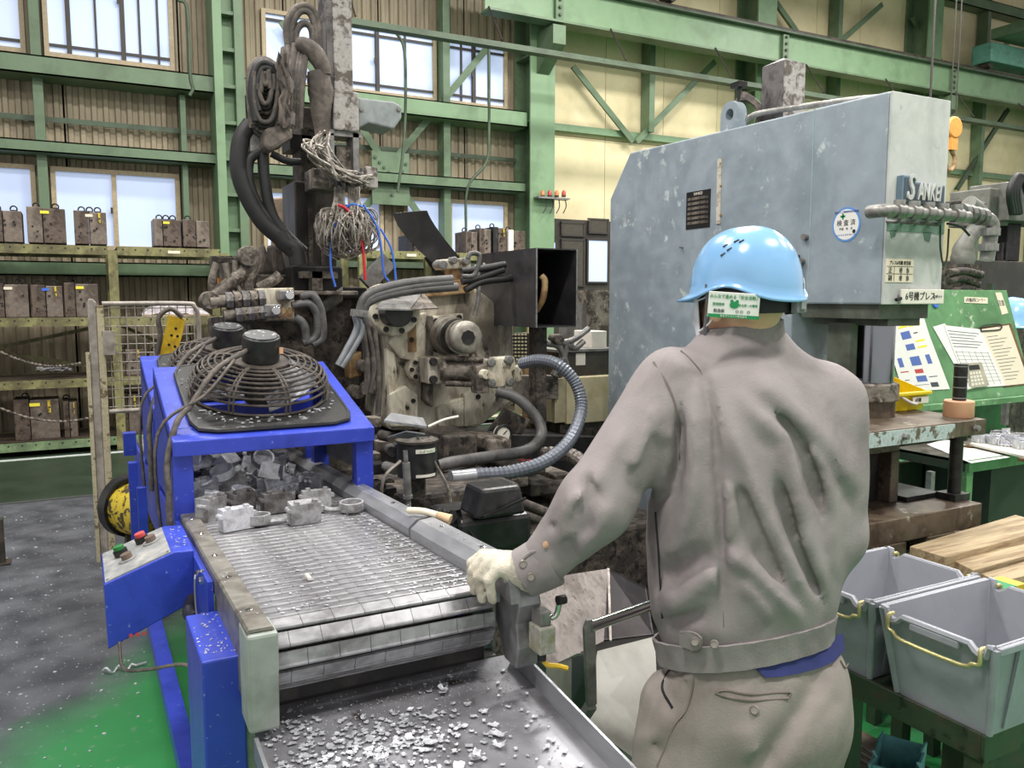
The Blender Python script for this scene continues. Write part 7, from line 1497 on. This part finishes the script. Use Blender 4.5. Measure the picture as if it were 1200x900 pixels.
def button(f, x, y, r, par, m='button_grey', off=.004):
    p = march(f, x, y, off); d = (Vector((0, 0, EYE)) - p).normalized(); d = (d + Vector((0, 0, -.1))).normalized()
    return MB().lathe([(r, -.006), (r, .002), (r * .8, .004), (r * .75, .0025), (.001, .0025)], p, d, 16).build('button', m, par, smooth=50)
button(hem_f, 814, 752, .0085, jk, off=.011); button(hem_f, 837, 755, .0085, jk, off=.009)
on(hem_f, [(797, 742), (812, 742), (822, 750), (818, 764), (800, 760)], .008, .0018, 'tab_seam', 'stitch', jk)
MB().sheet([[march(hem_f, 796 + 26 * i / 5, y0 + (y1 - y0) * j / 3, .009) for i, (y0, y1) in enumerate([(740, 757), (740, 759), (740, 761), (741, 763), (743, 762), (748, 758)])] for j in range(4)], -.003).build('waist_tab', 'jacket_cloth', jk, smooth=60)
on(jacket, [(766, 424), (782, 450), (793, 480), (796, 510), (796, 538)], .001, .0022, 'armhole_seam', 'stitch', jk)
on(jacket, [(798, 411), (812, 424), (823, 440), (832, 470), (838, 520)], .001, .0018, 'pleat_seam', 'stitch', jk); on(jacket, [(842, 590), (845, 640), (847, 690), (848, 735)], .0, .0016, 'pleat_seam', 'stitch', jk)
on(jacket, [(768, 600), (771, 640), (774, 690), (776, 725)], .001, .002, 'pocket_seam', 'helmet_line', jk)
# stand collar
nc = J(868, 400, 1.765); rows = []
for i in range(5):
    t = i / 4; rows.append([Vector((nc.x, nc.y, nc.z)) + rb * ((.092 - .012 * t) * math.cos(2 * PI * k / 48)) + fb * ((.092 - .008 * t) * math.sin(2 * PI * k / 48) + .004) + Vector((0, 0, -.012 + .047 * t + .012 * math.cos(2 * PI * k / 48 + .5) * t)) for k in range(49)])
MB().sheet(rows, -.007).build('collar', 'jacket_cloth', jk, smooth=75)
MB().tube([r for r in rows[4]], .0045, 6, raw=True).build('collar_edge', 'jacket_cloth', jk, smooth=60)
# cuff of the reaching sleeve
cu0, cu1 = J(646, 656, 1.648), J(613, 672, 1.655); dd = (cu1 - cu0).normalized()
cf = MB().lathe([(.051, -.004), (.054, .0), (.053, .03), (.05, (cu1 - cu0).length), (.044, (cu1 - cu0).length), (.045, .0)], cu0, dd, 28).build('cuff', 'jacket_cloth', jk, smooth=60)
cuf_f = lambda X, Y, Z: cone_sdf(X, Y, Z, np_(cu0), np_(cu1), .054, .05)
button(cuf_f, 613, 661, .0085, cf, off=.001); button(cuf_f, 622, 676, .0085, cf, off=.001)
on(cuf_f, [(646, 636), (632, 645), (622, 648), (614, 654)], .002, .004, 'placket', 'jacket_cloth', cf); MB().lathe([(.007, 0), (.004, .001), (.001, .0015)], march(jacket, 640, 638, .001), (-.3, -1, .1), 12).build('cuff_opening', 'skin', cf)
# --- trousers
hs = stack([(690, 876, 1.745, .165, .112), (745, 879, 1.745, .182, .128), (775, 884, 1.745, .2, .145), (800, 887, 1.745, .206, .16), (835, 884, 1.745, .206, .168), (870, 880, 1.745, .198, .16), (905, 872, 1.745, .17, .14)])
HL, HR = J(812, 838, 1.70), J(928, 850, 1.765); KL = J(778, 1000, 1.62); KR = J(912, 1030, 1.76); AL = Vector((KL.x + .05, KL.y + .02, .1)); AR = Vector((KR.x + .0, KR.y - .04, .1))
fold_t = folds([(-.022, 12, [(962, 770), (952, 810), (925, 850), (885, 910)]), (-.006, 10, [(985, 818), (945, 850)]), (-.016, 10, [(797, 766), (783, 785), (778, 805), (790, 832)]), (.010, 9, [(805, 800), (815, 775)]), (.008, 10, [(786, 838), (775, 860), (742, 872)]), (.010, 18, [(870, 850), (880, 890)]), (-.006, 6, [(755, 860), (775, 880)])])
def trousers(X, Y, Z):
    d = hs(X, Y, Z)
    for H_, K_, A_, r in ((HL, KL, AL, .112), (HR, KR, AR, .112)):
        l = smin(cone_sdf(X, Y, Z, np_(H_), np_(K_), r, .082), cone_sdf(X, Y, Z, np_(K_), np_(A_), .08, .066), .03); d = smin(d, l, .03)
    w = np.sin(X * 37 + 2.5 * np.sin(Z * 15 + Y * 11)) * np.sin(Z * 33 + 2 * np.sin(X * 13 + Y * 9)) * .0016
    d = d - fold_t(X, Y, Z) - w
    return np.maximum(np.maximum(d, Z - hs.z1), .07 - Z)
Vp = [HL, HR, KL, KR, AL, AR]; lo = [min(p[i] for p in Vp) - .2 for i in range(3)]; hi = [max(p[i] for p in Vp) + .2 for i in range(3)]; lo[2] = .04; hi[2] = hs.z1 + .02
tro = sdf_build(trousers, lo, hi, .0085, 'trousers', 'trouser_cloth', man, 4)
on(trousers, [(838, 812), (852, 817), (880, 821), (924, 818)], .001, .0026, 'pocket_welt', 'stitch', tro); on(trousers, [(838, 812), (850, 809), (880, 814), (924, 811), (924, 818)], .001, .0022, 'pocket_welt', 'stitch', tro)
button(trousers, 884, 832, .009, tro, off=.001); on(trousers, [(815, 772), (812, 800), (805, 830), (790, 850), (778, 880), (770, 898)], .0005, .0018, 'side_seam', 'stitch', tro)
on(trousers, [(803, 765), (785, 785), (776, 806), (788, 830)], .001, .003, 'pocket_mouth', 'helmet_line', tro); on(trousers, [(985, 774), (990, 782), (994, 778)], .001, .002, 'pocket_welt', 'stitch', tro)
# shirt tail showing below the jacket
us = [(872, 764), (890, 764), (912, 763), (935, 760), (958, 755), (978, 748), (988, 742)]; ls_ = [(874, 772), (897, 794), (915, 793), (938, 789), (960, 783), (978, 775), (990, 762)]
rows = []
for j in range(6):
    rows.append([march(trousers, a[0] + (b[0] - a[0]) * j / 5, a[1] + (b[1] - a[1]) * j / 5, .007) for a, b in zip(us, ls_)])
MB().sheet(rows, -.004).build('shirt_tail', 'navy_shirt', man, smooth=75, label='navy blue shirt tail below the jacket hem')
# --- boots
for A_, nm in ((AL, 'l'), (AR, 'r')):
    tip = A_ + fb * .17 - Vector((0, 0, .05)); heel = A_ - fb * .04 - Vector((0, 0, .045))
    fbt = lambda X, Y, Z, a=A_, t=tip, h=heel: np.maximum(smin(smin(cone_sdf(X, Y, Z, np_(a), np_(h), .052, .05), cone_sdf(X, Y, Z, np_(h), np_(t), .05, .046), .03), cone_sdf(X, Y, Z, np_(a), np_(t), .05, .04), .03), -Z)
    lo = [min(A_[i], tip[i]) - .1 for i in range(3)]; hi = [max(A_[i], tip[i]) + .1 for i in range(3)]; lo[2] = -.03; sdf_build(fbt, lo, hi, .01, 'boot', 'black_paint', man, 1)
# --- head and neck
HT = math.radians(30); hf = FH * math.cos(HT) - RT * math.sin(HT); hr = RT * math.cos(HT) + FH * math.sin(HT); HC = J(872, 350, 1.735); uz3 = Vector((0, 0, 1))
def hp_(f_, r_, z_): return HC + hf * f_ + hr * r_ + uz3 * z_
NB = J(868, 412, 1.765)
def head(X, Y, Z):
    dx, dy, dz = X - HC.x, Y - HC.y, Z - HC.z; u = dx * hr.x + dy * hr.y; v = dx * hf.x + dy * hf.y
    sk = (np.sqrt((u / .074) ** 2 + ((v + .010) / .092) ** 2 + ((dz - .03) / .09) ** 2) - 1) * .077
    jw = (np.sqrt((u / .06) ** 2 + ((v - .035) / .065) ** 2 + ((dz + .045) / .075) ** 2) - 1) * .06
    d = smin(sk, jw, .03); d = smin(d, cone_sdf(X, Y, Z, np_(hp_(-.02, 0, -.03)), np_(NB), .056, .06), .025)
    d = smin(d, cone_sdf(X, Y, Z, np_(hp_(.088, 0, .0)), np_(hp_(.104, 0, -.026)), .01, .014), .012)
    for s in (-1, 1):
        d = smin(d, cone_sdf(X, Y, Z, np_(hp_(.068, s * .033, .012)), np_(hp_(.070, s * .033, .012)), .014, .014), .006)
        e = (np.sqrt(((u - s * .086) / .014) ** 2 + ((v + .008) / .021) ** 2 + ((dz + .016) / .033) ** 2) - 1) * .011
        e2 = (np.sqrt(((u - s * .1) / .009) ** 2 + ((v + .006) / .011) ** 2 + ((dz + .012) / .018) ** 2) - 1) * .008
        d = smin(d, np.maximum(e, -e2), .004)
    return d
hd = sdf_build(head, [HC.x - .16, HC.y - .16, NB.z - .05], [HC.x + .16, HC.y + .16, HC.z + .15], .0055, 'head', 'skin', man, 1)
# short hair at the back and sides below the helmet
def hair(X, Y, Z):
    dx, dy, dz = X - HC.x, Y - HC.y, Z - HC.z; u = dx * hr.x + dy * hr.y; v = dx * hf.x + dy * hf.y
    sk = (np.sqrt((u / .0765) ** 2 + ((v + .012) / .095) ** 2 + ((dz - .03) / .092) ** 2) - 1) * .077
    return np.maximum(np.maximum(sk, v - .03 - .3 * dz), -.052 - dz - .0 * v)
sdf_build(hair, [HC.x - .14, HC.y - .14, HC.z - .09], [HC.x + .14, HC.y + .14, HC.z + .15], .006, 'hair', 'hair', hd, 1)
for s in (-1, 1):
    c = hp_(.079, s * .032, .012); MB().lathe([(.001, -.004), (.008, -.002), (.0085, .002), (.001, .006)], c, hf, 12).build('eye', 'paper', hd, smooth=60)
    MB().tube([hp_(.084, s * .048, .03), hp_(.089, s * .032, .034), hp_(.09, s * .018, .031)], .003, 6).build('eyebrow', 'hair', hd)
rows = [[hp_(.055 + .05 * math.cos(a) + .018 * math.cos(a) * (1 - abs(t - .5) * 1.4) - .012 * t, .074 * math.sin(a), .0 - .09 * t) for a in [-1.45 + 2.9 * i / 14 for i in range(15)]] for t in [j / 5 for j in range(6)]]
MB().sheet(rows, .002).build('face_mask', 'mask_white', hd, smooth=75)
for s in (-1, 1):
    MB().tube([hp_(.06, s * .074, -.004), hp_(.03, s * .083, .002), hp_(.002, s * .09, .012), hp_(-.016, s * .09, -.01), hp_(.004, s * .088, -.045), hp_(.03, s * .082, -.06), hp_(.056, s * .074, -.07)], .0018, 6).build('mask_loop', 'mask_white', hd)
    MB().tube([hp_(.005, s * .1, .03), hp_(.012, s * .09, -.02), hp_(.03, s * .078, -.07), hp_(.05, s * .045, -.105), hp_(.055, 0, -.115)], .005, 6).build('chin_strap', mat('strap_grey', S(120, 120, 124), .7), hd)
# --- helmet
hl_ = T('safety_helmet', 'glossy light blue safety helmet with rear name badge on the worker', 'helmet', hp_(0, 0, .01)); 
nu, nv = 56, 16; vs = []; W_, L1, L2, Hh = .103, .129, .123, .126
def rim(a):  # angle from the front, right positive
    w = abs((a + PI) % (2 * PI) - PI); return .010 + .026 * math.exp(-((w - 1.95) / .5) ** 2) + .004 * math.cos(a)
def shell(a, t, g=0):
    L = L1 if math.cos(a) > 0 else L2; c_, s_ = math.cos(a), math.sin(a)
    r = math.cos(t * PI / 2) ** .74; zz_ = rim(a) + (Hh + g - (rim(a) - .02)) * math.sin(t * PI / 2) ** .95
    ridge = .004 * math.exp(-(s_ * W_ * r / .03) ** 2) * (t > .3)
    return hp_((L + g) * c_ * r - .004, (W_ + g) * s_ * r, zz_ + ridge)
rows = []
def brimw(a): return .006 + .034 * max(0, math.cos(a)) ** 3
for i in range(3):
    t = i / 2; rows.append([hp_((L1 if math.cos(a) > 0 else L2) * math.cos(a) * 1 - .004 + brimw(a) * (1 - t) * math.cos(a), W_ * math.sin(a) + brimw(a) * (1 - t) * math.sin(a), rim(a) - .010 * (1 - t) * (1 + max(0, math.cos(a)))) for a in [2 * PI * k / nu for k in range(nu + 1)]])
for i in range(1, nv): rows.append([shell(2 * PI * k / nu, i / nv) for k in range(nu + 1)])
rows.append([hp_(-.004 + .006 * math.cos(2 * PI * k / nu), .006 * math.sin(2 * PI * k / nu), .02 + Hh + .003) for k in range(nu + 1)])
sh = MB().sheet(rows, -.003); sh.build('shell', 'helmet_blue', hl_, smooth=60)
MB().tube([r for r in rows[0]], .0032, 6, raw=True).build('brim_edge', 'helmet_blue', hl_, smooth=60)
MB().sheet([[hp_(.1 * math.cos(a), .085 * math.sin(a), q) for q in (.07, .045, .02)] for a in [2 * PI * k / 36 for k in range(37)]], .002).build('liner', 'helmet_line', hl_, smooth=60)
MB().sheet([[hp_(.103 * math.cos(a) - .006, .087 * math.sin(a), z) for a in [2 * PI * k / 48 for k in range(49)]] for z in (.032, .012, -.006 )], .003).build('headband', 'helmet_line', hl_, smooth=60)
# nape band with adjuster
MB().sheet([[hp_(-.106 * math.cos(a) - .004, .086 * math.sin(a), z + .006 * math.cos(a * 1.2)) for a in [-1.25 + 2.5 * k / 24 for k in range(25)]] for z in (.012, -.012, -.034)], .004).build('nape_band', 'helmet_line', hl_, smooth=60)
ad = hp_(-.112, .03, -.014); dirn = (-hf * .96 + hr * .28).normalized(); Rm = Matrix((hr * .96 + hf * .28, -dirn, uz3)).transposed()
MB().cbox(ad + dirn * .006, .045, .014, .03, Rm).build('size_adjuster', 'strap_grey', hl_, bevel=.003); MB().cbox(ad + dirn * .014 + uz3 * .002, .022, .006, .02, Rm).build('adjuster_slider', 'panel_grey', hl_, bevel=.002)
# vent slots
for k, (x, y) in enumerate(((862, 282), (869, 284), (850, 288), (857, 290), (845, 297))):
    d_ = ray(x, y); best = None
    for i in range(1, nv):
        for kk in range(nu):
            p = shell(2 * PI * kk / nu, i / nv); v = p - Vector((0, 0, EYE)); t_ = v.dot(d_) / d_.dot(d_); e = (v - d_ * t_).length
            if (best is None or e < best[0]) and (p - HC).dot(FW) < .04: best = (e, p, i, kk)
    p = best[1]; n_ = (p - hp_(0, 0, .03)).normalized(); sd = (uz3.cross(n_)).normalized(); upn = n_.cross(sd); sl_ = (sd * .8 + upn * .6).normalized(); MB().bar(p + n_ * .0005 - sl_ * .0055, p + n_ * .0005 + sl_ * .0055, .0028, .0022, tuple(n_)).build('vent_slot', 'helmet_line', hl_)
# name sticker on the rim at the back right
def facing(px, py, D, w, h, d, name, m, par, tiltz=0.0, yawo=0.0, bevel=.001):
    c = J(px, py, D); n_ = (-FH * math.cos(yawo) + RT * math.sin(yawo)).normalized(); r_ = uz3.cross(n_).normalized() * 1; r_ = (r_ * math.cos(tiltz) - uz3 * math.sin(tiltz)).normalized(); u_ = n_.cross(r_)
    M = Matrix((r_, u_, n_)).transposed(); return MB().cbox(c, w, h, d, M).build(name, m, par, bevel=bevel), c, r_, u_, n_
def rim_patch(a0, a1, z0, z1, name, m, g=.0015):
    rows = []
    for j in range(3):
        r = []
        for k in range(7):
            a = a0 + (a1 - a0) * k / 6; t = (z0 + (z1 - z0) * j / 2); r.append(shell(a, t, g))
        rows.append(r)
    return MB().sheet(rows, .0006).build(name, m, hl_, smooth=60)
rim_patch(2.28, 2.62, .02, .09, 'name_sticker', 'plate_white')
dB = (J(860, 357, 1.6) - Vector((0, 0, EYE))).length
bd_, c, r_, u_, n_ = facing(860, 358, (hp_(-.118, -.02, 0) - Vector((0, 0, EYE))).dot(FW) - .016, .104, .05, .003, 'name_badge', 'paper', hl_, .06, .12)
def bt(s, size, x, y, m, sx=1.0): return text('badge_text', s, size, c + r_ * x + u_ * y + n_ * .0021, r_, u_, m, bd_, depth=.0002, sx=sx)
bt('みんなで進める「安全活動」', .0085, 0, .016, 'ink_green', .92); bt('整理整頓', .006, -.032, .001, 'ink_green'); bt('安全第一の職場', .0055, .028, .001, 'ink_green'); bt('製造部　　　○ ○　○', .0075, -.004, -.012, 'ink_black')
M = Matrix((r_, u_, n_)).transposed(); MB().cbox(c + n_ * .0018 - u_ * .0215, .104, .007, .001, M).build('badge_band', 'ink_green', bd_); text('badge_text', '安全ダイカスト株式会社', .005, c + n_ * .0026 - u_ * .0215, r_, u_, 'paper', bd_, depth=.0002)
MB().lathe([(.0085, -.0008), (.0085, .0006), (.001, .0008)], c + n_ * .0018 + u_ * .001, n_, 16, 1.1, .8).build('badge_emblem', 'ink_green', bd_)
for s in (-1, 1): MB().cyl(c + n_ * .001 + u_ * .008 + r_ * (s * .0055), c + n_ * .0026 + u_ * .008 + r_ * (s * .0055), .0032, 12).build('badge_emblem', 'ink_green', bd_)
# --- gloved left hand gripping the rail end
WH = J(628, 672, 1.658); fing = [((583, 668, 1.632), (573, 680, 1.628), (577, 703, 1.64), .0104), ((573, 660, 1.645), (561, 676, 1.64), (565, 702, 1.65), .0108), ((567, 654, 1.662), (555, 668, 1.655), (556, 692, 1.665), .0108), ((566, 650, 1.682), (553, 660, 1.678), (552, 682, 1.685), .0102)]
def glove(X, Y, Z):
    d = cone_sdf(X, Y, Z, np_(WH), np_(J(606, 668, 1.657)), .04, .036)
    for k, (a, b, c_, r) in enumerate(fing):
        A_, B_, C_ = J(*a), J(*b), J(*c_); d = smin(d, cone_sdf(X, Y, Z, np_(J(604, 666 - k * 3, 1.645 + k * .012)), np_(A_), .02, .0125), .009)
    for a, b, c_, r in fing:
        A_, B_, C_ = J(*a), J(*b), J(*c_); q = smin(cone_sdf(X, Y, Z, np_(A_), np_(B_), r * 1.2, r * 1.05), cone_sdf(X, Y, Z, np_(B_), np_(C_), r * 1.05, r * .9), .004); d = smin(d, q, .002)
    th = smin(cone_sdf(X, Y, Z, np_(J(606, 664, 1.68)), np_(J(588, 672, 1.705)), .018, .013), cone_sdf(X, Y, Z, np_(J(588, 672, 1.705)), np_(J(574, 688, 1.71)), .013, .011), .008); d = smin(d, th, .008)
    px, py = to_px(X, Y, Z); t = (px - 604) / 22
    return d - np.where((px > 604) & (px < 640), .0012 * np.sin((py - .3 * px) * 1.5), 0) - .0007 * np.sin(X * 330) * np.sin(Z * 290 + Y * 200)
c = J(592, 672, 1.66); sdf_build(glove, [c.x - .1, c.y - .12, c.z - .1], [c.x + .14, c.y + .12, c.z + .1], .0036, 'work_glove', 'glove_cotton', man, 1)
# right hand, hidden before the body
rhp = WR + (WR - ER).normalized() * .05
def rhand(X, Y, Z):
    d0 = (WR - ER).normalized(); d = cone_sdf(X, Y, Z, np_(WR - d0 * .02), np_(WR + d0 * .09), .034, .036)
    for k in range(4):
        o_ = Vector((0, 0, 1)) * (.03 - .02 * k); a = WR + d0 * .1 + o_; b = a + d0 * .035 - RT * .012; c2 = b - RT * .03 - d0 * .004; d = smin(d, smin(cone_sdf(X, Y, Z, np_(a), np_(b), .011, .01), cone_sdf(X, Y, Z, np_(b), np_(c2), .01, .009), .004), .005)
    a = WR + d0 * .05 + Vector((0, 0, .03)); b = a - RT * .04 + d0 * .02; return smin(d, cone_sdf(X, Y, Z, np_(a), np_(b), .014, .011), .008)
sdf_build(rhand, [rhp.x - .16, rhp.y - .16, rhp.z - .12], [rhp.x + .16, rhp.y + .18, rhp.z + .12], .0055, 'work_glove', 'glove_cotton', man, 1)
